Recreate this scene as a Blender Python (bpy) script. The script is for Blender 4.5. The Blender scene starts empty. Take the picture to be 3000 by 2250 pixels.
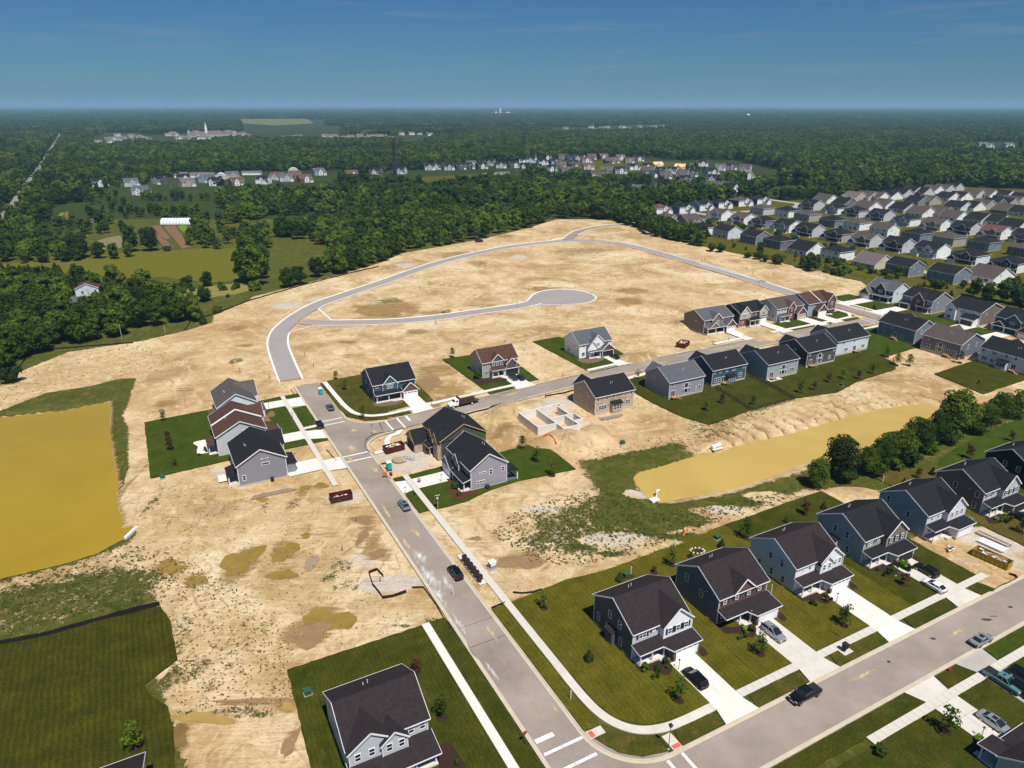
import bpy,bmesh,math,random
import numpy as np
from mathutils import Vector,Matrix
random.seed(7);rng=np.random.default_rng(7)
S=bpy.context.scene;COL=S.collection
# ---------------------------------------------------------------- camera
F=2080.0;HY=308.0;CX=1500.0;CY=1125.0;HC=88.0
TH=math.atan((CY-HY)/F)
cam_d=bpy.data.cameras.new('camera');cam=bpy.data.objects.new('camera',cam_d);COL.objects.link(cam)
cam.location=(0,0,HC);cam.rotation_euler=(math.pi/2-TH,0,0)
cam_d.sensor_width=36;cam_d.lens=36*F/3000.0;cam_d.clip_start=1;cam_d.clip_end=120000
S.camera=cam
# ---------------------------------------------------------------- sky and sun
SUN_EL=math.radians(61);SHADOW_AZ=math.radians(-26)
sdir=Vector((-math.sin(SHADOW_AZ)*math.cos(SUN_EL),-math.cos(SHADOW_AZ)*math.cos(SUN_EL),math.sin(SUN_EL)))
w=bpy.data.worlds.new('World');S.world=w;w.use_nodes=True
nt=w.node_tree;nt.nodes.clear()
sky=nt.nodes.new('ShaderNodeTexSky');sky.sky_type='NISHITA';sky.sun_disc=False
sky.sun_elevation=SUN_EL;sky.sun_rotation=math.atan2(sdir.x,sdir.y)
sky.air_density=1.0;sky.dust_density=0.25;sky.ozone_density=3.0;sky.altitude=200
tint=nt.nodes.new('ShaderNodeMix');tint.data_type='RGBA';tint.blend_type='MULTIPLY';tint.inputs[0].default_value=1
tint.inputs[7].default_value=(0.27,0.55,0.86,1)
bg=nt.nodes.new('ShaderNodeBackground');bg.inputs[1].default_value=0.054
wo=nt.nodes.new('ShaderNodeOutputWorld')
tc=nt.nodes.new('ShaderNodeTexCoord');sep=nt.nodes.new('ShaderNodeSeparateXYZ');nt.links.new(tc.outputs['Generated'],sep.inputs[0])
mx=nt.nodes.new('ShaderNodeMapping');mx.inputs[3].default_value=(5,5,75);nt.links.new(tc.outputs['Generated'],mx.inputs[0])
cn=nt.nodes.new('ShaderNodeTexNoise');cn.inputs['Scale'].default_value=1.0;cn.inputs['Detail'].default_value=4;nt.links.new(mx.outputs[0],cn.inputs[0])
cr=nt.nodes.new('ShaderNodeMapRange');cr.inputs[1].default_value=0.55;cr.inputs[2].default_value=0.74;cr.inputs[4].default_value=0.35;nt.links.new(cn.outputs[0],cr.inputs[0])
cm=nt.nodes.new('ShaderNodeMix');cm.data_type='RGBA';cm.inputs[7].default_value=(3.4,4.6,5.6,1)
nt.links.new(cr.outputs[0],cm.inputs[0])
nt.links.new(sky.outputs[0],tint.inputs[6]);nt.links.new(tint.outputs[2],cm.inputs[6]);nt.links.new(cm.outputs[2],bg.inputs[0]);nt.links.new(bg.outputs[0],wo.inputs[0])
sl=bpy.data.lights.new('sun','SUN');sl.energy=4.6;sl.angle=math.radians(0.53);sl.color=(1.0,0.95,0.87)
so=bpy.data.objects.new('sun',sl);COL.objects.link(so);so.rotation_euler=sdir.to_track_quat('Z','Y').to_euler();so.location=(0,0,300)
S.view_settings.view_transform='Standard';S.view_settings.look='None';S.view_settings.exposure=0.26;S.view_settings.gamma=1
S.view_settings.use_curve_mapping=False
S.cycles.max_bounces=4;S.cycles.diffuse_bounces=3;S.cycles.glossy_bounces=2;S.cycles.transmission_bounces=2
S.cycles.volume_bounces=0;S.cycles.transparent_max_bounces=12;S.cycles.use_denoising=True
S.cycles.use_adaptive_sampling=True;S.cycles.adaptive_threshold=0.02
# ---------------------------------------------------------------- coordinates
RA=math.radians(27.9);UX,UY=-math.sin(RA),math.cos(RA);VX,VY=math.cos(RA),math.sin(RA)
RZ_S=RA;RZ_N=RA+math.pi;RZ_E=RA+math.pi/2;RZ_W=RA-math.pi/2
def W(u,v):return(u*UX+v*VX,u*UY+v*VY)
def at(x,y,z=0.0):
 dx=(x-CX)/F;dy=-(y-CY)/F
 Y=math.cos(TH)+dy*math.sin(TH);Z=-math.sin(TH)+dy*math.cos(TH)
 t=(HC-z)/-Z
 return(dx*t,Y*t)
def uvof(x,y,z=0.0):
 X,Y=at(x,y,z);return X*UX+Y*UY,X*VX+Y*VY
def zm(ox,oy,w_,pts):
 s=2212.0/w_
 return[at(ox+a/s,oy+b/s)for a,b in pts]
 # ---------------------------------------------------------------- materials
MATS={}
def _n(nt,t,**k):
 n=nt.nodes.new(t)
 for a,b in k.items():setattr(n,a,b)
 return n
def mat(name,col,rough=0.8,var=0.12,scale=1.0,bump=0.0,bscale=None,metal=0.0,spec=0.3,siding=0.0,brick=None,detail=4,stretch=(1,1,1),col2=None):
 if name in MATS:return MATS[name]
 m=bpy.data.materials.new(name);m.use_nodes=True;nt=m.node_tree;b=nt.nodes['Principled BSDF'];L=nt.links
 b.inputs['Roughness'].default_value=rough;b.inputs['Metallic'].default_value=metal;b.inputs['Specular IOR Level'].default_value=spec
 tc=_n(nt,'ShaderNodeTexCoord');mp=_n(nt,'ShaderNodeMapping');mp.inputs[3].default_value=stretch;L.new(tc.outputs['Object'],mp.inputs[0])
 no=_n(nt,'ShaderNodeTexNoise');no.inputs['Scale'].default_value=scale;no.inputs['Detail'].default_value=detail;no.inputs['Roughness'].default_value=0.65
 L.new(mp.outputs[0],no.inputs[0])
 c=Vector(col);lo=[max(0,x*(1-var))for x in c];hi=[x*(1+var)for x in c]
 if col2:hi=list(col2)
 rmp=_n(nt,'ShaderNodeValToRGB');rmp.color_ramp.elements[0].position=0.3;rmp.color_ramp.elements[1].position=0.7
 rmp.color_ramp.elements[0].color=(*lo,1);rmp.color_ramp.elements[1].color=(*hi,1)
 L.new(no.outputs[0],rmp.inputs[0]);out=rmp.outputs[0]
 if brick:
  bt=_n(nt,'ShaderNodeTexBrick');bt.inputs['Scale'].default_value=1;bt.inputs['Brick Width'].default_value=0.5;bt.inputs['Row Height'].default_value=0.16
  bt.inputs['Mortar Size'].default_value=0.02;bt.inputs['Color1'].default_value=(*lo,1);bt.inputs['Color2'].default_value=(*hi,1);bt.inputs['Mortar'].default_value=(*brick,1)
  cb=_n(nt,'ShaderNodeSeparateXYZ');L.new(tc.outputs['Object'],cb.inputs[0]);ad=_n(nt,'ShaderNodeMath',operation='ADD');L.new(cb.outputs[0],ad.inputs[0]);L.new(cb.outputs[1],ad.inputs[1])
  cc=_n(nt,'ShaderNodeCombineXYZ');L.new(ad.outputs[0],cc.inputs[0]);L.new(cb.outputs[2],cc.inputs[1]);L.new(cc.outputs[0],bt.inputs[0]);out=bt.outputs[0]
 L.new(out,b.inputs['Base Color'])
 if siding>0:
  sp=_n(nt,'ShaderNodeSeparateXYZ');L.new(tc.outputs['Object'],sp.inputs[0])
  mm=_n(nt,'ShaderNodeMath',operation='DIVIDE');L.new(sp.outputs[2],mm.inputs[0]);mm.inputs[1].default_value=siding
  fr=_n(nt,'ShaderNodeMath',operation='FRACT');L.new(mm.outputs[0],fr.inputs[0])
  bp=_n(nt,'ShaderNodeBump');bp.inputs['Strength'].default_value=0.5;bp.inputs['Distance'].default_value=0.03;bp.invert=True
  L.new(fr.outputs[0],bp.inputs['Height']);L.new(bp.outputs[0],b.inputs['Normal'])
 elif bump>0:
  n2=_n(nt,'ShaderNodeTexNoise');n2.inputs['Scale'].default_value=bscale or scale*6;n2.inputs['Detail'].default_value=4;L.new(mp.outputs[0],n2.inputs[0])
  bp=_n(nt,'ShaderNodeBump');bp.inputs['Strength'].default_value=min(1,bump);bp.inputs['Distance'].default_value=0.1*bump
  L.new(n2.outputs[0],bp.inputs['Height']);L.new(bp.outputs[0],b.inputs['Normal'])
 MATS[name]=m;return m
 # ---------------------------------------------------------------- mesh building
class MB:
 def __init__(s):s.v=[];s.f=[]
 def add(s,vs,fs):
  o=len(s.v);s.v+=[tuple(p)for p in vs];s.f+=[tuple(i+o for i in f)for f in fs];return s
 def box(s,x0,x1,y0,y1,z0,z1):
  return s.add([(x0,y0,z0),(x1,y0,z0),(x1,y1,z0),(x0,y1,z0),(x0,y0,z1),(x1,y0,z1),(x1,y1,z1),(x0,y1,z1)],[(0,3,2,1),(4,5,6,7),(0,1,5,4),(1,2,6,5),(2,3,7,6),(3,0,4,7)])
 def prism(s,pts,z0,z1):
  n=len(pts);a=sum(pts[i][0]*pts[(i+1)%n][1]-pts[(i+1)%n][0]*pts[i][1]for i in range(n))
  if a<0:pts=pts[::-1]
  return s.add([(p[0],p[1],z0)for p in pts]+[(p[0],p[1],z1)for p in pts],[tuple(range(n,2*n)),tuple(range(n-1,-1,-1))]+[(i,(i+1)%n,n+(i+1)%n,n+i)for i in range(n)])
 def tube(s,p,q,r0,r1=None,n=8):
  r1=r0 if r1 is None else r1;p=Vector(p);q=Vector(q);d=(q-p).normalized();a=d.orthogonal().normalized();b=d.cross(a)
  vs=[p+a*math.cos(t)*r0+b*math.sin(t)*r0 for t in[2*math.pi*i/n for i in range(n)]]+[q+a*math.cos(t)*r1+b*math.sin(t)*r1 for t in[2*math.pi*i/n for i in range(n)]]
  return s.add(vs,[(i,(i+1)%n,n+(i+1)%n,n+i)for i in range(n)]+[tuple(range(n-1,-1,-1)),tuple(range(n,2*n))])
 def mesh(s,name,m=None,smooth=False):
  me=bpy.data.meshes.new(name);me.from_pydata(s.v,[],s.f)
  if m:me.materials.append(m)
  if smooth:me.shade_smooth()
  return me
def obj(name,me,parent=None,m=None,loc=None,rot=None,smooth=False):
 if isinstance(me,MB):me=me.mesh(name,m,smooth)
 o=bpy.data.objects.new(name,me);COL.objects.link(o)
 if parent:o.parent=parent
 if loc:o.location=loc
 if rot:o.rotation_euler=rot
 return o
def tag(o,label=None,cat=None,group=None,kind=None):
 if label:o['label']=label
 if cat:o['category']=cat
 if group:o['group']=group
 if kind:o['kind']=kind
 return o
def thing(name,label,cat,loc=(0,0,0),rz=0,group=None):
 o=bpy.data.objects.new(name,None);COL.objects.link(o);o.empty_display_size=0.5
 o.location=loc if len(loc)==3 else(*loc,0);o.rotation_euler=(0,0,rz)
 return tag(o,label,cat,group)
def copy_tree(o,parent=None):
 c=o.copy();COL.objects.link(c);c.parent=parent
 for ch in list(CH.get(o.name,o.children)):copy_tree(ch,c)
 return c
CH={}
# ---------------------------------------------------------------- terrain
def vnoise(x,y,sc,seed=0,octv=4):
 out=np.zeros_like(x);amp=1.0;tot=0
 for o in range(octv):
  r=np.random.default_rng(seed*31+o);T=r.random((256,256))
  X=x/sc*2**o+17.3*o+1000;Y=y/sc*2**o+9.1*o+1000
  xi=np.floor(X).astype(int);yi=np.floor(Y).astype(int);fx=X-xi;fy=Y-yi
  fx=fx*fx*(3-2*fx);fy=fy*fy*(3-2*fy)
  a=T[xi&255,yi&255];b=T[(xi+1)&255,yi&255];c=T[xi&255,(yi+1)&255];d=T[(xi+1)&255,(yi+1)&255]
  out+=amp*((a*(1-fx)+b*fx)*(1-fy)+(c*(1-fx)+d*fx)*fy);tot+=amp;amp*=0.5
 return out/tot
def sdf(x,y,poly):
 P=np.array(poly,float);n=len(P);d2=np.full(x.shape,1e18);ins=np.zeros(x.shape,bool)
 for i in range(n):
  ax,ay=P[i];bx,by=P[(i+1)%n];ex,ey=bx-ax,by-ay
  t=np.clip(((x-ax)*ex+(y-ay)*ey)/(ex*ex+ey*ey+1e-12),0,1)
  d2=np.minimum(d2,(x-ax-t*ex)**2+(y-ay-t*ey)**2)
  if ay!=by:
   c=((ay>y)!=(by>y))&(x<(bx-ax)*(y-ay)/(by-ay)+ax);ins^=c
 d=np.sqrt(d2);return np.where(ins,d,-d)
def px(pts,z=0.0):return[at(a,b,z)for a,b in pts]
GX0,GX1,GY0,GY1,GS=-330,470,44,600,0.9
xs=np.arange(GX0,GX1,GS);ys=np.arange(GY0,GY1,GS);TX,TY=np.meshgrid(xs,ys)
NZ1=vnoise(TX,TY,22,1);NZ2=vnoise(TX,TY,5,2);NZ3=vnoise(TX,TY,60,3,3)
def soft(poly,width,z=0.0):
 return np.clip(sdf(TX,TY,px(poly,z))/(2*width)+0.5,0,1)
gr=np.ones_like(TX);wet=np.zeros_like(TX);gra=np.zeros_like(TX);lush=np.full_like(TX,0.5);dark_soil=np.zeros_like(TX);silt=np.zeros_like(TX)
def paint(a,poly,width,val=1.0,z=0.0):
 s=soft(poly,width,z)*1.0;a[:]=a*(1-s)+val*s
def blob(a,cx,cy,rx,ry,val=1.0,z=0.0,rot=0):
 X,Y=at(cx,cy,z);X1,_=at(cx+rx,cy,z);_,Y1=at(cx,cy-ry,z);ax=abs(X1-X);ay=abs(Y1-Y)
 d=np.sqrt(((TX-X)/ax)**2+((TY-Y)/ay)**2)+(NZ2-.5)*0.9
 s=np.clip(1.5-d,0,1);s=s*s*(3-2*s);a[:]=np.maximum(a,s*val)if val>0 else a*(1-s)
DIRT=[(-90,1132),(0,1119),(81,1078),(200,1030),(416,998),(542,969),(622,944),(628,922),(723,883),(741,868),(1000,803),(1118,768),(1180,741),(1290,722),(1380,706),(1480,684),(1560,664),(1632,641),(1700,636),(1796,647),(1836,660),(2000,706),(2149,738),(2289,770),(2452,810),(2525,824),(2545,845),(2500,874),(2540,900),(2600,950),(2780,980),(3080,1120),(3080,1215),(2980,1205),(2860,1245),(2700,1280),(2560,1300),(2470,1360),(2400,1420),(2500,1432),(2640,1440),(2600,1500),(2420,1482),(2361,1452),(2199,1512),(2086,1552),(1927,1613),(1859,1640),(1768,1672),(1655,1699),(1579,1730),(1497,1764),(1470,1800),(1440,1790),(1310,1815),(1237,1833),(1120,1870),(841,1961),(880,2100),(935,2290),(560,2290),(505,2100),(470,2000),(440,1950),(500,1900),(490,1820),(460,1775),(380,1700),(250,1680),(0,1700),(-90,1720)]
paint(gr,DIRT,1.6,0.0)
paint(gr,[(2430,1700),(2555,1700),(2660,1585),(2700,1560),(2990,1530),(3060,1600),(3060,1660),(2890,1735),(2840,1690),(2640,1640),(2560,1600)],1.0,0.0)
paint(gr,[(2700,975),(2760,990),(2790,960),(2770,905),(2850,890),(3020,960),(3020,1010),(2870,985),(2800,1030)],1.0,0.35)
PG=[(-90,1210),(0,1200),(135,1148),(255,1130),(345,1108),(405,1104),(390,1140),(375,1190),(362,1215),(380,1255),(378,1340),(385,1365),(372,1390),(362,1420),(345,1440),(352,1490),(362,1545),(350,1560),(400,1530),(402,1560),(375,1595),(330,1612),(260,1650),(150,1680),(0,1715),(-90,1730)]
paint(gr,PG,1.2,0.86)
paint(gr,[(-90,1700),(0,1690),(150,1665),(300,1625),(420,1650),(500,1655),(560,1640),(470,1720),(480,1760),(470,1775),(350,1790),(0,1890),(-90,1900)],3.0,0.66)
paint(lush,[(-90,1700),(560,1630),(480,1780),(0,1900),(-90,1900)],3,0.15)
paint(gr,[(-90,1705),(0,1695),(200,1650),(330,1605),(400,1580),(520,1600),(420,1640),(250,1680),(0,1725),(-90,1740)],2.0,0.42)
for cx_,cy_,rx_,ry_,v_ in[(520,1850,45,90,.5),(560,1960,75,50,.54),(620,2000,70,30,.5),(500,1980,30,60,.62),(700,1930,80,45,.44),(640,1880,70,40,.42),(850,2040,25,14,.5),(780,1480,30,18,.50),(860,1470,30,20,.52),(1000,1660,40,26,.55),(960,1690,30,18,.6),(1010,1720,50,30,.48),(1170,1830,50,14,.52),(1260,1815,45,10,.5),(1040,1840,60,16,.46),(440,1480,24,34,.55),(690,1055,22,10,.6),(470,1530,60,40,.40),(540,1600,90,30,.38),(240,1070,50,14,.44),(100,1120,50,10,.46),(380,1060,60,12,.42),(540,1100,40,14,.44),(700,2080,110,30,.52),(560,2090,60,20,.6),(780,2090,50,14,.55),(520,2200,40,40,.55),(1115,1625,26,12,.55),(880,860,30,8,.3),(1430,775,70,12,.5),(1130,880,60,14,.52),(1310,912,26,7,.6),(1700,740,110,22,.48),(1850,780,120,30,.42),(1620,800,60,10,.4)]:
 blob(gr,cx_,cy_,rx_,ry_,v_)
paint(gr,[(1345,1480),(1400,1520),(1480,1510),(1600,1480),(1700,1440),(1690,1340),(1750,1345),(1900,1320),(2000,1298),(2060,1300),(2080,1330),(2030,1370),(1900,1395),(1870,1440),(1930,1480),(2100,1470),(2230,1420),(2400,1380),(2370,1420),(2300,1470),(2200,1500),(2080,1540),(1920,1600),(1860,1625),(1700,1650),(1560,1640),(1480,1590),(1400,1540)],5,0.62)
paint(lush,[(1500,1500),(1700,1430),(2100,1450),(2200,1500),(1920,1600),(1700,1650),(1560,1640)],8,0.8)
paint(gr,[(1700,1350),(1760,1340),(1900,1310),(2000,1290),(2030,1310),(1990,1350),(1880,1385),(1860,1410),(1880,1450),(1930,1475),(1900,1530),(1760,1530),(1800,1450),(1740,1400)],2.5,.86)
paint(gr,[(1880,1460),(2000,1465),(2150,1435),(2300,1395),(2400,1365),(2420,1400),(2300,1455),(2150,1490),(2000,1530),(1930,1570),(1860,1540)],2.5,.84)
paint(gr,[(2000,1320),(2030,1230),(2300,1160),(2600,1100),(2700,1110),(2500,1180),(2200,1270)],3,.42)
for cx_,cy_,rx_,ry_ in[(1800,1580,110,26),(1900,1560,60,20),(1870,1440,40,12),(2120,1490,60,16),(1580,1490,60,12)]:blob(gra,cx_,cy_,rx_,ry_,.85)
for cx_,cy_,rx_,ry_,v_ in[(1800,1585,90,22,0),(2110,1495,70,14,0),(2240,1450,60,14,0),(1860,1445,30,10,0),(1500,1540,60,24,0)]:blob(gr,cx_,cy_,rx_,ry_,-1)
for cx_,cy_,rx_,ry_ in[(1790,1620,60,12),(1990,1570,80,14),(2000,1530,90,12),(1700,1600,60,14)]:blob(gr,cx_,cy_,rx_,ry_,.8)
paint(gr,[(2060,1300),(2040,1290),(2000,1270),(2000,1190),(2100,1150),(2200,1165),(2280,1180),(2200,1230),(2120,1290)],2.5,0.5)
paint(gr,[(2360,1385),(2480,1330),(2560,1290),(2760,1255),(3060,1190),(3060,1290),(2900,1360),(2700,1405),(2560,1425),(2430,1440),(2370,1430)],2.0,0.8)
paint(gr,[(2930,1240),(3060,1220),(3060,1290),(2960,1290)],2.0,0.35)
for cx_,cy_,rx_,ry_,v_ in[(1130,905,95,30,1),(1270,915,50,7,.8),(1400,890,60,8,.6),(1590,845,60,7,.9),(1560,815,60,8,.55),(1850,850,60,10,.8),(1840,880,50,12,.9),(1400,768,40,7,.7),(1560,778,60,10,.6),(1480,690,30,6,.8),(1280,700,60,8,.9),(1340,745,80,10,.7),(1240,765,50,7,.5),(1790,672,60,8,.6),(1870,690,70,12,.6),(1230,970,40,9,.9),(1020,1000,30,7,.9),(690,960,30,8,.8),(1040,1040,60,8,.6),(710,1010,30,6,.8),(1270,1090,70,26,.8),(1330,1150,40,22,.8),(1260,1130,40,40,.6),(620,1395,60,12,.4),(1240,1145,30,16,.8),(2200,1060,90,20,.5),(2400,1020,60,20,.6),(2010,1040,60,14,.5),(1480,1250,30,20,.8),(1450,1275,30,14,.6),(1090,1590,24,40,.9),(1130,1620,30,30,.7),(1070,1540,30,30,.6),(1105,1610,40,22,.7),(880,1440,26,14,.6),(1000,1480,60,20,.5),(1060,1570,26,20,.6),(820,1990,50,12,.5),(680,2060,80,10,.8),(620,2090,60,16,.9),(530,2160,40,50,.9),(900,1545,30,14,.6),(960,1560,40,20,.5),(1100,1700,40,16,.5),(1520,1640,50,40,.75),(1450,1640,30,30,.4),(1390,1590,40,20,.5),(2060,1460,90,14,.4),(1350,1420,30,16,.4),(2250,1110,160,20,.6),(2500,1100,120,20,.7),(2700,1060,60,20,.5),(760,1360,60,16,.4),(480,1180,40,14,.8),(540,1140,30,8,.6),(350,1440,12,80,.9),(2350,850,50,6,.5),(2400,820,30,5,.5),(2230,770,40,5,.6),(500,1655,60,14,.9),(850,2170,14,40,.6),(1740,1660,60,10,.3)]:
 blob(wet,cx_,cy_,rx_,ry_,v_*0.95)
for cx_,cy_,rx_,ry_,v_ in[(1520,752,30,7,1),(1190,775,30,8,1),(2100,700,60,5,.5),(840,895,60,10,.9),(930,875,40,8,.8),(1100,1245,0.1,.1,0),(1200,1340,70,34,1),(1130,1330,30,20,.9),(1440,1400,.1,.1,0),(2300,730,80,6,.4),(1220,1300,60,20,.8),(1020,1455,60,20,1),(1120,1710,60,26,1),(1180,1700,70,22,.9),(1060,1640,50,20,.7),(2850,1570,60,30,1),(2920,1590,80,40,1),(2960,1640,60,30,.8),(2830,1640,50,20,.5),(1640,1180,60,18,.9),(1600,1200,50,20,.6),(2190,1010,60,14,1),(2150,990,40,10,.8),(900,1350,20,8,.6),(640,1380,24,14,.8),(560,1400,40,10,.5),(1500,1700,50,26,.3),(1300,1560,24,16,.3),(1340,1580,30,14,.3),(900,2030,20,8,.6),(1170,1720,24,10,1),(2400,690,60,4,.4),(580,2060,60,8,.5)]:
 blob(gra,cx_,cy_,rx_,ry_,v_)
for cx_,cy_,rx_,ry_ in[(707,1640,42,46),(832,1613,34,25),(828,1680,36,14),(572,1699,25,18),(895,1565,13,8),(905,1855,62,30),(960,1815,66,36),(913,1645,15,24),(495,1660,36,20),(842,2068,22,12),(590,2100,90,16),(520,2150,30,34),(760,2050,90,9),(850,2175,16,44),(892,1427,14,8),(940,1420,18,9),(1062,1520,30,12),(1530,1640,60,26),(1255,1120,40,14),(1280,1180,14,14),(1310,1142,26,13),(1060,1570,14,20),(1105,1620,22,14),(1395,1575,14,5),(770,1463,14,7)]:blob(wet,cx_,cy_,rx_*1.25,ry_*1.3,.8)
silt[:]=np.clip((NZ3-0.35)*2.5,0,1)
POND1=[(-120,1222),(0,1226),(180,1207),(316,1181),(321,1199),(317,1240),(317,1271),(323,1317),(335,1375),(341,1416),(335,1452),(339,1488),(350,1524),(351,1549),(371,1550),(368,1574),(335,1588),(280,1619),(217,1638),(136,1660),(68,1674),(0,1692),(-120,1712)]
POND2=[(1866,1400),(1880,1388),(1950,1368),(2000,1354),(2060,1336),(2126,1332),(2160,1316),(2250,1296),(2330,1276),(2420,1249),(2510,1225),(2590,1205),(2660,1194),(2720,1190),(2745,1200),(2730,1230),(2650,1275),(2560,1310),(2480,1335),(2400,1350),(2340,1352),(2240,1392),(2140,1425),(2060,1442),(1990,1455),(1935,1467),(1905,1452),(1880,1425)]
PZ=-1.1
s1=sdf(TX,TY,px(POND1,PZ));s2=sdf(TX,TY,px(POND2,PZ));sp=np.maximum(s1,s2)
Z=-0.05-0.22*NZ2-0.25*NZ1*np.clip(-gr+1,0,1)
bank=np.where(s2>s1,5.0,3.2)
bk=np.clip((sp+bank)/bank,0,2.0);bk2=np.where(bk<1,bk*bk*(3-2*bk),1+(bk-1)*0.7)
Z+=(PZ-0.0+0.1)*bk2+bk*(NZ2-0.5)*0.12
ub=TX*VX+TY*VY;gul=np.abs(((ub+9.0*(NZ1-.5)+3*(NZ2-.5))/4.6)%1-.5)*2
far=np.clip((s2+13)/5,0,1)*np.clip((1.0-s2)/2,0,1)*np.clip((TX*UX+TY*UY-116)/5,0,1)*np.clip((ub-120)/20,0,1)
Z-=far*NZ3*(1.5*np.clip(1-gul*2.2,0,1));dark_soil=np.maximum(dark_soil,far*np.clip(1-gul*2.4,0,1)*1.8*NZ3)  # grooves are carved and coloured darker brown along their bottoms
wet[:]=np.maximum(wet,np.clip(1-np.abs(sp+0.6)/1.7,0,1)*0.85);wet[:]=np.maximum(wet,far*np.clip(1-gul*4.0,0,1))  # gully grooves take the same brown tint as the mud
gr=np.where(sp>-0.7,0,gr)
def mound(cx,cy,rx,ry,h,seed=5):
 global Z
 X,Y=at(cx,cy);X1,_=at(cx+rx,cy);_,Y1=at(cx,cy-ry)
 d=np.sqrt(((TX-X)/abs(X1-X))**2+((TY-Y)/abs(Y1-Y))**2)+(NZ2-.5)*0.8
 s=np.clip(1.25-d,0,1);s=s*s*(3-2*s);Z+=s*h*(0.7+0.6*NZ2);gr[:]=gr*(1-s);dark_soil[:]=np.maximum(dark_soil,s*.5)
for a in[(1480,1210,55,26,2.4),(1570,1190,40,16,1.8),(1500,1270,50,22,1.8),(1660,1290,70,26,2.8),(1740,1275,55,26,2.6),(1690,1310,60,16,1.6),(1590,1300,40,14,1.4),(2010,950,45,14,2.2),(2240,985,60,14,1.5),(1850,1050,50,14,1.6),(1900,1040,40,10,1.3),(1860,985,60,8,.8),(2400,800,30,6,1.2),(1115,1200,.5,.5,0),(1310,1330,60,26,.5),(640,1500,90,30,.35),(2500,1440,70,16,.7),(2960,1150,40,14,.9),(480,1100,70,30,.4)]:mound(*a)
ny,nx=TX.shape;me=bpy.data.meshes.new('ground');V3=np.stack([TX,TY,Z],-1).reshape(-1,3).astype(np.float32)
i=np.arange(ny-1)[:,None]*nx+np.arange(nx-1)[None,:];Q=np.stack([i,i+1,i+nx+1,i+nx],-1).reshape(-1,4)
me.vertices.add(len(V3));me.vertices.foreach_set('co',V3.ravel());me.loops.add(Q.size);me.loops.foreach_set('vertex_index',Q.ravel().astype(np.int32))
me.polygons.add(len(Q));me.polygons.foreach_set('loop_start',np.arange(0,Q.size,4,dtype=np.int32));me.polygons.foreach_set('loop_total',np.full(len(Q),4,dtype=np.int32));me.update();me.shade_smooth()
for nm,ch in(('mask_a',(gr,wet,gra)),('mask_b',(lush,dark_soil,silt))):
 ca=me.color_attributes.new(nm,'FLOAT_COLOR','POINT');a4=np.ones((ny*nx,4),np.float32)
 for k in range(3):a4[:,k]=ch[k].ravel()
 ca.data.foreach_set('color',a4.ravel())
ground=obj('ground',me);tag(ground,kind='structure')
def height(X,Y):
 i=int(round((X-GX0)/GS));j=int(round((Y-GY0)/GS))
 return float(Z[j,i])if 0<=i<nx and 0<=j<ny else-0.1
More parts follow.
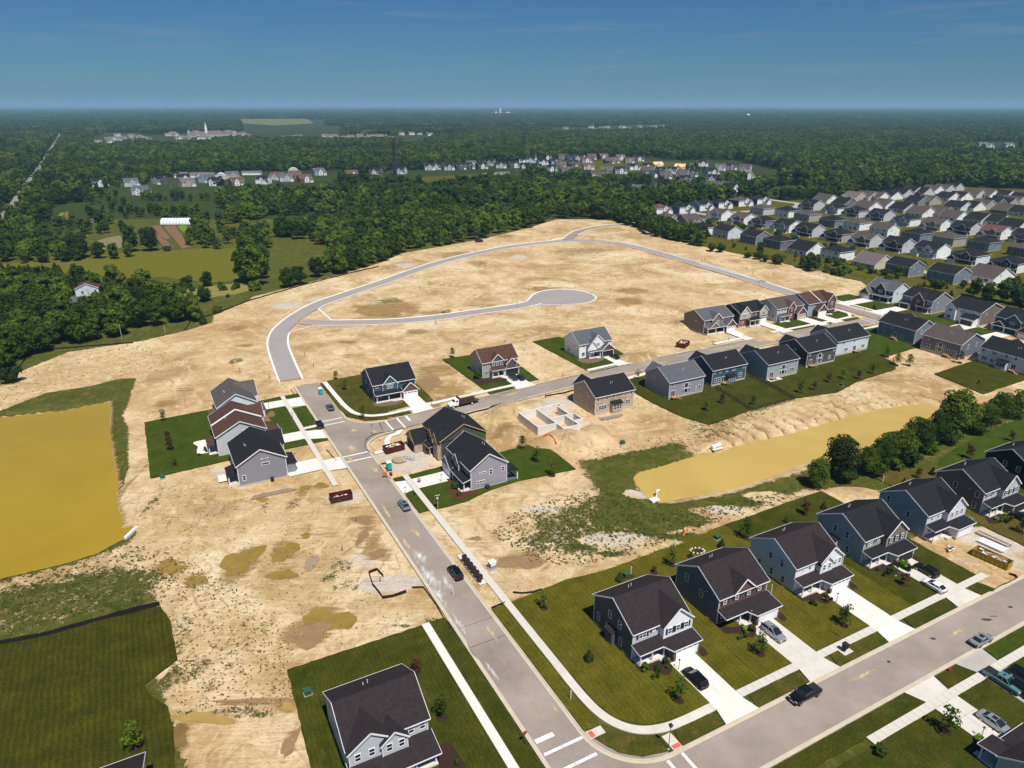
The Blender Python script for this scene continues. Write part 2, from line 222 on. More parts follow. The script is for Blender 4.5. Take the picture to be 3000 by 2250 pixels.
def ground_mat():
 m=bpy.data.materials.new('earth');m.use_nodes=True;nt=m.node_tree;L=nt.links;b=nt.nodes['Principled BSDF'];b.inputs['Roughness'].default_value=0.95;b.inputs['Specular IOR Level'].default_value=0.1
 tc=_n(nt,'ShaderNodeTexCoord')
 def attr(nm):
  a=_n(nt,'ShaderNodeAttribute');a.attribute_name=nm;s=_n(nt,'ShaderNodeSeparateColor');L.new(a.outputs['Color'],s.inputs[0]);return s.outputs
 A=attr('mask_a');B=attr('mask_b')
 def noise(sc,det=5,ro=0.6,st=(1,1,1),rz=0.0,dist=0.0):
  mp=_n(nt,'ShaderNodeMapping');mp.inputs[3].default_value=st;mp.inputs[2].default_value=(0,0,rz);L.new(tc.outputs['Object'],mp.inputs[0])
  n=_n(nt,'ShaderNodeTexNoise');n.inputs['Scale'].default_value=sc;n.inputs['Detail'].default_value=det;n.inputs['Roughness'].default_value=ro;n.inputs['Distortion'].default_value=dist;L.new(mp.outputs[0],n.inputs[0]);return n.outputs[0]
 def ramp(x,stops):
  r=_n(nt,'ShaderNodeValToRGB');e=r.color_ramp.elements
  while len(e)<len(stops):e.new(0.5)
  for q,(p,c)in zip(e,stops):q.position=p;q.color=(*c,1)
  L.new(x,r.inputs[0]);return r.outputs[0]
 def mr(x,a,b_,c=0,d=1):
  r=_n(nt,'ShaderNodeMapRange');r.inputs[1].default_value=a;r.inputs[2].default_value=b_;r.inputs[3].default_value=c;r.inputs[4].default_value=d;L.new(x,r.inputs[0]);return r.outputs[0]
 def math_(op,a,c):
  n=_n(nt,'ShaderNodeMath',operation=op)
  for k,v in enumerate((a,c)):
   if isinstance(v,(int,float)):n.inputs[k].default_value=v
   else:L.new(v,n.inputs[k])
  return n.outputs[0]
 def mix(f,a,c,bt='MIX'):
  n=_n(nt,'ShaderNodeMix',data_type='RGBA',blend_type=bt)
  for k,v in((0,f),(6,a),(7,c)):
   if isinstance(v,(int,float)):n.inputs[k].default_value=v
   elif isinstance(v,tuple):n.inputs[k].default_value=(*v,1)
   else:L.new(v,n.inputs[k])
  return n.outputs[2]
 big=noise(0.032,7,.58,dist=1.2);mid=noise(0.35,6,.65,dist=1.0);fine=noise(2.2,6,.7)
 scrape=noise(0.16,5,.6,(1,7,1),-0.35,0.6);scrape2=noise(0.22,5,.6,(6,1,1),-0.45,0.4)
 dirt=ramp(big,[(0.34,(.34,.215,.09)),(0.44,(.47,.33,.16)),(0.53,(.57,.425,.23)),(0.64,(.69,.56,.36))])
 dirt=mix(mr(mid,.50,.64,0,.7),dirt,(.33,.21,.09));dirt=mix(mr(noise(.09,8,.7,dist=2.5),.50,.62,0,.55),dirt,(.74,.62,.40));dirt=mix(mr(mid,.30,.40,.5,0),dirt,(.72,.58,.37))
 dirt=mix(mr(scrape,.56,.70,0,.55),dirt,(.42,.28,.14));dirt=mix(mr(scrape2,.58,.70,0,.45),dirt,(.74,.61,.40))
 dirt=mix(mr(fine,.55,.75,0,.35),dirt,(.40,.29,.17));dirt=mix(math_('MULTIPLY',B[2],.25),dirt,(.56,.33,.17))
 for(sc_,rz_,ds_)in((.085,-.5,16),(.07,.35,20)):
  mp=_n(nt,'ShaderNodeMapping');mp.inputs[2].default_value=(0,0,rz_);L.new(tc.outputs['Object'],mp.inputs[0]);wv=_n(nt,'ShaderNodeTexWave');wv.inputs['Scale'].default_value=sc_;wv.inputs['Distortion'].default_value=ds_;wv.inputs['Detail'].default_value=1.5;wv.inputs['Detail Scale'].default_value=.35;L.new(mp.outputs[0],wv.inputs[0])
  tr_=math_('MULTIPLY',math_('MULTIPLY',mr(wv.outputs[1],.955,.995,0,.5),mr(noise(.035+sc_*.1,3,.6,rz=sc_*9),.52,.62)),mr(mid,.35,.5));dirt=mix(tr_,dirt,(.30,.19,.09));trk=tr_ if sc_==.085 else math_('ADD',trk,tr_)
 speck=noise(3.1,3,.6);dirt=mix(mr(speck,.68,.72,0,.55),dirt,(.24,.17,.09))
 dirt=mix(mr(B[1],.1,1.1,0,.85),dirt,(.25,.165,.085))
 gp=noise(6,4,.7);gv=ramp(gp,[(.3,(.36,.33,.28)),(.7,(.68,.63,.56))])
 gf=mr(math_('ADD',A[2],math_('MULTIPLY',math_('SUBTRACT',mid,.5),1.2)),.38,.85);dirt=mix(math_('MULTIPLY',gf,.8),dirt,gv)
 wf=mr(math_('ADD',A[1],math_('MULTIPLY',math_('SUBTRACT',scrape,.5),1.6)),.35,.75);wc=ramp(mid,[(.35,(.19,.105,.03)),(.65,(.33,.21,.08))])
 dirt=mix(math_('MULTIPLY',wf,.85),dirt,wc)
 gn=noise(0.55,7,.75,dist=.5);gn2=noise(2.8,5,.75)
 tot=math_('ADD',A[0],math_('ADD',math_('MULTIPLY',math_('SUBTRACT',gn,.5),1.0),math_('MULTIPLY',math_('SUBTRACT',gn2,.5),.75)))
 g=mr(tot,.53,.60)
 gcol=ramp(noise(0.11,6,.7),[(.3,(.05,.065,.008)),(.5,(.085,.10,.012)),(.7,(.17,.15,.035))])
 lushc=ramp(gn,[(.3,(.048,.062,.006)),(.7,(.125,.135,.016))]);gcol=mix(B[0],gcol,lushc)
 gcol=mix(mr(gn2,.35,.7,0.5,0),gcol,(.03,.038,.005));gcol=mix(mr(mid,.50,.66,0,.55),gcol,(.20,.165,.055));gcol=mix(mr(fine,.55,.8,0,.5),gcol,(.22,.19,.07))
 col=mix(g,dirt,gcol);L.new(col,b.inputs['Base Color'])
 h=math_('ADD',math_('MULTIPLY',mid,1.2),math_('ADD',math_('MULTIPLY',fine,.35),math_('MULTIPLY',scrape,.9)));h=math_('ADD',h,math_('MULTIPLY',math_('MULTIPLY',g,gn2),.6));h=math_('SUBTRACT',h,math_('MULTIPLY',trk,.35))
 bp=_n(nt,'ShaderNodeBump');bp.inputs['Strength'].default_value=.75;bp.inputs['Distance'].default_value=.55;L.new(h,bp.inputs['Height']);L.new(bp.outputs[0],b.inputs['Normal'])
 return m
me.materials.append(ground_mat())
def pond_mat(name,c1,c2,c3):
 m=bpy.data.materials.new(name);m.use_nodes=True;nt=m.node_tree;L=nt.links;b=nt.nodes['Principled BSDF'];b.inputs['Roughness'].default_value=0.16;b.inputs['Specular IOR Level'].default_value=0.3
 tc=_n(nt,'ShaderNodeTexCoord');n=_n(nt,'ShaderNodeTexNoise');n.inputs['Scale'].default_value=.03;n.inputs['Detail'].default_value=3;n.inputs['Distortion'].default_value=1.5;L.new(tc.outputs['Object'],n.inputs[0])
 r=_n(nt,'ShaderNodeValToRGB');e=r.color_ramp.elements;e.new(.5)
 for q,(p,c)in zip(e,((.35,c1),(.5,c2),(.68,c3))):q.position=p;q.color=(*c,1)
 L.new(n.outputs[0],r.inputs[0]);L.new(r.outputs[0],b.inputs['Base Color'])
 n2=_n(nt,'ShaderNodeTexNoise');n2.inputs['Scale'].default_value=3;n2.inputs['Detail'].default_value=3;L.new(tc.outputs['Object'],n2.inputs[0]);bp=_n(nt,'ShaderNodeBump');bp.inputs['Strength'].default_value=.05;bp.inputs['Distance'].default_value=.05
 L.new(n2.outputs[0],bp.inputs['Height']);L.new(bp.outputs[0],b.inputs['Normal']);return m
def flat(name,pts,z,m,kind='structure',z0=None):
 b=MB()
 if z0 is None:
  n=len(pts);a=sum(pts[i][0]*pts[(i+1)%n][1]-pts[(i+1)%n][0]*pts[i][1]for i in range(n))
  if a<0:pts=pts[::-1]
  b.add([(p[0],p[1],z)for p in pts],[tuple(range(n))])
 else:b.prism(pts,z0,z)
 o=obj(name,b,m=m)
 bmm=bmesh.new();bmm.from_mesh(o.data);bmesh.ops.triangulate(bmm,faces=[f for f in bmm.faces if len(f.verts)>4]);bmm.to_mesh(o.data);bmm.free()
 return tag(o,kind=kind)if kind else o
def grow(poly,d):
 P=np.array(poly);c=P.mean(0);o=[]
 for i in range(len(P)):
  a=P[i-1];b=P[(i+1)%len(P)];t=b-a;n_=np.array([t[1],-t[0]])/(np.linalg.norm(t)+1e-9)
  o.append(tuple(P[i]+n_*d))
 return o
def orient(p):
 a=sum(p[i][0]*p[(i+1)%len(p)][1]-p[(i+1)%len(p)][0]*p[i][1]for i in range(len(p)))
 return p if a>0 else p[::-1]
flat('pond_water',grow(orient(px(POND1,PZ)),1.2),PZ,pond_mat('silty water ochre',(.31,.21,.014),(.33,.222,.015),(.35,.238,.018)))
flat('pond_water',grow(orient(px(POND2,PZ)),1.6),PZ,pond_mat('silty water sand',(.45,.31,.075),(.48,.335,.085),(.51,.36,.095)))
FARC=mat('woodland floor',(.035,.05,.012),.95,.3,.004,0,detail=8,spec=.05)
b=MB();R=40000
for x0,x1,y0,y1 in((-R,GX0,-3000,R),(GX1-GS,R,-3000,R),(GX0,GX1-GS,-3000,GY0),(GX0,GX1-GS,GY1-GS,R)):b.add([(x0,y0,-0.25),(x1,y0,-0.25),(x1,y1,-0.25),(x0,y1,-0.25)],[(0,1,2,3)])
tag(obj('far_ground',b,m=FARC),kind='structure')
# ---------------------------------------------------------------- streets
ASPH=mat('asphalt',(.25,.21,.178),.9,.10,.09,.15,9,spec=.15,detail=8,stretch=(1,1,1),col2=(.36,.305,.262))
KERB=mat('kerb concrete',(.52,.46,.35),.85,.08,.5,.1,spec=.2)
CONC=mat('pavement concrete',(.60,.565,.50),.85,.11,.3,.1,spec=.2)
CONC2=mat('new concrete',(.72,.69,.63),.85,.11,.22,.08,spec=.2)
CONCG=mat('grey concrete',(.40,.385,.35),.85,.08,.35,.08,spec=.2)
PAINT=mat('road paint',(.80,.79,.75),.7,.06,2,spec=.2)
TACT=mat('tactile red',(.60,.12,.08),.8,.1,2)
def UV(l):return[W(a,b)for a,b in l]
def crom(P,n=8):
 P=[Vector((*p,0))for p in P];out=[]
 for i in range(len(P)-1):
  a=P[max(i-1,0)];b=P[i];c=P[i+1];d=P[min(i+2,len(P)-1)]
  for k in range(n):
   t=k/n;out.append(tuple((0.5*((2*b)+(c-a)*t+(2*a-5*b+4*c-d)*t*t+(3*b-a-3*c+d)*t**3))[:2]))
 return out+[tuple(P[-1][:2])]
def offs(P,d):
 o=[]
 for i,p in enumerate(P):
  a=P[max(i-1,0)];b=P[min(i+1,len(P)-1)];tx,ty=b[0]-a[0],b[1]-a[1];l=math.hypot(tx,ty)or 1
  o.append((p[0]-ty/l*d,p[1]+tx/l*d))
 return o
def strip(b,P,a,c,z0,z1,closed=False):
 A=offs(P,a);B=offs(P,c);n=len(P);vs=[(x,y,z)for(x,y)in A for z in(z0,z1)]+[(x,y,z)for(x,y)in B for z in(z0,z1)];fs=[]
 for i in range(n-1):
  a0,a1,a2,a3=2*i,2*i+1,2*i+2,2*i+3;b0,b1,b2,b3=(q+2*n for q in(a0,a1,a2,a3))
  fs+=[(a1,a3,b3,b1),(a0,a1,b1,b0)if i==0 else(a0,a2,a3,a1),(b0,b1,b3,b2)]
  fs+=[(a0,a2,a3,a1)]
 fs+=[(2*n-2,2*n-1,4*n-1,4*n-2)]
 return b.add(vs,[f for k,f in enumerate(fs)if f not in fs[:k]])
def arc(cu,cv,r,a0,a1,n=10):
 return[(cu+r*math.cos(math.radians(a0+(a1-a0)*k/n)),cv+r*math.sin(math.radians(a0+(a1-a0)*k/n)))for k in range(n+1)]
def sheet(b,P,z):
 if sum(P[i][0]*P[(i+1)%len(P)][1]-P[(i+1)%len(P)][0]*P[i][1]for i in range(len(P)))<0:P=P[::-1]
 return b.add([(x,y,z)for x,y in P],[tuple(range(len(P)))])
def finish(o):
 bmm=bmesh.new();bmm.from_mesh(o.data);bmesh.ops.triangulate(bmm,faces=[f for f in bmm.faces if len(f.verts)>4]);bmm.to_mesh(o.data);bmm.free();return o
UPC=[(185.1,47),(185.3,56),(186.4,74),(188.2,96),(190.6,127),(191.9,155),(192.2,175),(192.2,200),(192.0,230),(191.9,284)]
upc=crom(UV(UPC),6)
loop_px=[(852,1112),(832,1065),(814,1010),(820,975),(841,950),(882,919),(940,888),(1000,867),(1065,845),(1131,823),(1200,798),(1271,774),(1340,755),(1407,740),(1475,726),(1542,716),(1600,710),(1650,706),(1723,705),(1814,713),(1904,734),(2000,761),(2113,792),(2226,829),(2325,860)]
lp=crom([at(*p)for p in loop_px]+[W(232,287)],6)
entry=crom([at(1664,702),at(1678,688),at(1705,675),at(1746,666),at(1791,660),at(1840,657),at(1900,652),at(1960,655)],6)
culs=crom([at(868,938),at(920,945),at(1000,945),at(1136,942),at(1271,931),at(1407,912),at(1520,896),at(1570,884)],6)
bulb=crom([at(*p)for p in zm(0,0,1,[])]or[at(1000+x/2.212,250+y/2.212)for x,y in[(1180,1412),(1215,1380),(1245,1352),(1320,1328),(1430,1320),(1560,1332),(1640,1360),(1652,1385),(1600,1408),(1500,1420),(1350,1423),(1230,1428)]],6)
est=crom(UV([(110,287.5),(160,287.5),(210,287.5),(235,288),(260,290),(320,292)]),3)
HWD=3.55
b=MB()
sheet(b,UV([(40,39.5),(230,39.5),(230,46.6),(40,46.6)]),0.0)
sheet(b,UV([(49.1,40),(49.1,260),(56.2,260),(56.2,46)]),0.004)
sheet(b,UV([(67,46)]+arc(66,56.2,8.3,180+90,180)[::1]+[(49.2,56.2),(49.2,46)]),0.008)
sheet(b,UV([(172,46)]+[(p,q)for p,q in arc(173,55.2,7.8,-90,0)]+[(189.5,55.2)]+arc(197.4,55.4,8.4,180,270)+[(200,46)]),0.012)
strip(b,upc,-HWD,HWD,-.1,0.006);strip(b,est,-HWD,HWD,-.1,0.010)
strip(b,entry,-HWD,HWD,-.1,0.018)
tag(finish(obj('street',b,m=ASPH)),kind='structure')
ASPH2=mat('fresh pale asphalt',(.31,.285,.275),.9,.06,.1,.1,9,spec=.15,detail=6)
b=MB();strip(b,lp,-HWD,HWD,-.1,0.014);strip(b,culs[3:],-HWD,HWD,-.1,0.018);sheet(b,bulb,0.020)
tag(finish(obj('loop_street',b,m=ASPH2)),kind='structure')
def kerb(b,P,side=1):
 strip(b,P,0,side*0.72,-.3,0.03);strip(b,P,0.0,side*0.24,-.3,0.14)
b=MB()
kerb(b,UV([(230,38.8),(180,38.8),(120,38.9),(60,38.95),(40,39)]),1)
kerb(b,UV([(171,47.3),(120,47.25)]+[(66,47.2)]+arc(66,56.2,9,270,180)[1:]+[(57,120),(57,260)]),-1)
kerb(b,UV([(48.4,60),(48.4,250)]),1)
kerb(b,UV([(171,47.3)]+arc(172.3,55.4,8.1,-90,0)[1:])+offs(upc,-4.25)[12:],1)
kerb(b,UV([(230,46.8),(206,46.9)]+arc(197.8,56,9.1,270,180)[0:])+offs(upc,4.25)[13:52],1 if False else 1)
tag(obj('kerb',b,m=KERB),kind='structure')
b=MB()
def nearp(P,q):return min(range(len(P)),key=lambda i:(P[i][0]-q[0])**2+(P[i][1]-q[1])**2)
Ll=offs(lp,4.25);Lr=offs(lp,-4.25)
j=nearp(Ll,at(1640,708));kerb(b,Ll[:j-3]+offs(entry,4.25)[3:34],-1)
i0=nearp(Lr,at(872,945));kerb(b,Lr[:i0-6]+offs(culs,-4.25)[7:],1)
kerb(b,Lr[i0+8:][::-1]+offs(culs,4.25)[10:]+bulb[2:],-1);kerb(b,Ll[j+10:],-1);kerb(b,offs(entry,-4.25)[6:34],1)
E1_=offs(est,4.25);kerb(b,E1_[:5],-1);kerb(b,offs(est,-4.25),1)
tag(obj('kerb',b,m=mat('white new kerb',(.78,.75,.70),.8,.04,1)),kind='structure')
def mark(b,u0,u1,v0,v1,z=0.02):return sheet(b,UV([(u0,v0),(u1,v0),(u1,v1),(u0,v1)]),z)
b=MB();mark(b,65.6,65.1,39.9,46.5);mark(b,62.2,61.7,39.9,46.8);mark(b,68.3,67.5,39.9,43.0)
mark(b,49.2,56.2,57.6,58.1);mark(b,49.2,56.2,54.9,55.4)
mark(b,197.6,197.2,39.6,46.4,.024);mark(b,194.5,194.1,39.6,46.2,.024);mark(b,172.0,171.5,39.6,46.4,.024);mark(b,168.6,168.1,39.6,46.4,.024)
mark(b,181.8,189,56.9,57.4,.024);mark(b,181.8,189.2,60.6,61.1,.024);mark(b,185.8,189.4,63.4,64.2,.024)
mark(b,188.4,195.4,280.6,281.1,.024);mark(b,188.4,195.4,277.9,278.4,.024)
tag(obj('crosswalk_line',b,m=PAINT),kind='structure')
b=MB();mark(b,59,176,43.02,43.14,.021);mark(b,200,229,43.0,43.1,.021)
for q in(94.9,89.7):mark(b,q,q+.08,39.6,46.5,.022)
tag(obj('road_seam',b,m=mat('seam sealant',(.33,.26,.16),.9,.3,1)),kind='structure')
b=MB()
for q in(95.6,90.3,141.0):mark(b,q,q+.10,39.7,46.5,.023)
for(a,c,r1,r2)in((85,126.5,1.0,.35),(88,134,0.5,.3),(76,113,.5,.3),(92,128.5,.9,.12),(60,101,.3,.3)):
 sheet(b,[(lambda X:(X[0]+r1*math.cos(t)*(1+.2*math.sin(3*t)),X[1]+r2*math.sin(t)))(W(52.5 if a>80 else 54,c))for t in[k*.6 for k in range(10)]],.023)
tag(obj('tar_patch',b,m=mat('dark tar',(.06,.05,.045),.8,.2,2)),kind='structure')
b=MB();rr=random.Random(3)
def blobpoly(u,v,ru,rv,seed=0,n=22):
 r_=random.Random(seed);ph=[r_.random()*6 for _ in range(4)]
 return UV([(u+ru*math.cos(t)*(1+.25*math.sin(2*t+ph[0])+.16*math.sin(3*t+ph[1])+.1*math.sin(7*t+ph[2])),v+rv*math.sin(t)*(1+.25*math.sin(2*t+ph[3])+.14*math.sin(5*t+ph[0])))for t in[2*math.pi*k/n for k in range(n)]])
def film(name,col,cut,sc=.5):
 m=mat(name,col,.95,.1,1);nt=m.node_tree;tr=nt.nodes.new('ShaderNodeBsdfTransparent');mxs=nt.nodes.new('ShaderNodeMixShader');n=nt.nodes.new('ShaderNodeTexNoise');n.inputs['Scale'].default_value=sc;n.inputs['Detail'].default_value=7;n.inputs['Roughness'].default_value=.7;n.inputs['Distortion'].default_value=.6
 tc=nt.nodes.new('ShaderNodeTexCoord');mp=nt.nodes.new('ShaderNodeMapping');mp.inputs[2].default_value=(0,0,-RA);mp.inputs[3].default_value=(2.2,.6,1);nt.links.new(tc.outputs['Object'],mp.inputs[0]);nt.links.new(mp.outputs[0],n.inputs[0])
 at_=nt.nodes.new('ShaderNodeAttribute');at_.attribute_name='edge';ad=nt.nodes.new('ShaderNodeMath');ad.operation='MULTIPLY_ADD';ad.inputs[1].default_value=.9;nt.links.new(at_.outputs['Fac'],ad.inputs[0]);nt.links.new(n.outputs[0],ad.inputs[2])
 r=nt.nodes.new('ShaderNodeMapRange');r.inputs[1].default_value=cut;r.inputs[2].default_value=cut+.35;r.inputs[4].default_value=.85;nt.links.new(ad.outputs[0],r.inputs[0])
 o=nt.nodes['Material Output'];b_=nt.nodes['Principled BSDF'];nt.links.new(r.outputs[0],mxs.inputs[0]);nt.links.new(tr.outputs[0],mxs.inputs[1]);nt.links.new(b_.outputs[0],mxs.inputs[2]);nt.links.new(mxs.outputs[0],o.inputs[0]);return m
def fanblob(b,e,u,v,ru,rv,z,seed):
 P=blobpoly(u,v,ru,rv,seed);c=W(u,v);o=len(b.v);b.v.append((*c,z));e.append(1.0)
 for p in P:b.v.append((*p,z));e.append(0.0)
 n=len(P);b.f+=[(o,o+1+i,o+1+(i+1)%n)for i in range(n)]
def films(name,m,L_,z):
 b=MB();e=[]
 for k,(u,v,ru,rv)in enumerate(L_):fanblob(b,e,u,v,ru,rv,z+.001*k,k+int(u))
 o=obj(name,b,m=m);at_=o.data.attributes.new('edge','FLOAT','POINT');at_.data.foreach_set('value',e);return tag(o,kind='structure')
films('cement_wash',film('cement wash',(.80,.79,.76),1.12),[(112,40.8,17,3.6),(106,40.2,10,2.6),(120,41.6,8,3.2),(97,40.4,9,1.6),(84,40.5,8,1.2),(109,43,6,3)],.027)
films('tracked_mud',film('tracked mud',(.62,.48,.29),1.04),[(161,45.0,7,2.4),(176,43,9,3),(170,41,6,2),(183,52,6,3.4),(187,47,4,3),(125,40.6,10,1.6),(140,41,12,1.5),(190,61,1.6,5),(191.6,160,3,20),(190,130,2.4,14),(193,200,2.6,24),(186,76,2,12),(231,42.8,3.4,4.6),(190,100,2,12),(128,44,8,2),(92,44.5,5,1.2),(72,45.6,4,.8),(53,118,1.4,8),(54,95,1,12),(196,188,2.4,8)],.034)
SLABS={}
def slab(w_,d,m,h=.10):
 k=(round(w_,2),round(d,2),m.name)
 if k not in SLABS:SLABS[k]=MB().add([(0,0,0),(w_,0,0),(w_,d,0),(0,d,0),(.015,.015,h),(w_-.015,.015,h),(w_-.015,d-.015,h),(.015,d-.015,h)],[(4,5,6,7),(0,1,5,4),(1,2,6,5),(2,3,7,6),(3,0,4,7)]).mesh('concrete_slab',m)
 return SLABS[k]
def slabs(name,runs,m,cell=1.52,z=-0.03,skip=()):
 b=MB();rects=[]
 for(u0,u1,v0,v1)in runs:sheet(b,UV([(u0+.02,v0+.02),(u1-.02,v0+.02),(u1-.02,v1-.02),(u0+.02,v1-.02)]),z+.05)
 root=tag(obj(name,b,m=CONCG),kind='structure')
 for(u0,u1,v0,v1)in runs:
  nu=max(1,round((u1-u0)/cell));nv=max(1,round((v1-v0)/cell));du=(u1-u0)/nu;dv=(v1-v0)/nv
  for a in range(nu):
   for c in range(nv):
    o=obj('concrete_slab',slab(dv-.02,du-.02,m),root);X=W(u0+a*du+.01,v0+c*dv+.01);o.location=(X[0],X[1],z+random.uniform(-.004,.004));o.rotation_euler=(0,0,RA)
 return root
slabs('pavement',[(79.5,154.6,50.1,51.6)],CONC)
slabs('pavement',[(50,99.8,34.2,35.7)],CONC2)
slabs('pavement',[(157.6,223.4,33.1,34.5)],CONC)
slabs('pavement',[(59.9,61.4,67.5,140.0)],CONC)
slabs('pavement',[(44.0,45.5,84.0,126)],CONC)
slabs('pavement',[(105.2,116.2,48.5,50.05)],CONC2,1.5)
slabs('pavement',[(64.4,65.9,47.4,50.1),(61.6,63.3,35.7,38.9),(57.1,59.9,57.0,58.7),(58.4,59.9,95.6,97.8)],CONC)
b=MB();strip(b,crom(UV([(79.5,50.85),(72,50.9),(67.5,51.5),(64.3,53.0),(62.2,55.3),(61.0,58.6),(60.65,62.5),(60.65,67.5)]),5),-.75,.75,-.1,.065);tag(obj('curved_pavement',b,m=CONC),kind='structure')
b=MB();mark(b,64.55,65.7,47.6,48.4,.076);mark(b,61.8,63.1,38.0,38.8,.076);mark(b,57.2,57.9,57.2,58.6,.076);mark(b,196.1,197.4,38.0,38.7,.076);mark(b,190.0,190.8,58.4,59.9,.076);tag(obj('tactile_paving',b,m=TACT),kind='structure')
b=MB();strip(b,crom(UV([(170.2,47.6),(170.4,50.2),(172.5,52.2),(175.5,53.2),(178.3,55),(179.2,57.5),(181.0,59.2)]),5),-.75,.75,-.1,.07)
strip(b,crom(UV([(229.5,49.1),(215,49.3),(206,49.6),(199.5,50.6),(195.5,53.4),(193.9,57.0),(193.6,62),(195,74),(196.2,92),(197.0,106)]),5),-.75,.75,-.1,.07)
strip(b,UV([(197.3,135),(198,148),(198.6,155)]),-.75,.75,-.1,.07);strip(b,UV([(199,196),(199.4,216),(199.6,236),(199.3,268),(200,277),(204,281),(222,282.5)]),-.75,.75,-.1,.07)
strip(b,UV([(183.4,134.5),(185.5,160)]),-.75,.75,-.1,.07);strip(b,UV([(155,295.4),(182,295.4),(222,295.4),(232,296)]),-.75,.75,-.1,.07);strip(b,UV([(195,34.5),(195.3,38.8)]),-.7,.7,-.1,.07)
strip(b,UV([(185,262),(184.5,275),(178,281),(150,282),(120,282)]),-.75,.75,-.1,.07)
tag(obj('curved_pavement',b,m=CONC2),kind='structure')
def drive(u0,u1,v0,v1,flare=None,m=CONC2,cell=3.0,axis='u',edge=None):
 r=slabs('driveway',[(u0,u1,v0,v1)],m,cell,-.025)
 if flare:
  b=MB();sheet(b,UV(flare),.045);o=finish(obj('apron',b,r,m))
 return r
for v0,v1,m in((67.9,73.3,CONC2),(86.2,92.0,CONC),(106.0,111.8,CONC2),(126.0,131.9,CONC)):
 drive(59.9,71.1,v0,v1,[(59.9,v0),(59.9,v1),(57.0,v1+.7),(57.0,v0-.7)],m)
drive(70.0,75,163+5,163+10.8,[(59.9,168),(59.9,174),(57.0,174.5),(57.0,167.5)],CONC)
drive(35.0,44.0,98.3,103.9,[(45.5,98.3),(45.5,103.9),(48.4,104.6),(48.4,97.1)],CONC)
drive(30.0,44.0,111.8,117.6,[(45.5,111.8),(45.5,117.6),(48.4,118.1),(48.4,110.5)],CONCG)
drive(146.5,151.7,51.6,60.6,[(151.7,50.0),(146.4,50.0),(145.6,47.3),(152.3,47.3)],CONC2)
drive(213.4,219.8,34.5,35.0,[(219.8,33.0),(219.8,38.8),(212,38.8),(213.4,33.0)]);drive(214.6,220,27.0,33.1)
drive(187.6,193.0,34.5,35.0,[(193.0,33.0),(191.8,38.8),(185.5,38.8),(187.6,33.0)]);drive(188.0,193.6,26.0,33.1)
drive(167.6,174.4,24.5,33.1,[(172.2,33.0),(172.4,38.8),(165.2,38.8),(166.0,33.0)],CONC2)
drive(195.3,203.0,67.4,73.0,[(195.4,67.4),(195.8,73.0),(190.6,73.6),(190.0,66.5)])
drive(196.5,205.5,104.8,110.8,[(197,104.8),(197.4,110.8),(193.2,111.6),(192.6,103.8)])
drive(198.0,206.8,147.8,153.2,[(198,147.8),(198.4,153.2),(195.7,154),(195.6,147)])
for v0,v1 in((210.9,216.2),(231.8,237.2),(252.4,258.6),(262.6,268.2)):drive(199.4,211.3,v0,v1,[(199.6,v0),(199.6,v1),(196.2,v1+.6),(196.2,v0-.6)])
for u0,u1,v1 in((213.2,219.2,310.5),(195.6,201.5,311.5),(164,170,311),(150.2,156,313)):drive(u0,u1,296.3,v1,[(u0,296.3),(u1,296.3),(u1+.5,291.4),(u0-.5,291.4)])
drive(176.2,184.0,150.0,155.2);drive(176.2,184.0,168.0,173.2)
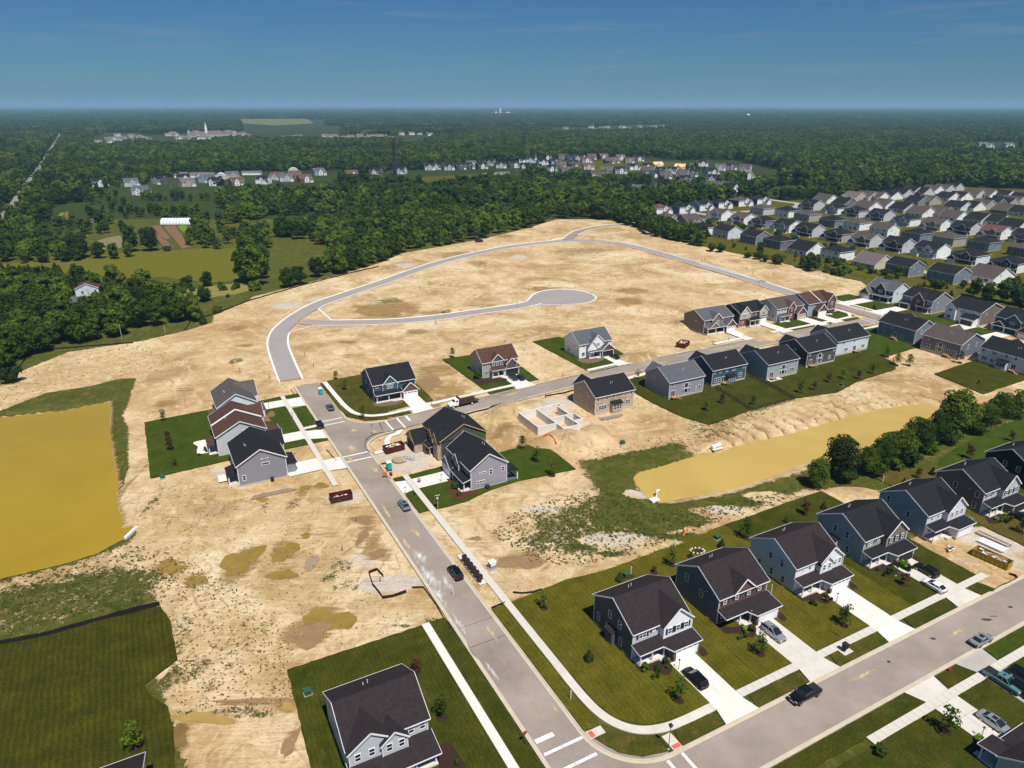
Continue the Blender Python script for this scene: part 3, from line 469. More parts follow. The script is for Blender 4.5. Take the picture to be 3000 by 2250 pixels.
# ---------------------------------------------------------------- lawns
def lawn_mat(name,c1,c2,c3,stripe=0.0,rz=0.0,width=1.1,dry=0.35):
 m=bpy.data.materials.new(name);m.use_nodes=True;nt=m.node_tree;L=nt.links;b=nt.nodes['Principled BSDF'];b.inputs['Roughness'].default_value=.95;b.inputs['Specular IOR Level'].default_value=.05
 tc=_n(nt,'ShaderNodeTexCoord');mp=_n(nt,'ShaderNodeMapping');mp.inputs[2].default_value=(0,0,rz);L.new(tc.outputs['Object'],mp.inputs[0])
 def no(sc,det,ro=.65):n=_n(nt,'ShaderNodeTexNoise');n.inputs['Scale'].default_value=sc;n.inputs['Detail'].default_value=det;n.inputs['Roughness'].default_value=ro;L.new(mp.outputs[0],n.inputs[0]);return n.outputs[0]
 a=no(.22,9,.75);r=_n(nt,'ShaderNodeValToRGB');e=r.color_ramp.elements;e.new(.5)
 for q,(p,c)in zip(e,((.32,c1),(.5,c2),(.70,c3))):q.position=p;q.color=(*c,1)
 L.new(a,r.inputs[0]);col=r.outputs[0]
 wv=_n(nt,'ShaderNodeTexWave');wv.inputs['Scale'].default_value=.5/width;wv.inputs['Distortion'].default_value=3.5;wv.inputs['Detail'].default_value=4;wv.inputs['Detail Scale'].default_value=.6;L.new(mp.outputs[0],wv.inputs[0])
 mr=_n(nt,'ShaderNodeMapRange');mr.inputs[3].default_value=1-stripe*.8;mr.inputs[4].default_value=1+stripe*.8;L.new(wv.outputs[1],mr.inputs[0])
 f=no(3.5,5,.75);m2=_n(nt,'ShaderNodeMapRange');m2.inputs[1].default_value=.3;m2.inputs[2].default_value=.7;m2.inputs[3].default_value=.5;m2.inputs[4].default_value=1.5;L.new(f,m2.inputs[0])
 mu=_n(nt,'ShaderNodeMath',operation='MULTIPLY');L.new(mr.outputs[0],mu.inputs[0]);L.new(m2.outputs[0],mu.inputs[1])
 vm=_n(nt,'ShaderNodeVectorMath',operation='SCALE');L.new(col,vm.inputs[0]);L.new(mu.outputs[0],vm.inputs['Scale'])
 d=no(.5,6,.75);m3=_n(nt,'ShaderNodeMapRange');m3.inputs[1].default_value=.56;m3.inputs[2].default_value=.74;m3.inputs[4].default_value=dry;L.new(d,m3.inputs[0])
 mx=_n(nt,'ShaderNodeMix',data_type='RGBA');mx.inputs[7].default_value=(.20,.145,.045,1);L.new(m3.outputs[0],mx.inputs[0]);L.new(vm.outputs[0],mx.inputs[6]);L.new(mx.outputs[2],b.inputs['Base Color'])
 bp=_n(nt,'ShaderNodeBump');bp.inputs['Strength'].default_value=.5;bp.inputs['Distance'].default_value=.08;L.new(f,bp.inputs['Height']);L.new(bp.outputs[0],b.inputs['Normal'])
 return m
LO=lawn_mat('olive lawn',(.055,.056,.005),(.085,.080,.007),(.125,.105,.012),.10,RA*-1,1.5,.3)
LG=lawn_mat('green lawn',(.026,.044,.004),(.042,.064,.006),(.066,.080,.009),.16,RA*-1+math.pi/2,1.0,.15)
LD=lawn_mat('dark lawn',(.026,.034,.003),(.044,.050,.005),(.074,.068,.008),.10,RA*-1,1.2,.28)
LB=lawn_mat('browning lawn',(.055,.052,.010),(.085,.070,.014),(.11,.085,.020),.18,RA*-1+.8,1.1,.4)
LS=lawn_mat('patchy sod',(.035,.042,.005),(.06,.062,.008),(.11,.085,.018),.0,0,1.1,.9)
LM=lawn_mat('mown meadow',(.026,.030,.003),(.042,.044,.004),(.070,.062,.006),.17,-RA,1.5,.2)  # lawn darkened to carry the lens vignette in its colour
NL=[0];rj=random.Random(77)
def ragged(P):
 o=[]
 for i in range(len(P)):
  a,c=P[i],P[(i+1)%len(P)];l=math.hypot(c[0]-a[0],c[1]-a[1]);n=max(1,int(l/1.3));o.append(a)
  for k in range(1,n):f=k/n;q=rj.uniform(-.13,.10);o.append((a[0]+(c[0]-a[0])*f-(c[1]-a[1])/l*q,a[1]+(c[1]-a[1])*f+(c[0]-a[0])/l*q))
 return o
def lawn(P,m,z=None):
 NL[0]+=1;P=ragged(P);return flat('lawn',P,(0.022+.0006*NL[0])if z is None else z,m,z0=-.45)
lawn(UV([(97.9,51.6),(98.3,58),(98.8,64.2),(97.7,72.7),(97.7,79),(61.4,79),(61.3,62.5),(62.6,56.5),(65.6,53.2),(70,51.9),(79,51.6)]),LO)
lawn(UV([(97.7,79.0),(98.1,86.9),(97.6,93.4),(98.2,98.7),(61.4,98.7),(61.4,79.0)]),LO)
lawn(UV([(98.2,98.7),(98.8,102.8),(99,106.5),(85,106.3),(80,118.2),(61.4,118.2),(61.4,98.7)]),LO)
lawn(UV([(99,106.5),(99,114.6),(99.4,133.1),(99.2,138.3),(61.4,138.3),(61.4,118.2),(80,118.2),(85,106.3)]),LD)
lawn(UV([(99.4,155.9),(97,165),(94.5,176),(80,178),(61.4,178),(61.4,157.6),(72,157.6),(90,156)]),LB)
lawn(UV([(101,213.9),(98.8,195),(97,184),(94.5,176),(80,178),(61,178),(61,240),(101,240)]),LG)
for(v0,v1,m)in((48.1,57.0,LS),(58.7,67.0,LS),(73.8,85.6,LS),(92.6,105.4,LS),(112.5,125.5,LD),(132.4,137.0,LD),(158,167,LB)):
 if v0<50:lawn(UV([(64.4,50.1),(64.4,47.9),(60.6,49.6),(58.3,52.4),(57.3,56.5),(57.2,57.0),(60.2,57.0),(61.3,54.8),(63.2,52)]),m)
 else:lawn(UV([(57.1,v0),(57.1,v1),(59.9,v1-(0.9 if v1<150 else 0)),(59.9,v0+.8)]),m)
lawn(UV([(97.8,47.4),(97.9,50.1),(66.0,50.1),(66.0,47.4)]),LO)
lawn(UV([(99.7,38.7),(99.8,35.7),(63.4,35.7),(63.4,38.8)]),LD);lawn(UV([(100,10.3),(99.7,34.2),(50,34.2),(50,10),(77,9.3)]),LD);lawn(UV([(61.5,35.7),(50,35.7),(50,38.8),(61.5,38.8)]),LD)
lawn(UV([(48.3,62),(48.3,97.0),(45.5,98.3),(45.5,62)]),LD);lawn(UV([(48.3,104.8),(48.3,110.4),(45.5,111.6),(45.5,104)]),LD);lawn(UV([(48.3,118.3),(48.3,160),(45.5,160),(45.5,117.8)]),LG)
lawn(UV([(44,62),(44,160),(16,160),(16,62)]),LD)
lawn(UV([(154.6,60.6),(154.6,78.2),(155.3,91),(147,91.4),(137,91.3),(138.6,74.4),(137.6,66),(135.6,60),(135.3,55),(135.8,51.6),(154.2,51.6)]),LG)
lawn(UV([(154.3,47.6),(154.3,50.1),(152,50.1),(152,47.6)]),LG);lawn(UV([(145.6,47.6),(146.3,50.1),(135.9,50.1),(136.0,47.6)]),LG)
lawn(UV([(222.8,28),(223.4,33.1),(203.4,33.1),(183.9,33.1),(184.3,12),(183.4,-6.7),(221.7,-6.7),(222.8,12)]),LG)
for u0,u1 in((220.2,223.4),(195.9,211.8),(193.2,194.7),(184.2,187.0)):lawn(UV([(u0,34.5),(u1,34.5),(u1,38.7),(u0,38.7)]),LG)
lawn(UV([(230.3,50),(231,61.9),(229.5,76),(207,76.4),(197.4,76),(196.2,62),(194.4,58.0),(196.4,53.8),(200.4,51),(207,50)]),LS);lawn(UV([(229,47),(229,48.4),(206,48.6),(199,49.5),(195,52.6),(193.1,57.5),(193,66.2),(190.7,66.3),(190.3,58),(192.4,52),(197.8,47.9),(205,47)]),LS)
lawn(UV([(232.6,93.8),(232.1,104),(226,116),(210,116),(197.6,115),(196.9,94.3)]),LG);lawn(UV([(195.4,94.3),(195.9,103.6),(193.2,103.8),(192.7,94.2)]),LG)
lawn(UV([(235.4,134),(236,146),(214,158),(198.6,156.5),(197.6,134.6)]),LG);lawn(UV([(196.1,134.6),(196.9,146.4),(195.6,147),(195,134.6)]),LG)
lawn(UV([(162.5,136.8),(149.6,137.8),(141.7,140.9),(142.6,150),(143.8,160),(144.3,179.2),(141.4,195.9),(144.9,210.3),(146.6,233.1),(150.8,239.1),(168,243.6),(183,243),(183,137)]),LD)
lawn(UV([(137.2,240.8),(118,237.2),(119,262.3),(122,279),(139,279),(138.8,262)]),LD)
lawn(UV([(165.9,242.4),(157.2,241.4),(158.7,259.9),(159.4,279),(180,280),(187,270),(187.4,246),(180,243)]),LG)
for v0,v1,m in((237.4,252.2,LG),(258.8,262.4,LG),(268.4,280,LG)):lawn(UV([(209,v0),(209,v1),(200,v1),(200,v0)]),m);lawn(UV([(198.3,v0),(198.3,v1-1),(196.3,v1-1.6),(196.3,v0+.6)]),m)
for u0,u1,m in((201.8,212.8,LG),(219.6,228,LG),(185,195,LS),(171,184,LG),(156.5,163.6,LG)):lawn(UV([(u0,296.3),(u0,311.5),(u1,311.5),(u1,296.3)]),m)
lawn(px([(-60,1890),(0,1888),(158,1857),(316,1812),(470,1776),(500,1818),(512,1880),(520,1930),(478,1962),(425,2006),(442,2037),(492,2070),(505,2120),(515,2290),(-60,2290)]),LM)
FO=lawn_mat('hay field',(.105,.105,.010),(.12,.118,.012),(.135,.13,.016),.03,.4,5,.1)
flat('hay_field',px([(-40,779),(0,775),(100,765),(203,756),(300,746),(400,738),(497,733),(600,729),(706,727),(712,745),(704,770),(700,795),(705,822),(640,828),(560,824),(470,812),(390,816),(200,800),(0,805),(-40,806)]),.12,FO,z0=-.4)
FL_=lawn_mat('pale mown grass',(.17,.16,.04),(.21,.19,.055),(.26,.23,.07),.2,.2,1.4,.3)
flat('mown_strip',px([(508,858),(560,848),(640,836),(700,830),(725,836),(728,852),(690,862),(600,874),(540,880),(515,872)]),.12,FL_,z0=-.4)
FB=lawn_mat('ploughed soil',(.15,.085,.045),(.19,.11,.06),(.23,.14,.08),.08,.5,1.2,.2)
for q in([(428,668),(440,664),(510,726),(486,729)],[(478,664),(512,660),(556,724),(534,730)],[(445,663),(470,661),(500,700),(482,704)]):flat('ploughed_bed',px(q),.2,FB,z0=-.4)
flat('bean_bed',px([(520,662),(545,660),(552,676),(534,680)]),.2,lawn_mat('bright greens',(.10,.17,.01),(.13,.21,.015),(.16,.24,.02),.1,.3,1,0),z0=-.4)
flat('dry_bed',px([(285,705),(330,694),(352,690),(366,722),(330,732),(280,730)]),.2,lawn_mat('dry stalks',(.16,.14,.07),(.20,.17,.09),(.24,.20,.11),.1,.3,1,.3),z0=-.4)
flat('bean_bed',px([(160,640),(178,624),(188,622),(182,650),(165,660)]),.2,bpy.data.materials['bright greens'],z0=-.4);flat('ploughed_bed',px([(190,622),(200,620),(200,655),(186,658)]),.2,FB,z0=-.4)
# ---------------------------------------------------------------- houses
WC={'charcoal':(.085,.085,.09),'slate':(.14,.155,.19),'ltblue':(.60,.67,.72),'sage':(.33,.38,.40),'blue':(.27,.35,.42),'taupe':(.19,.15,.13),'black':(.014,.018,.022),'white':(.80,.82,.83),'ltgrey':(.50,.51,.54),'grey':(.235,.24,.28),'bluegrey':(.17,.21,.26),'teal':(.045,.105,.135),'darkteal':(.028,.055,.07),'navy':(.022,.04,.065),'tan':(.46,.42,.36),'greige':(.36,.345,.32),'brick':(.12,.055,.04),'brown':(.20,.155,.12),'lilac':(.30,.29,.35),'wood':(.62,.40,.18),'wrap':(.66,.64,.70),'osb':(.42,.335,.25),'cedar':(.35,.14,.05),'cream':(.58,.53,.44)}  # the light blue also carries bluish shade painted onto white siding
RC={'plum':(.032,.025,.027),'black':(.019,.020,.023),'grey':(.095,.10,.115),'brown':(.085,.045,.035),'taupe':(.088,.070,.064),'redbrown':(.12,.065,.055),'stone':(.095,.083,.078),'wood':(.72,.50,.22),'weathered':(.15,.12,.115)}
def wmat(c):
 if c=='brick':return mat('brick wall',(.12,.055,.04),.9,.35,1,brick=(.16,.11,.09))
 if c=='redbrick':return mat('red brick wall',(.14,.035,.03),.9,.35,1,brick=(.16,.08,.07))
 if c in('osb','wood','wrap'):return mat(c+' sheathing',WC[c],.8,.28 if c=='osb' else .12,1.1,detail=2)
 return mat(c+' siding',WC[c],.6,.04,.8,siding=.2,spec=.25)
def rmat(c):return mat(c+' shingles',RC[c],.95,.26,1.3,.25,12,spec=.08,detail=7,stretch=(1,1,3))
TRIM=mat('white trim',(.80,.81,.84),.5,.03,1);FOUND=mat('foundation concrete',(.48,.43,.35),.9,.1,.8,.1)
def glassm():
 m=mat('window glass',(.02,.026,.03),.08,.3,.4,spec=.6);return m
GLASS=glassm()
DOORW=mat('white door panel',(.78,.80,.83),.45,.02,1);DARKP=mat('dark paint',(.025,.025,.03),.5,.1,1);SHADEIN=mat('dark interior',(.02,.018,.016),.9,.1,1)  # last one is a near-black colour painting the shade inside open doors
CEDAR=mat('cedar timber',(.45,.27,.11),.8,.2,2);NEWWOOD=mat('new lumber',(.62,.42,.20),.8,.2,2);STONEM=mat('stacked stone',(.20,.15,.13),.9,.5,3,.4,8)
MC={}
def cached(key,fn):
 if key not in MC:MC[key]=fn()
 return MC[key]
def frame_mesh(w,h,fm,rail=True,mull=0,t=.11):
 def mk():
  b=MB();b.box(-w/2,w/2,-.07,0,0,t);b.box(-w/2,w/2,-.07,0,h-t,h);b.box(-w/2,-w/2+t,-.07,0,t,h-t);b.box(w/2-t,w/2,-.07,0,t,h-t)
  if rail:b.box(-w/2+t,w/2-t,-.065,0,h*.5-.03,h*.5+.03)
  for k in range(mull):x=-w/2+w*(k+1)/(mull+1);b.box(x-.05,x+.05,-.068,0,t,h-t)
  return b.mesh('window',fm)
 return cached(('f',round(w,2),round(h,2),fm.name,rail,mull,t),mk)
def pane_mesh(w,h,t=.11):return cached(('p',round(w,2),round(h,2)),lambda:MB().box(-w/2+t,w/2-t,-.02,-.005,t,h-t).mesh('pane',GLASS))
def win2_mesh(w,h):
 def mk():
  b=MB();t=.12;b.box(-w/2,w/2,-.05,0,0,h);b.box(-w/2+t,w/2-t,-.06,-.05,t,h*.5-.04);b.box(-w/2+t,w/2-t,-.06,-.05,h*.5+.04,h-t);me=b.mesh('window',TRIM);me.materials.append(GLASS)
  for p in me.polygons:
   if p.index>=6:p.material_index=1
  return me
 return cached(('w2',round(w,2),round(h,2)),mk)
ROT={'f':0,'b':math.pi,'l':-math.pi/2,'r':math.pi/2}
def onface(face,c,z,Wd,D,yf=0.0,off=0.0):
 return{'f':(c,yf-off,z),'b':(c,D+off,z),'l':(-off,c,z),'r':(Wd+off,c,z)}[face]
def beam(b,p,q,w,h):
 p=Vector(p);q=Vector(q);d=(q-p).normalized();s=Vector((0,0,1)).cross(d)
 s=Vector((1,0,0))if s.length<1e-4 else s.normalized();n=d.cross(s);vs=[a+s*sx*w/2+n*sy*h/2 for a in(p,q)for sx,sy in((-1,-1),(1,-1),(1,1),(-1,1))]
 return b.add(vs,[(0,1,2,3),(7,6,5,4),(0,4,5,1),(1,5,6,2),(2,6,7,3),(3,7,4,0)])
def plate(b,P,t=.16):
 n=len(P);return b.add(list(P)+[(x,y,z-t)for x,y,z in P],[tuple(range(n)),tuple(range(2*n-1,n-1,-1))]+[(i,n+i,n+(i+1)%n,(i+1)%n)for i in range(n)])
def gable_x(b,tr,x0,x1,y0,y1,ze,rise,o=.35,oe=.4,left=True,right=True):
 ym=(y0+y1)/2;s=rise/(ym-y0);zl=ze-oe*s;zt=ze+rise
 plate(b,[(x0-o,y0-oe,zl+.1),(x1+o,y0-oe,zl+.1),(x1+o,ym,zt+.1),(x0-o,ym,zt+.1)]);plate(b,[(x0-o,ym,zt+.1),(x1+o,ym,zt+.1),(x1+o,y1+oe,zl+.1),(x0-o,y1+oe,zl+.1)])
 for y,yy in((y0-oe-.03,0),(y1+oe+.03,0)):beam(tr,(x0-o-.02,y,zl),(x1+o+.02,y,zl),.07,.20)
 for x,on in((x0-o-.03,left),(x1+o+.03,right)):
  if on:beam(tr,(x,y0-oe,zl),(x,ym,zt),.06,.24);beam(tr,(x,y1+oe,zl),(x,ym,zt),.06,.24)
def gable_y(b,tr,x0,x1,yf,yb,ze,rise,o=.3,oe=.3):
 xm=(x0+x1)/2;s=rise/(xm-x0);zl=ze-oe*s;zt=ze+rise
 plate(b,[(x0-oe,yf-o,zl+.1),(xm,yf-o,zt+.1),(xm,yb,zt+.1),(x0-oe,yb,zl+.1)]);plate(b,[(xm,yf-o,zt+.1),(x1+oe,yf-o,zl+.1),(x1+oe,yb,zl+.1),(xm,yb,zt+.1)])
 beam(tr,(x0-oe,yf-o-.03,zl),(xm,yf-o-.03,zt),.06,.26);beam(tr,(x1+oe,yf-o-.03,zl),(xm,yf-o-.03,zt),.06,.26)
def hip(b,tr,x0,x1,y0,y1,ze,rise,o=.45):
 x0-=o;x1+=o;y0-=o;y1+=o;ze-=.12;k=min(x1-x0,y1-y0)/2;ym=(y0+y1)/2;xm=(x0+x1)/2;zt=ze+rise
 if x1-x0>=y1-y0:A_,B_=(x0+k,ym,zt),(x1-k,ym,zt);F4=[[(x0,y0,ze),(x1,y0,ze),B_,A_],[(x1,y1,ze),(x0,y1,ze),A_,B_],[(x0,y1,ze),(x0,y0,ze),A_],[(x1,y0,ze),(x1,y1,ze),B_]]
 else:A_,B_=(xm,y0+k,zt),(xm,y1-k,zt);F4=[[(x0,y0,ze),(x1,y0,ze),A_],[(x1,y1,ze),(x0,y1,ze),B_],[(x0,y1,ze),(x0,y0,ze),A_,B_],[(x1,y0,ze),(x1,y1,ze),B_,A_]]
 for f in F4:plate(b,[(p[0],p[1],p[2]+.1)for p in f],.14)
 for p,q in(((x0,y0),(x1,y0)),((x1,y0),(x1,y1)),((x1,y1),(x0,y1)),((x0,y1),(x0,y0))):beam(tr,(*p,ze),(*q,ze),.07,.2)
def pent(b,x0,x1,y0,y1,z0,ze,rise,axis):
 if axis=='x':ym=(y0+y1)/2;P=[(y0,z0),(y1,z0),(y1,ze),(ym,ze+rise),(y0,ze)];A_=[(x0,y,z)for y,z in P];B_=[(x1,y,z)for y,z in P]
 else:xm=(x0+x1)/2;P=[(x1,z0),(x0,z0),(x0,ze),(xm,ze+rise),(x1,ze)];A_=[(x,y0,z)for x,z in P];B_=[(x,y1,z)for x,z in P]
 return b.add(A_+B_,[(4,3,2,1,0),(5,6,7,8,9)]+[(i,(i+1)%5,5+(i+1)%5,5+i)for i in range(5)])
def corner_boards(tr,Wd,D,z0,z1,yf=0):
 for x in(0,Wd):
  for y in(yf,D):tr.box(x-.07,x+.07,y-.07,y+.07,z0,z1)
def garage_door_mesh(w,h=2.2,lights=True,dm=None):
 def mk():
  b=MB();n=4
  for k in range(n):
   z=h*k/n;b.box(-w/2,w/2,-.03,0,z+.01,z+h/n-.01)
   m_=int(w/.62)
   if not(lights and k==n-1):
    for j in range(m_):x=-w/2+w*j/m_;b.box(x+.07,x+w/m_-.07,-.045,-.03,z+.1,z+h/n-.1)
  return b.mesh('garage_door',dm or DOORW)
 return cached(('g',round(w,2),lights,(dm or DOORW).name),mk)
def light_strip(w,h=2.2):
 def mk():
  b=MB();n=4
  for j in range(n):x=-w/2+w*(j+.5)/n;b.box(x-w/n*.38,x+w/n*.38,-.05,-.03,h*.8,h*.93)
  return b.mesh('pane',GLASS)
 return cached(('gs',round(w,2)),mk)
def shutter_mesh(h):return cached(('s',round(h,2)),lambda:MB().box(-.2,.2,-.05,0,0,h).mesh('shutter',DARKP))
def add_window(root,face,c,z,w,h,Wd,D,yf=0.,fm=None,sh=False,far=False,rail=True,mull=0,off=.01):
 p=onface(face,c,z,Wd,D,yf,off)
 if far:return obj('window',win2_mesh(w,h),root,loc=p,rot=(0,0,ROT[face]))
 wn=obj('window',frame_mesh(w,h,fm or TRIM,rail,mull),root,loc=p,rot=(0,0,ROT[face]));obj('pane',pane_mesh(w,h),wn)
 if sh:
  for s in(-1,1):obj('shutter',shutter_mesh(h),wn,loc=(s*(w/2+.23),0,0))
 return wn
def post(b,x,y,z0,z1,r=.12):b.box(x-r,x+r,y-r,y+r,z0+.12,z1);b.box(x-r-.05,x+r+.05,y-r-.05,y+r+.05,z0,z0+.12);return b
def house(label,loc,rz,Wd=12,D=11,h=5.75,wall='grey',roof='black',kind='x',rise=3.2,front=None,gables=(),garage=None,porch=None,lower=None,wins=(),group=None,far=False,trimm=None,extra=None,found=.25,vents=True,walls2=None,name='house',door=True,base=0):
 t=thing(name,label,'house',(loc[0],loc[1],base),rz,group);tm=trimm or TRIM;wm=wmat(wall);fm=wmat(front)if front else wm;rm=rmat(roof)
 b=MB();pent(b,0,Wd,0,D,found,h,rise if kind in 'xy' else 0.001,kind if kind in 'xy' else 'x');obj('wall',b,t,wm)
 if found>.05:obj('foundation',MB().box(-.03,Wd+.03,-.03,D+.03,-.6,found),t,FOUND)
 r=MB();tr=MB()
 if kind=='x':gable_x(r,tr,0,Wd,0,D,h,rise)
 elif kind=='y':gable_y(r,tr,0,Wd,0,D+.35,h,rise,.35,.4);beam(tr,(-.4,D+.38,h-.3),(Wd/2,D+.38,h+rise),.06,.24);beam(tr,(Wd+.4,D+.38,h-.3),(Wd/2,D+.38,h+rise),.06,.24)
 else:hip(r,tr,0,Wd,0,D,h,rise)
 s=rise/(D/2)if kind!='y' else 1
 if front:obj('front_cladding',MB().box(.0,Wd,-.03,.02,found,h-.1),t,fm)
 if kind!='h':corner_boards(tr,Wd,D,found,h-.1,-.02)
 for g in gables:
  x0,x1,yf,ze,rs,zb,cl=g;gb=MB();pent(gb,x0,x1,yf,.3 if ze>3.2 else .1,zb,ze,rs,'y');obj('gable_wall',gb,t,wmat(cl));gr_=MB();yb=max(.4,(ze+rs-h)/s+.05)if ze>3.2 else .2
  gable_y(gr_,tr,x0,x1,yf,yb,ze,rs);obj('gable_roof',gr_,t,rm)
  if yf<-.3 and ze>3.2:
   for x in(x0,x1):tr.box(x-.06,x+.06,yf-.05,yf+.07,zb,ze)
 obj('roof',r,t,rm)
 if garage:
  x0,x1,yf,gh,cl,rs,op,ri=garage;obj('garage_wall',MB().box(x0,x1,yf,.05,.0,gh)if rs!='gable' else pent(MB(),x0,x1,yf,.05,0,gh,ri,'y'),t,wmat(cl))
  if rs=='gable':gr_=MB();gable_y(gr_,tr,x0,x1,yf,.1 if h>3.5 else max(.3,ri/s),gh,ri);obj('garage_roof',gr_,t,rm)
  elif rs=='shed':gr_=MB();plate(gr_,[(x0-.3,yf-.4,gh),(x1+.3,yf-.4,gh),(x1+.3,.02,gh+ri),(x0-.3,.02,gh+ri)]);beam(tr,(x0-.3,yf-.43,gh-.08),(x1+.3,yf-.43,gh-.08),.06,.2);obj('garage_roof',gr_,t,rm)
  elif rs=='hip':gr_=MB();hip(gr_,tr,x0,x1,yf,1.2,gh,ri);obj('garage_roof',gr_,t,rm)
  gw=min(4.9,x1-x0-.9);xc=(x0+x1)/2
  if op=='open':obj('garage_shade_panel',MB().box(xc-gw/2,xc+gw/2,yf-.02,yf+.02,0.02,2.25),t,SHADEIN)  # flat dark panel on the wall, painted as the shaded garage inside
  else:
   gd=obj('garage_door',garage_door_mesh(gw,2.2,op!='plain',DARKP if op=='dark' else(DOORW if op!='tan' else mat('tan door',(.50,.44,.38),.5,.03,1))),t,loc=(xc,yf-.01,.02))
   if op!='plain' and not far:obj('pane',light_strip(gw),gd)
  for sx in(-1,1):tr.box(xc+sx*(gw/2+.08)-.08,xc+sx*(gw/2+.08)+.08,yf-.05,yf,0,2.3)
  tr.box(xc-gw/2-.16,xc+gw/2+.16,yf-.05,yf,2.25,2.42)
 if porch:
  x0,x1,d,zl,zh,ps=porch;obj('porch_floor',MB().box(x0,x1,-d,-.02,-.3,.3),t,CONC);obj('porch_step',MB().box(x0+(x1-x0)*.6,x1-.2,-d-.7,-d-.01,-.3,.16),t,CONC)
  if zh:pr_=MB();plate(pr_,[(x0-.3,-d-.35,zl),(x1+.3,-d-.35,zl),(x1+.3,.0,zh),(x0-.3,.0,zh)]);beam(tr,(x0-.3,-d-.38,zl-.06),(x1+.3,-d-.38,zl-.06),.06,.2);beam(tr,(x0-.32,-d-.35,zl-.06),(x0-.32,0,zh-.06),.05,.18);beam(tr,(x1+.32,-d-.35,zl-.06),(x1+.32,0,zh-.06),.05,.18);obj('porch_roof',pr_,t,rm)
  for q in ps:obj('porch_post',post(MB(),q,-d+.2,.3,zl-.1),t,tm)
  tr.box(x0,x1,-d+.08,-d+.28,zl-.35,zl-.1)
 if door and not far and porch:obj('front_door',MB().box(-.5,.5,-.06,0,0,2.1),t,DARKP,loc=(porch[1]-1.0,-.02,.3))
 for wn in wins:add_window(t,*wn[:5],Wd,D,*(wn[5:6]or(0.,)),fm=trimm,sh=(wn[6]if len(wn)>6 else False),far=far,rail=(wn[7]if len(wn)>7 else True),mull=(wn[8]if len(wn)>8 else 0))
 if vents and not far and kind!='y':
  for k in(0,.75):obj('vent_pipe',MB().tube((Wd*.42+k,D*.72+k*.3,h+rise*.45),(Wd*.42+k,D*.72+k*.3,h+rise*.62+.45),.06,n=6),t,TRIM)
 if extra:extra(t,Wd,D,h,rise,tr)
 obj('trim',tr,t,tm)
 return t
def lower_roof(t,rm,tr,xs=(-.25,5.75,12.0),yp=-2.45,yg=-4.0,zt=3.32,zb=2.60,y2=-1.2):
 s=(zt-zb)/(0-yg);z=lambda y:zb+(y-yg)*s;b=MB()
 plate(b,[(xs[0],yp,z(yp)),(xs[1],yp,z(yp)),(xs[1],0,zt),(xs[0],0,zt)],.14)
 plate(b,[(xs[1],yg,zb),(xs[2],yg,zb),(xs[2],0,zt),(xs[1],0,zt)],.14)
 plate(b,[(xs[1]-1.1,yp,z(yp)),(xs[1],yp-.02,z(yp)),(xs[1]+.01,yg,zb)][:3],.14)
 obj('lower_roof',b,t,rm);beam(tr,(xs[0],yp-.03,z(yp)-.1),(xs[1]-1.0,yp-.03,z(yp)-.1),.06,.2);beam(tr,(xs[1],yg-.03,zb-.1),(xs[2],yg-.03,zb-.1),.06,.2);beam(tr,(xs[1]-1.05,yp-.04,z(yp)-.1),(xs[1],yg-.03,zb-.1),.06,.2)
 beam(tr,(xs[0]-.03,yp,z(yp)-.1),(xs[0]-.03,0,zt-.1),.05,.18);beam(tr,(xs[2]+.03,yg,zb-.1),(xs[2]+.03,0,zt-.1),.05,.18)
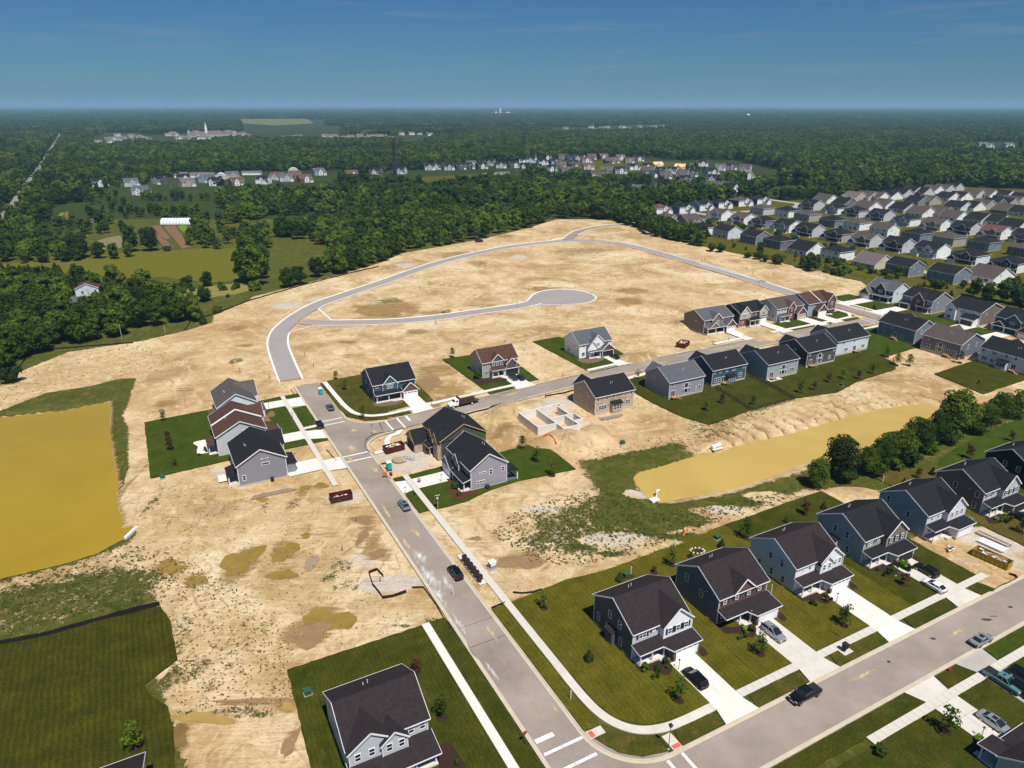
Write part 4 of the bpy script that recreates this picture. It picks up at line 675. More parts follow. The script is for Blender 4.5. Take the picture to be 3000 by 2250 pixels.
def frontrow(label,u,v,wall,bay,bayc,roof='plum',win_l=(),wall2=None,style='bay',gopen='lights',stone='brick',trimm=None,posts=None):
 def ex(t,Wd,D,h,rise,tr):
  rm=rmat(roof);lower_roof(t,rm,tr)
  gc={'brickall':'brick','wrap':'wrap'}.get(style,wall)
  obj('garage_wall',MB().box(6.0,11.7,-3.7,.02,0,2.62),t,wmat(gc))
  if style!='wrap':[obj('stone_pier',MB().box(a_,a_+.55,-3.76,-3.2,0,1.15),t,wmat('brick'))for a_ in(5.95,11.22)]
  if gopen=='open':obj('garage_shade_panel',MB().box(6.55,11.2,-3.75,-3.69,.02,2.3),t,SHADEIN)  # dark panel over the solid wall, garage shade painted in its colour
  else:
   gd=obj('garage_door',garage_door_mesh(4.6,2.2,gopen=='lights'),t,loc=(8.9,-3.71,.02))
   if gopen=='lights':obj('pane',light_strip(4.6),gd)
  tr.box(6.45,6.6,-3.76,-3.7,0,2.42);tr.box(11.2,11.35,-3.76,-3.7,0,2.42);tr.box(6.6,11.2,-3.76,-3.7,2.24,2.42)
  x0=.15 if style!='brickall' else 3.4
  obj('porch_floor',MB().box(x0,5.95,-2.15,-.02,-.3,.32),t,CONC);obj('porch_step',MB().box(4.2,5.9,-2.9,-2.16,-.3,.18),t,CONC)
  for q,y in(((x0+.15,-2.0),(2.75,-2.0),(5.3,-2.0))if x0<1 else((x0+.15,-2.0),(5.6,-2.6))):obj('porch_post',post(MB(),q,y,.3,2.85,.11 if style!='wrap' else .04),t,TRIM if style!='wrap' else mat('red prop',(.35,.03,.03),.5,.1,1))
  tr.box(x0,5.6,-2.12,-1.92,2.62,2.86)
  obj('front_door',MB().box(4.0,4.95,-.08,-.01,.32,2.4),t,DARKP)
  obj('side_wall_cap',MB().add([(11.72,-3.7,2.62),(11.72,0,2.62),(11.72,0,3.2),(11.62,-3.7,2.62),(11.62,0,2.62),(11.62,0,3.2)],[(0,1,2),(5,4,3),(0,2,5,3)]),t,wmat(gc))
  obj('downspout',MB().box(-.12,-.02,-.12,-.02,3.7,5.5),t,TRIM);obj('downspout',MB().box(11.72,11.82,-1.3,-1.2,3.1,5.5),t,TRIM)
  for(yy,zz_)in((3.1,5.2),(3.5,4.9)):obj('wall_vent',MB().tube((-.12,yy,zz_),(0,yy,zz_),.11,n=8),t,TRIM)
 W_=[('l',y,z,.95,1.6)for y,z in win_l]
 g=[]
 if style=='bay':g=[(5.6,11.7,-1.2,5.75,2.75,2.9,bayc)];W_+=[('f',x,3.75,.95,1.25,-1.2,True)for x in(6.9,8.7,10.5)]+[('f',2.0,3.9,1.7,1.3,0.,True,True,1),('f',4.4,4.3,.8,.8,0.,True)]
 if style=='brickall':g=[(3.4,8.3,-.25,5.75,2.4,5.55,'brick')];W_+=[('f',x,4.0,.9,1.25,-.05,True)for x in(1.4,4.3,7.2,9.9)]+[('f',1.5,1.0,1.7,1.5,-.05,True,True,1)]
 if style=='double':g=[(5.6,11.7,-1.05,5.75,2.6,5.7,bayc),(5.6,8.9,-1.2,5.3,1.5,2.9,bayc)];W_+=[('f',6.5,3.75,.8,1.3,-1.21),('f',8.0,3.75,.8,1.3,-1.21),('f',9.7,3.9,.8,1.3,-1.06),('f',11.0,3.9,.8,1.3,-1.06),('f',2.0,4.0,.8,1.25,0),('f',3.9,4.0,.8,1.25,0)]
 if style=='wrap':g=[(5.6,11.7,-1.2,5.75,2.75,2.9,'wrap')];W_+=[('f',x,3.8,.8,1.35,-1.21)for x in(7.0,8.7,10.4)]+[('f',1.7,3.9,.8,1.35,0),('f',3.9,3.9,.8,1.35,0),('f',2.0,.9,1.4,1.3,0,False,True,1)]
 if style in('bay','double'):W_+=[('f',1.8,.9,1.7,1.4,0,False,True,1)]
 if style=='double':g[0]=(5.6,11.7,-1.05,5.75,2.6,2.9,bayc)
 t=house(label,W(u,v),RZ_S,11.7,11.4,5.75,wall,roof,'x',3.25,front=(bay if bay!=wall else None),gables=g,wins=W_,extra=ex,group='two-storey houses in the front street row',door=False)
 return t
frontrow('dark charcoal corner house with white upper bay and black shutters, porch and white garage',74.8,62.6,'charcoal','ltgrey','white',win_l=((9.9,1.2),(6.6,4.0),(3.7,3.9),(7.2,.9),(3.2,.7)))
frontrow('slate blue sided house with brown brick front and black shutters, silver car parked outside',74.8,81.7,'slate','brick','brick',style='brickall',gopen='plain',win_l=((8.6,3.9),(4.5,3.0)))
frontrow('pale blue-white sided house with two small front gables and cream garage, empty white driveway',74.8,101.1,'ltblue','white','white',style='double',win_l=((8.7,.9),(6.2,4.0),(3.3,3.9),(5.5,.7),(2.6,.6)))  # side siding has its bluish shade put into the colour, front stays white
frontrow('grey-green sided house with taupe front gable, open garage and dark and white cars outside',74.8,120.7,'sage','greige','brown',roof='black',gopen='open',win_l=((6.9,4.0),(4.0,3.9),(8.2,1.0),(3.4,.8)))
frontrow('blue-grey house still wrapped in white sheeting with red porch props and unfinished gable',74.8,141.1,'blue','wrap','wrap',roof='black',style='wrap',win_l=((9.2,4.2),(4.2,2.9),(7.0,1.0)))
t6=frontrow('brown-taupe house with low shuttered front gable and three white porch posts',74.8,161.8,'taupe','ltgrey','ltgrey',roof='black',gopen='open',win_l=((6.6,3.7),(1.4,3.7),(1.6,.7)))
frontrow('black sided house with white window frames at the right edge of the front row',75.4,183.0,'black','black','black',roof='black',win_l=((6.6,3.7),(3.4,3.6),(4.2,.7)))
for(uu,vv,cl)in((80.6,61.6,'charcoal'),(82,119.7,'sage')):
 pass
def bump(parent,cl,x,y,rm):
 o=obj('side_entry',MB().box(-1.0,-.02,y,y+2.1,-.1,2.4),parent,wmat(cl));b=MB();plate(b,[(-1.2,y-.15,2.55),(-.02,y-.15,2.95),(-.02,y+2.25,2.95),(-1.2,y+2.25,2.55)]);obj('side_entry_roof',b,parent,rmat(rm))
HS={o['label'].split(' ')[0]+o['label'].split(' ')[1]:o for o in list(COL.objects)if o.get('category')=='house'}
bump(HS['darkcharcoal'],'charcoal',0,4.5,'plum');bump(HS['grey-greensided'],'sage',0,5.6,'black')
def ex0(t,Wd,D,h,rise,tr):
 rm=rmat('plum');lower_roof(t,rm,tr,xs=(-.3,8.6,12.3),yp=-4.1,yg=-4.1+.01,zt=3.35,zb=2.60)
 obj('garage_wall',MB().box(.3,8.3,-3.7,.02,0,2.6),t,wmat('ltgrey'));obj('garage_door',garage_door_mesh(4.8,2.2,True),t,loc=(3.4,-3.71,.02));obj('porch_floor',MB().box(8.35,11.9,-3.6,-.05,-.3,.32),t,CONC);obj('porch_post',post(MB(),11.6,-3.4,.3,2.7),t,TRIM);obj('porch_post',post(MB(),8.7,-3.4,.3,2.7),t,TRIM)
house('pale grey house with twin white-trimmed gables at the bottom of the picture',W(74.6,13.8),RZ_S,11.8,11.4,5.75,'ltgrey','plum','x',3.25,gables=[(.0,6.4,-.9,5.75,2.3,2.9,'ltgrey'),(4.6,8.3,-1.3,5.4,1.6,2.9,'ltgrey')],wins=[('f',1.2,3.7,.95,1.4,-.9),('f',3.2,3.7,.95,1.4,-.9),('f',5.6,3.7,.95,1.4,-1.3),('f',7.4,3.7,.95,1.4,-1.3),('f',9.3,3.9,.95,1.3),('f',11.0,3.9,.95,1.3),('l',3.5,1,.95,1.5),('l',7.5,1,.95,1.5),('l',5.5,3.9,.95,1.5),('l',9.5,3.9,.95,1.5)],extra=ex0)
house('dark roofed house cut off by the bottom edge beside the mown meadow',W(74.5,-23.0),RZ_S,12,12.2,5.75,'ltgrey','plum','x',3.2,wins=[('r',3.5,3.9,.95,1.5)])
def exbr(t,Wd,D,h,rise,tr):obj('brick_pier',MB().box(-.05,.5,-.3,1.5,0,2.6),t,wmat('redbrick'))
house('bottom right corner house with dark roof, red brick pier and white porch post',W(33.0,104.2),RZ_N,9.2,9,3.0,'cream','plum','x',3.0,porch=(6.2,9.2,2.6,2.6,3.0,(8.9,6.5)),garage=(0.2,6.0,-1.5,2.7,'cream','shed','plain',.5),extra=exbr)
def exL(sign):
 def f(t,Wd,D,h,rise,tr):
  rm=rmat(sign[0]);b=MB();plate(b,[(Wd*.12,D-.02,3.1),(Wd*.5,D-.02,3.1),(Wd*.5,D+2.4,2.5),(Wd*.12,D+2.4,2.5)][::1]);obj('rear_porch_roof',b,t,rm);obj('porch_floor',MB().box(Wd*.12,Wd*.5,D+.03,D+2.2,-.2,.12),t,CONC)
  for x in(Wd*.15,Wd*.47):obj('porch_post',post(MB(),x,D+2.1,.1,2.5),t,TRIM)
  obj('ac_box',MB().box(-1.0,-.2,3.5,4.3,0,.9),t,DARKP)
  for q in(0,.45,1.2,1.6):obj('wall_vent',MB().tube((-.12,4.2+q,6.3),(0,4.2+q,6.3),.13,n=8),t,TRIM)
 return f
house('charcoal grey house with black roof, nearest of three left of the street',W(168.0,24.3),RZ_E,14.6,11.6,5.75,'grey','black','x',3.3,gables=[(8.8,14.6,-1.2,5.75,2.5,3,'grey')],garage=(1.5,7.5,-2.6,2.7,'grey','shed','lights',.6),wins=[('l',4.9,4.5,1.9,.75,0,False,False),('l',10.3,1.4,.9,1.5),('b',4,3.7,1,1.4),('b',9,3.7,1,1.4),('b',10,1,1.6,1.5)],extra=exL(('black',)))
house('light grey house with brown stepped roof, middle of three left of the street',W(187.8,22.9),RZ_E,15.6,12.6,5.75,'ltgrey','brown','x',3.3,gables=[(9.3,15.4,-1.0,5.75,2.5,3,'ltgrey')],garage=(1.5,8.0,-4.0,2.7,'ltgrey','shed','lights',.7),wins=[('l',4.4,3.7,1.7,.7,0,False,False),('l',6.6,3.7,1.7,.7,0,False,False),('b',5,3.7,1,1.4),('b',10,1,1.6,1.5)],extra=lambda t,Wd,D,h,rise,tr:(exL(('brown',))(t,Wd,D,h,rise,tr),gable_x(tr,tr,7.2,7.6,0,D,h+.55,rise,0,.3)))
house('house with grey-brown roof, farthest of three left of the main street',W(208.8,23.9),RZ_E,14.4,10.8,5.75,'ltblue','stone','x',3.3,gables=[(6.3,14.4,-1.2,5.75,3.0,0,'ltblue')],garage=(.3,6.0,-2.2,2.7,'ltblue','shed','lights',.6),wins=[('l',5,4.1,1.6,.7,0,False,False),('b',5,3.7,1,1.4)],extra=exL(('stone',)))
def exR(t,Wd,D,h,rise,tr):
 rm=rmat('black');b=MB();plate(b,[(Wd*.62,D,3.3),(Wd,D,3.3),(Wd+.3,D+3.4,2.6),(Wd*.62,D+3.4,2.6)]);obj('veranda_roof',b,t,rm);obj('veranda_floor',MB().box(Wd*.62,Wd,D+.04,D+3.3,-.2,.15),t,mat('slate deck',(.10,.11,.13),.8,.1,1))
 for x in(Wd-.2,Wd*.64):obj('veranda_post',post(MB(),x,D+3.1,.1,2.6),t,TRIM)
 obj('beam_cap',MB().box(Wd*.62,Wd,D+3.0,D+3.2,2.35,2.55),t,TRIM)
 obj('ac_box',MB().box(Wd+.3,Wd+1.2,3.6,4.5,0,.9),t,DARKP)
house('lilac-grey house with black roof, rear veranda and dark front dormers beside the main street',W(153.4,62.5),RZ_W,14.0,9.8,5.75,'lilac','black','x',3.3,front='slate',gables=[(5.6,8.4,-.8,5.6,1.6,3,'slate')],garage=(.4,6.0,-2.0,2.8,'slate','gable','lights',2.4),porch=(6.4,13.8,1.9,2.7,3.3,(6.7,10.2,13.5)),wins=[('r',3.2,3.9,1.9,.55,0,False,False),('r',5.4,3.2,.95,1.5),('r',8.7,3.3,.95,1.4),('r',2.6,1.5,2.3,.7,0,False,False,2),('f',7.0,3.9,1.4,1.1,-.8,False,True,1),('f',11.5,3.9,1.4,1.1),('b',4,4,1,1.4),('b',8,4,1,1.4)],extra=exR)
def exC(t,Wd,D,h,rise,tr):obj('green_sheathing',MB().box(Wd,Wd+.04,D*.5,D-.1,3.4,5.8),t,mat('green sheathing',(.055,.11,.02),.8,.3,1));obj('dark_sheathing',MB().box(Wd,Wd+.035,.1,D*.5,.3,5.8),t,mat('dark sheathing',(.06,.062,.08),.8,.3,.8))
house('half-sheathed unfinished house with black roof and open garage on muddy corner plot',W(170.0,62.2),RZ_W,12.4,13.2,5.75,'charcoal','black','x',3.6,gables=[(5.4,7.8,-.6,5.6,1.6,3,'osb'),(9.2,12.2,-.9,5.6,2.0,.3,'osb')],garage=(-1.4,4.8,-4.6,2.9,'osb','gable','open',2.6),wins=[('f',6.6,3.9,1.0,1.2,-.6),('f',10.7,3.8,1.3,1.4,-.9,False,True,1),('f',10.7,.9,1.3,1.5,-.9,False,True,1),('r',3.4,2.6,1.0,1.1,0,False,False),('r',6.4,6.2,.7,1.2,0,False,False)],extra=exC,trimm=mat('raw timber trim',(.50,.36,.20),.8,.2,2),porch=(5.2,9.0,2,2.8,3.3,(5.4,8.8)))
house('dark teal house with white timber gable trim and brown brick garage facing the upper street',W(204.6,58.7),RZ_S,14.0,12.4,5.75,'teal','black','x',3.6,gables=[(3.0,7.9,-.4,5.5,2.7,3.0,'teal')],garage=(8.9,14.3,-2.0,2.8,'brick','gable','lights',2.6),porch=(.2,8.8,1.9,2.8,3.5,(.5,4.4,8.4)),wins=[('f',5.4,3.9,2.0,1.3,-.4,False,True,2),('f',1.2,4.5,1.2,.6,0,False,False),('f',11.2,4.5,1.2,.6,0,False,False),('l',3.1,3.6,.8,1.7),('l',7.5,3.7,.8,1.6),('l',6,1,.9,1.4),('f',2,1,1.4,1.3)])
house('greige house with brown roof, dark shuttered front gables and two dark cars outside',W(207.4,98.3),RZ_S,13.6,9.4,5.75,'greige','brown','x',3.4,gables=[(3.3,8.0,-.3,5.7,2.4,3.3,'charcoal'),(8.6,12.6,-1.4,4.4,1.9,2.9,'charcoal')],garage=(7.8,13.6,-1.6,2.8,'greige','shed','dark',.6),porch=(3.0,7.8,1.7,2.8,3.3,(3.2,5.4,7.6)),wins=[('f',x,3.9,.9,1.4,-.3)for x in(4.1,5.6,7.1)]+[('f',1.5,4.0,1.0,1.2),('f',1.5,1.0,1.9,1.5,0,False,True,2),('l',3.0,4.1,1.2,.6,0,False,False)])
house('white farmhouse-style house with dark roof, stone skirting and black garage door',W(208.7,138.7),RZ_S,14.2,10.2,5.75,'white','grey','x',3.5,gables=[(3.2,7.0,-1.2,4.3,2.4,3.0,'white'),(4.9,10.6,-.4,5.7,2.8,3.2,'white')],garage=(8.6,14.3,-2.2,2.8,'brick','gable','dark',2.3),porch=(3.4,8.4,2.0,2.8,3.2,(3.6,8.2)),wins=[('f',7.8,4.1,1.9,1.1,-.4,False,True,2),('f',2.0,4.3,1.0,.8),('f',1.8,1,1.4,1.4),('l',3,3.9,.9,.8,0,False,False),('l',7,1.2,.9,1.3),('f',12.2,4.4,1.2,.7)])
house('brown taupe house with grey roof and orange cedar front gables on bare ground',W(210.9,201.0),RZ_S,15.6,12.4,5.9,'taupe','grey','x',3.0,gables=[(3.9,9.3,-.5,5.6,2.6,3.0,'taupe'),(2.4,6.4,-1.7,3.2,1.6,2.7,'cedar')],garage=(9.7,15.2,-2.8,2.8,'brick','gable','lights',2.6),porch=(.3,9.4,2.2,2.8,3.6,(.5,4.8,9.2)),wins=[('f',7.0,3.8,2.0,1.2,-.5,False,True,2),('f',11.6,4.6,.8,.9),('f',2,1,1.6,1.3),('l',5,4.1,1.0,.5,0,False,False)],trimm=TRIM)
house('dark teal sided house with two cream front gables over red brick',W(211.3,221.0),RZ_S,15.4,12.0,6.0,'darkteal','black','x',2.8,gables=[(.0,5.8,-.4,5.8,3.0,3.3,'tan'),(11.0,15.4,-.6,6.0,2.2,3.6,'tan')],garage=(10.8,15.2,-.8,3.4,'ltgrey','shed','plain',.5),porch=(4.2,10.2,2.2,2.9,3.5,(4.4,7.3,10)),wins=[('f',2.2,3.9,1.6,1.5,-.4,False,True,1),('f',5.0,4.3,.6,1.1),('f',7.2,4.0,.9,1.5),('f',9.2,4.0,.9,1.5),('f',13.2,4.2,1.8,1.3,-.6,False,True,1),('f',1.8,1.0,1.6,1.4,-.05,False,True,1)],front='redbrick')
house('pale blue house with grey-brown roof and red brick gable and garage',W(209.6,241.2),RZ_S,15.8,12.4,5.9,'ltblue','taupe','x',3.0,gables=[(6.2,10.0,-.7,5.8,2.5,.3,'redbrick')],garage=(10.2,15.9,-2.2,2.9,'redbrick','gable','tan',2.8),porch=(.4,6.2,2.0,2.9,3.5,(.6,3.2,6.0)),wins=[('f',8.1,3.9,1.1,1.9,-.7),('f',8.1,1.0,1.0,1.7,-.7),('f',1.4,4.1,.9,1.3),('f',3.0,4.1,.9,1.3),('f',4.6,4.1,.9,1.3),('l',5.5,4.0,1.5,.7,0,False,False),('l',2.0,1.2,.9,1.7),('l',5.0,1.5,2.2,.7,0,False,False,2)])
house('blue house with red-brown stepped roof and brick garage ending the upper street',W(208.8,259.6),RZ_S,16.2,13.4,5.9,'blue','brown','x',3.2,gables=[(11.2,16.4,-1.0,6.2,3.0,.3,'brick')],garage=(3.3,9.3,-2.6,2.9,'brick','gable','plain',2.8),porch=(9.6,13.6,2.2,2.8,3.2,(9.8,)),wins=[('f',13.8,4.1,1.4,1.5,-1.0,False,True,1),('f',12.8,1.0,1.4,1.5,-1.0,False,True,1),('f',8.6,4.2,1.1,1.2),('l',5,4,1,1.2)],extra=lambda t,Wd,D,h,rise,tr:gable_x(tr,tr,7.0,7.3,0,D,h+.5,rise,0,.3))
def back(deck=0,bay=None,tall=False,steps=True,wood=None):
 def f(t,Wd,D,h,rise,tr):
  fm=TRIM
  if bay:x0,x1=bay;obj('rear_bay',MB().box(x0,x1,D+.02,D+1.4,-.2,2.9),t,wmat(t['w_']));b=MB();plate(b,[(x0-.2,D,3.5),(x1+.2,D,3.5),(x1+.2,D+1.7,3.0),(x0-.2,D+1.7,3.0)][::-1]);obj('bay_roof',b,t,rmat(t['r_']));add_window(t,'b',(x0+x1)/2,1.0,x1-x0-.5,1.6,Wd,D,mull=2,off=1.42)
  if tall:
   c=tall;
   for(x,z,w_,h_)in((c,.9,1.5,1.6),(c,2.7,1.5,1.7),(c-1.25,.9,.8,1.6),(c+1.25,.9,.8,1.6),(c-1.25,2.7,.8,1.0),(c+1.25,2.7,.8,1.0)):add_window(t,'b',x,z+.15,w_,h_,Wd,D,rail=False)
  if deck is not None:
   x=deck;wd=wood or CEDAR;b=MB();b.box(x-.9,x+.9,D+.1,D+1.5,.75,.87)
   for k in range(6):b.box(x-.5-k*.32-.32,x-.5-k*.32,D+.6,D+1.5,.66-k*.13,.72-k*.13)
   obj('deck_steps',b,t,wd);b=MB();beam(b,(x-.5,D+1.5,1.7),(x-2.5,D+1.5,.9),.06,.08);beam(b,(x+.9,D+1.5,1.7),(x-.5,D+1.5,1.7),.06,.08)
   for q,z in((x+.9,1.7),(x-.5,1.7),(x-2.5,.9)):b.box(q-.05,q+.05,D+1.45,D+1.55,0,z)
   obj('deck_rail',b,t,wd);dr=obj('patio_door',frame_mesh(1.7,2.1,TRIM,False,1),t,loc=onface('b',x,.75,Wd,D,0,.015),rot=(0,0,math.pi));obj('pane',pane_mesh(1.7,2.1),dr)
 return f
def backhouse(label,u,v,Wd,D,wall,roof,wins,sidewins,bk,h=5.9,rise=3.3,kind='x',garage=True,found=.7,rz=None,loc=None):
 t=house(label,loc or W(u+D,v+Wd),RZ_N if rz is None else rz,Wd,D,h,wall,roof,kind,rise,gables=[(Wd*.55,Wd*.95,-1.2,h,2.4,3.0,wall)],garage=(.6,6.6,-2.6,2.8,wall,'gable','lights',2.6)if garage else None,wins=[('b',)+q for q in wins]+[('r',)+q for q in sidewins],found=found,vents=True,door=False)
 t['w_']=wall;t['r_']=roof;tr=MB();bk(t,Wd,D,h,rise,tr);del t['w_'];del t['r_'];return t
bw=lambda xs,z,w_=.9,h_=1.4:[(x,z,w_,h_)for x in xs]
backhouse('house under construction in bare tan sheathing with black roof and white windows',163.4,115.1,14.4,12.0,'osb','black',bw((1.0,7.6,10.2,13.4),4.2)+[(2.2,1.3,1.9,1.5,0,False,True,1),(11.6,1.2,3.0,1.5,0,False,True,2)],[(8,4.6,.7,1.1)],back(None,(5.2,8.8)),garage=True)
backhouse('lilac-grey house with grey roof and tall grid of rear windows above wooden steps',162.4,142.8,14.2,12,'lilac','grey',bw((.9,12.9),4.2)+[(1.6,1.3,.9,1.6),(3.0,1.2,.5,1.6)],[(4,4,.9,1.5),(6.5,1.4,.9,1.5)],back(12.6,None,7.2))
backhouse('teal blue house with black roof, rear bay window and wooden steps inside the fenced yard',164.5,162.8,15,11.5,'teal','black',bw((1.0,8.8,11.6,14.1),4.3)+[(5.6,4.2,1.4,1.5,0,False,True,1),(2.3,1.3,1.7,1.6,0,False,True,1),(12.6,1.2,2.9,1.6,0,False,True,2)],[(3.4,4.2,.9,1.4),(1.5,1.4,.7,1.7)],back(9.9,(5.6,9.0)))
backhouse('teal sided house with pale blue-grey rear wall, raised wooden deck and white patio',160.0,183.4,14.6,13,'sage','black',[(1.3,4.2,1.5,1.4,0,False,True,1),(2.5,1.4,2.4,1.4,0,False,True,2)],[(7,4,.9,1.5)],back(12.4,None,7.0),rise=3.0)
backhouse('near-black house with brown rear wall, tall window grid and long wooden stair',162.6,205.6,14.8,12.6,'charcoal','black',bw((13.6,1.0),4.3)+[(3.0,1.5,1.4,1.4,0,False,True,1)],[(7,5.2,1.3,.5,0,False,False)],back(12.8,None,8.2))
backhouse('white two-storey house with black roof and small wooden deck south of the upper street',166.2,225.6,17.6,12,'ltblue','black',bw((1.0,8,14),4.2)+[(2.6,1.3,1.8,1.3,0,False,True,1),(12.2,1.3,1.9,1.3,0,False,True,1)],[(5,4,.9,1.4)],back(7.4))
def eback(label,u,v,Wd,D,wall,roof,wins,side,bk,rise=3.3):return backhouse(label,0,0,Wd,D,wall,roof,wins,side,bk,rise=rise,rz=RZ_E,loc=W(u,v+D))
def side_l(t,items,Wd,D):
 for q in items:add_window(t,'l',*q[:4],Wd,D,rail=q[4]if len(q)>4 else True)
t=eback('blue-grey house with long black roof and small rear deck on the east street corner',161.3,264.4,16,12.5,'bluegrey','black',bw((13.6,9.8),4.2)+[(13.2,1.4,1.6,1.3,0,False,True,1),(5.2,1.4,1.4,1.3,0,False,True,1)],[],back(8.3));side_l(t,[(4,4,.9,1.5),(9,4,.9,1.5)],16,12.5)
t=eback('slate grey house with taupe roof, stepped window wall and wooden landing behind bare earth',142.2,262.7,15,14.5,'slate','taupe',[(13.4,4.0,1.9,1.5,0,False,True,1),(13.0,1.3,3.2,1.4,0,False,True,2),(2.0,1.3,1.8,1.5,0,False,True,1)],[],back(4.5,None,7.6));side_l(t,[(5,3.6,.9,1.8),(10,3.4,.9,1.9)],15,14.5)
t=eback('white house with black roof, rear bay window and wooden steps at the right picture edge',118.0,266.8,19.5,12,'ltblue','black',bw((18.4,10.4,7.2,3.6),4.3)+[(14.6,4.2,1.7,1.4,0,False,True,1),(17.6,1.5,2.0,1.4,0,False,True,1),(14.9,1.4,1.2,1.2)],[],back(7.4,(9.2,12.8)))
def efront(label,u,v,Wd,D,wall,roof,rise=3.3,**k):return house(label,W(u+Wd,v),RZ_W,Wd,D,5.9,wall,roof,'x',rise,**k)
efront('pale blue house with navy trussed gable and brick garage beside the bare field',206.3,314.0,13.6,12.0,'ltblue','grey',front='navy',gables=[(4.6,10.2,-1.0,5.7,3.2,3.2,'navy')],garage=(-1.6,4.0,-3.6,2.8,'brick','gable','lights',2.8),porch=(4.2,13.2,2.2,2.8,3.6,(4.5,8.6,12.9)),wins=[('f',7.4,4.0,2.0,1.4,-1.0,False,True,2),('f',11.8,4.6,1.3,.7),('r',3,3.8,.9,1.5),('r',8,4.2,1.2,.6,0,False,False)])
efront('grey house with dark brick trussed centre gable and dark open garage',186.0,312.6,14.6,14,'grey','black',gables=[(5.4,11.4,-1.0,5.4,3.2,.3,'brick')],garage=(.2,5.2,-1.8,2.8,'grey','shed','open',.8),porch=(8.4,14.2,1.6,2.7,3.3,(8.6,14)),wins=[('f',2.6,4.0,1.8,1.4,0,False,True,1),('f',8.4,4.0,1.0,1.4,-1.0),('f',13.0,3.8,1.1,1.5),('r',4,4.4,1.3,.6,0,False,False),('r',4.2,1.1,.9,1.7),('r',11,1.3,.9,1.6)])
t=efront('modern white and dark house with slanted single-pitch front roofs',164.3,312.4,14.6,17,'taupe','black',front='white',garage=(8.2,14.0,-3.4,3.0,'white','shed','dark',1.4),gables=[(.2,4.6,-1.4,5.6,1.8,.3,'white')],wins=[('f',2.4,3.8,1.8,1.3,-1.4,False,True,1),('f',2.2,.9,2.0,1.4,-1.4,False,True,1),('f',6.6,4.0,2.0,1.3,0,False,True,1),('f',11.8,4.2,1.6,.7,0,False,False),('r',4,4.4,1.2,.7,0,False,False)])
efront('dark teal house with bracketed dormer and white garage at the right picture edge',142.5,313.6,16.5,13,'teal','black',gables=[(4.2,10.6,-.6,5.5,2.8,3.0,'teal'),(.6,5.2,-2.0,3.1,1.7,2.7,'brick')],garage=(10.8,16.4,-2.8,2.8,'brick','gable','lights',2.6),porch=(.4,10.6,2.4,2.8,3.3,(.6,5.4,10.2)),wins=[('f',7.2,3.7,2.0,1.3,-.6,False,True,2),('f',11.8,4.4,1.1,.8)])
house('second dark roofed house east of the slanted-roof one',W(128,316),RZ_W,13,12,5.9,'greige','taupe','x',3.3,far=True)
# ---------------------------------------------------------------- older suburb on the right, and the far estates
CN={'ltblue':'pale blue','white':'white','ltgrey':'light grey','bluegrey':'blue-grey','taupe':'taupe brown','tan':'tan','teal':'dark teal','navy':'navy blue','greige':'greige','slate':'slate blue','grey':'grey','charcoal':'charcoal','brick':'brown brick','redbrick':'red brick','sage':'grey-green','wood':'bare timber','blue':'blue','black':'black','brown':'brown','cream':'cream'}
RN={'black':'black','brown':'dark brown','taupe':'taupe','stone':'grey-brown','grey':'grey','redbrown':'red-brown','wood':'bare plywood','weathered':'pale brown','plum':'dark'}
ORD=['nearest','second','third','fourth','fifth','sixth','seventh','eighth','ninth','tenth','eleventh','twelfth','thirteenth','fourteenth','fifteenth','sixteenth','seventeenth','eighteenth','nineteenth','twentieth','twenty-first','twenty-second','twenty-third','twenty-fourth','twenty-fifth','twenty-sixth']
def crop(ox,oy,w_):s=2212.0/w_;return lambda x,y:(ox+x/s,oy+y/s)
c1=crop(2000,500,500);c2=crop(2500,500,500);c5=crop(1700,400,500);c6=crop(1000,420,500);c7=crop(1400,400,500);c3=crop(2000,250,1000);cl=crop(0,250,1000);cc=crop(1000,250,1000)
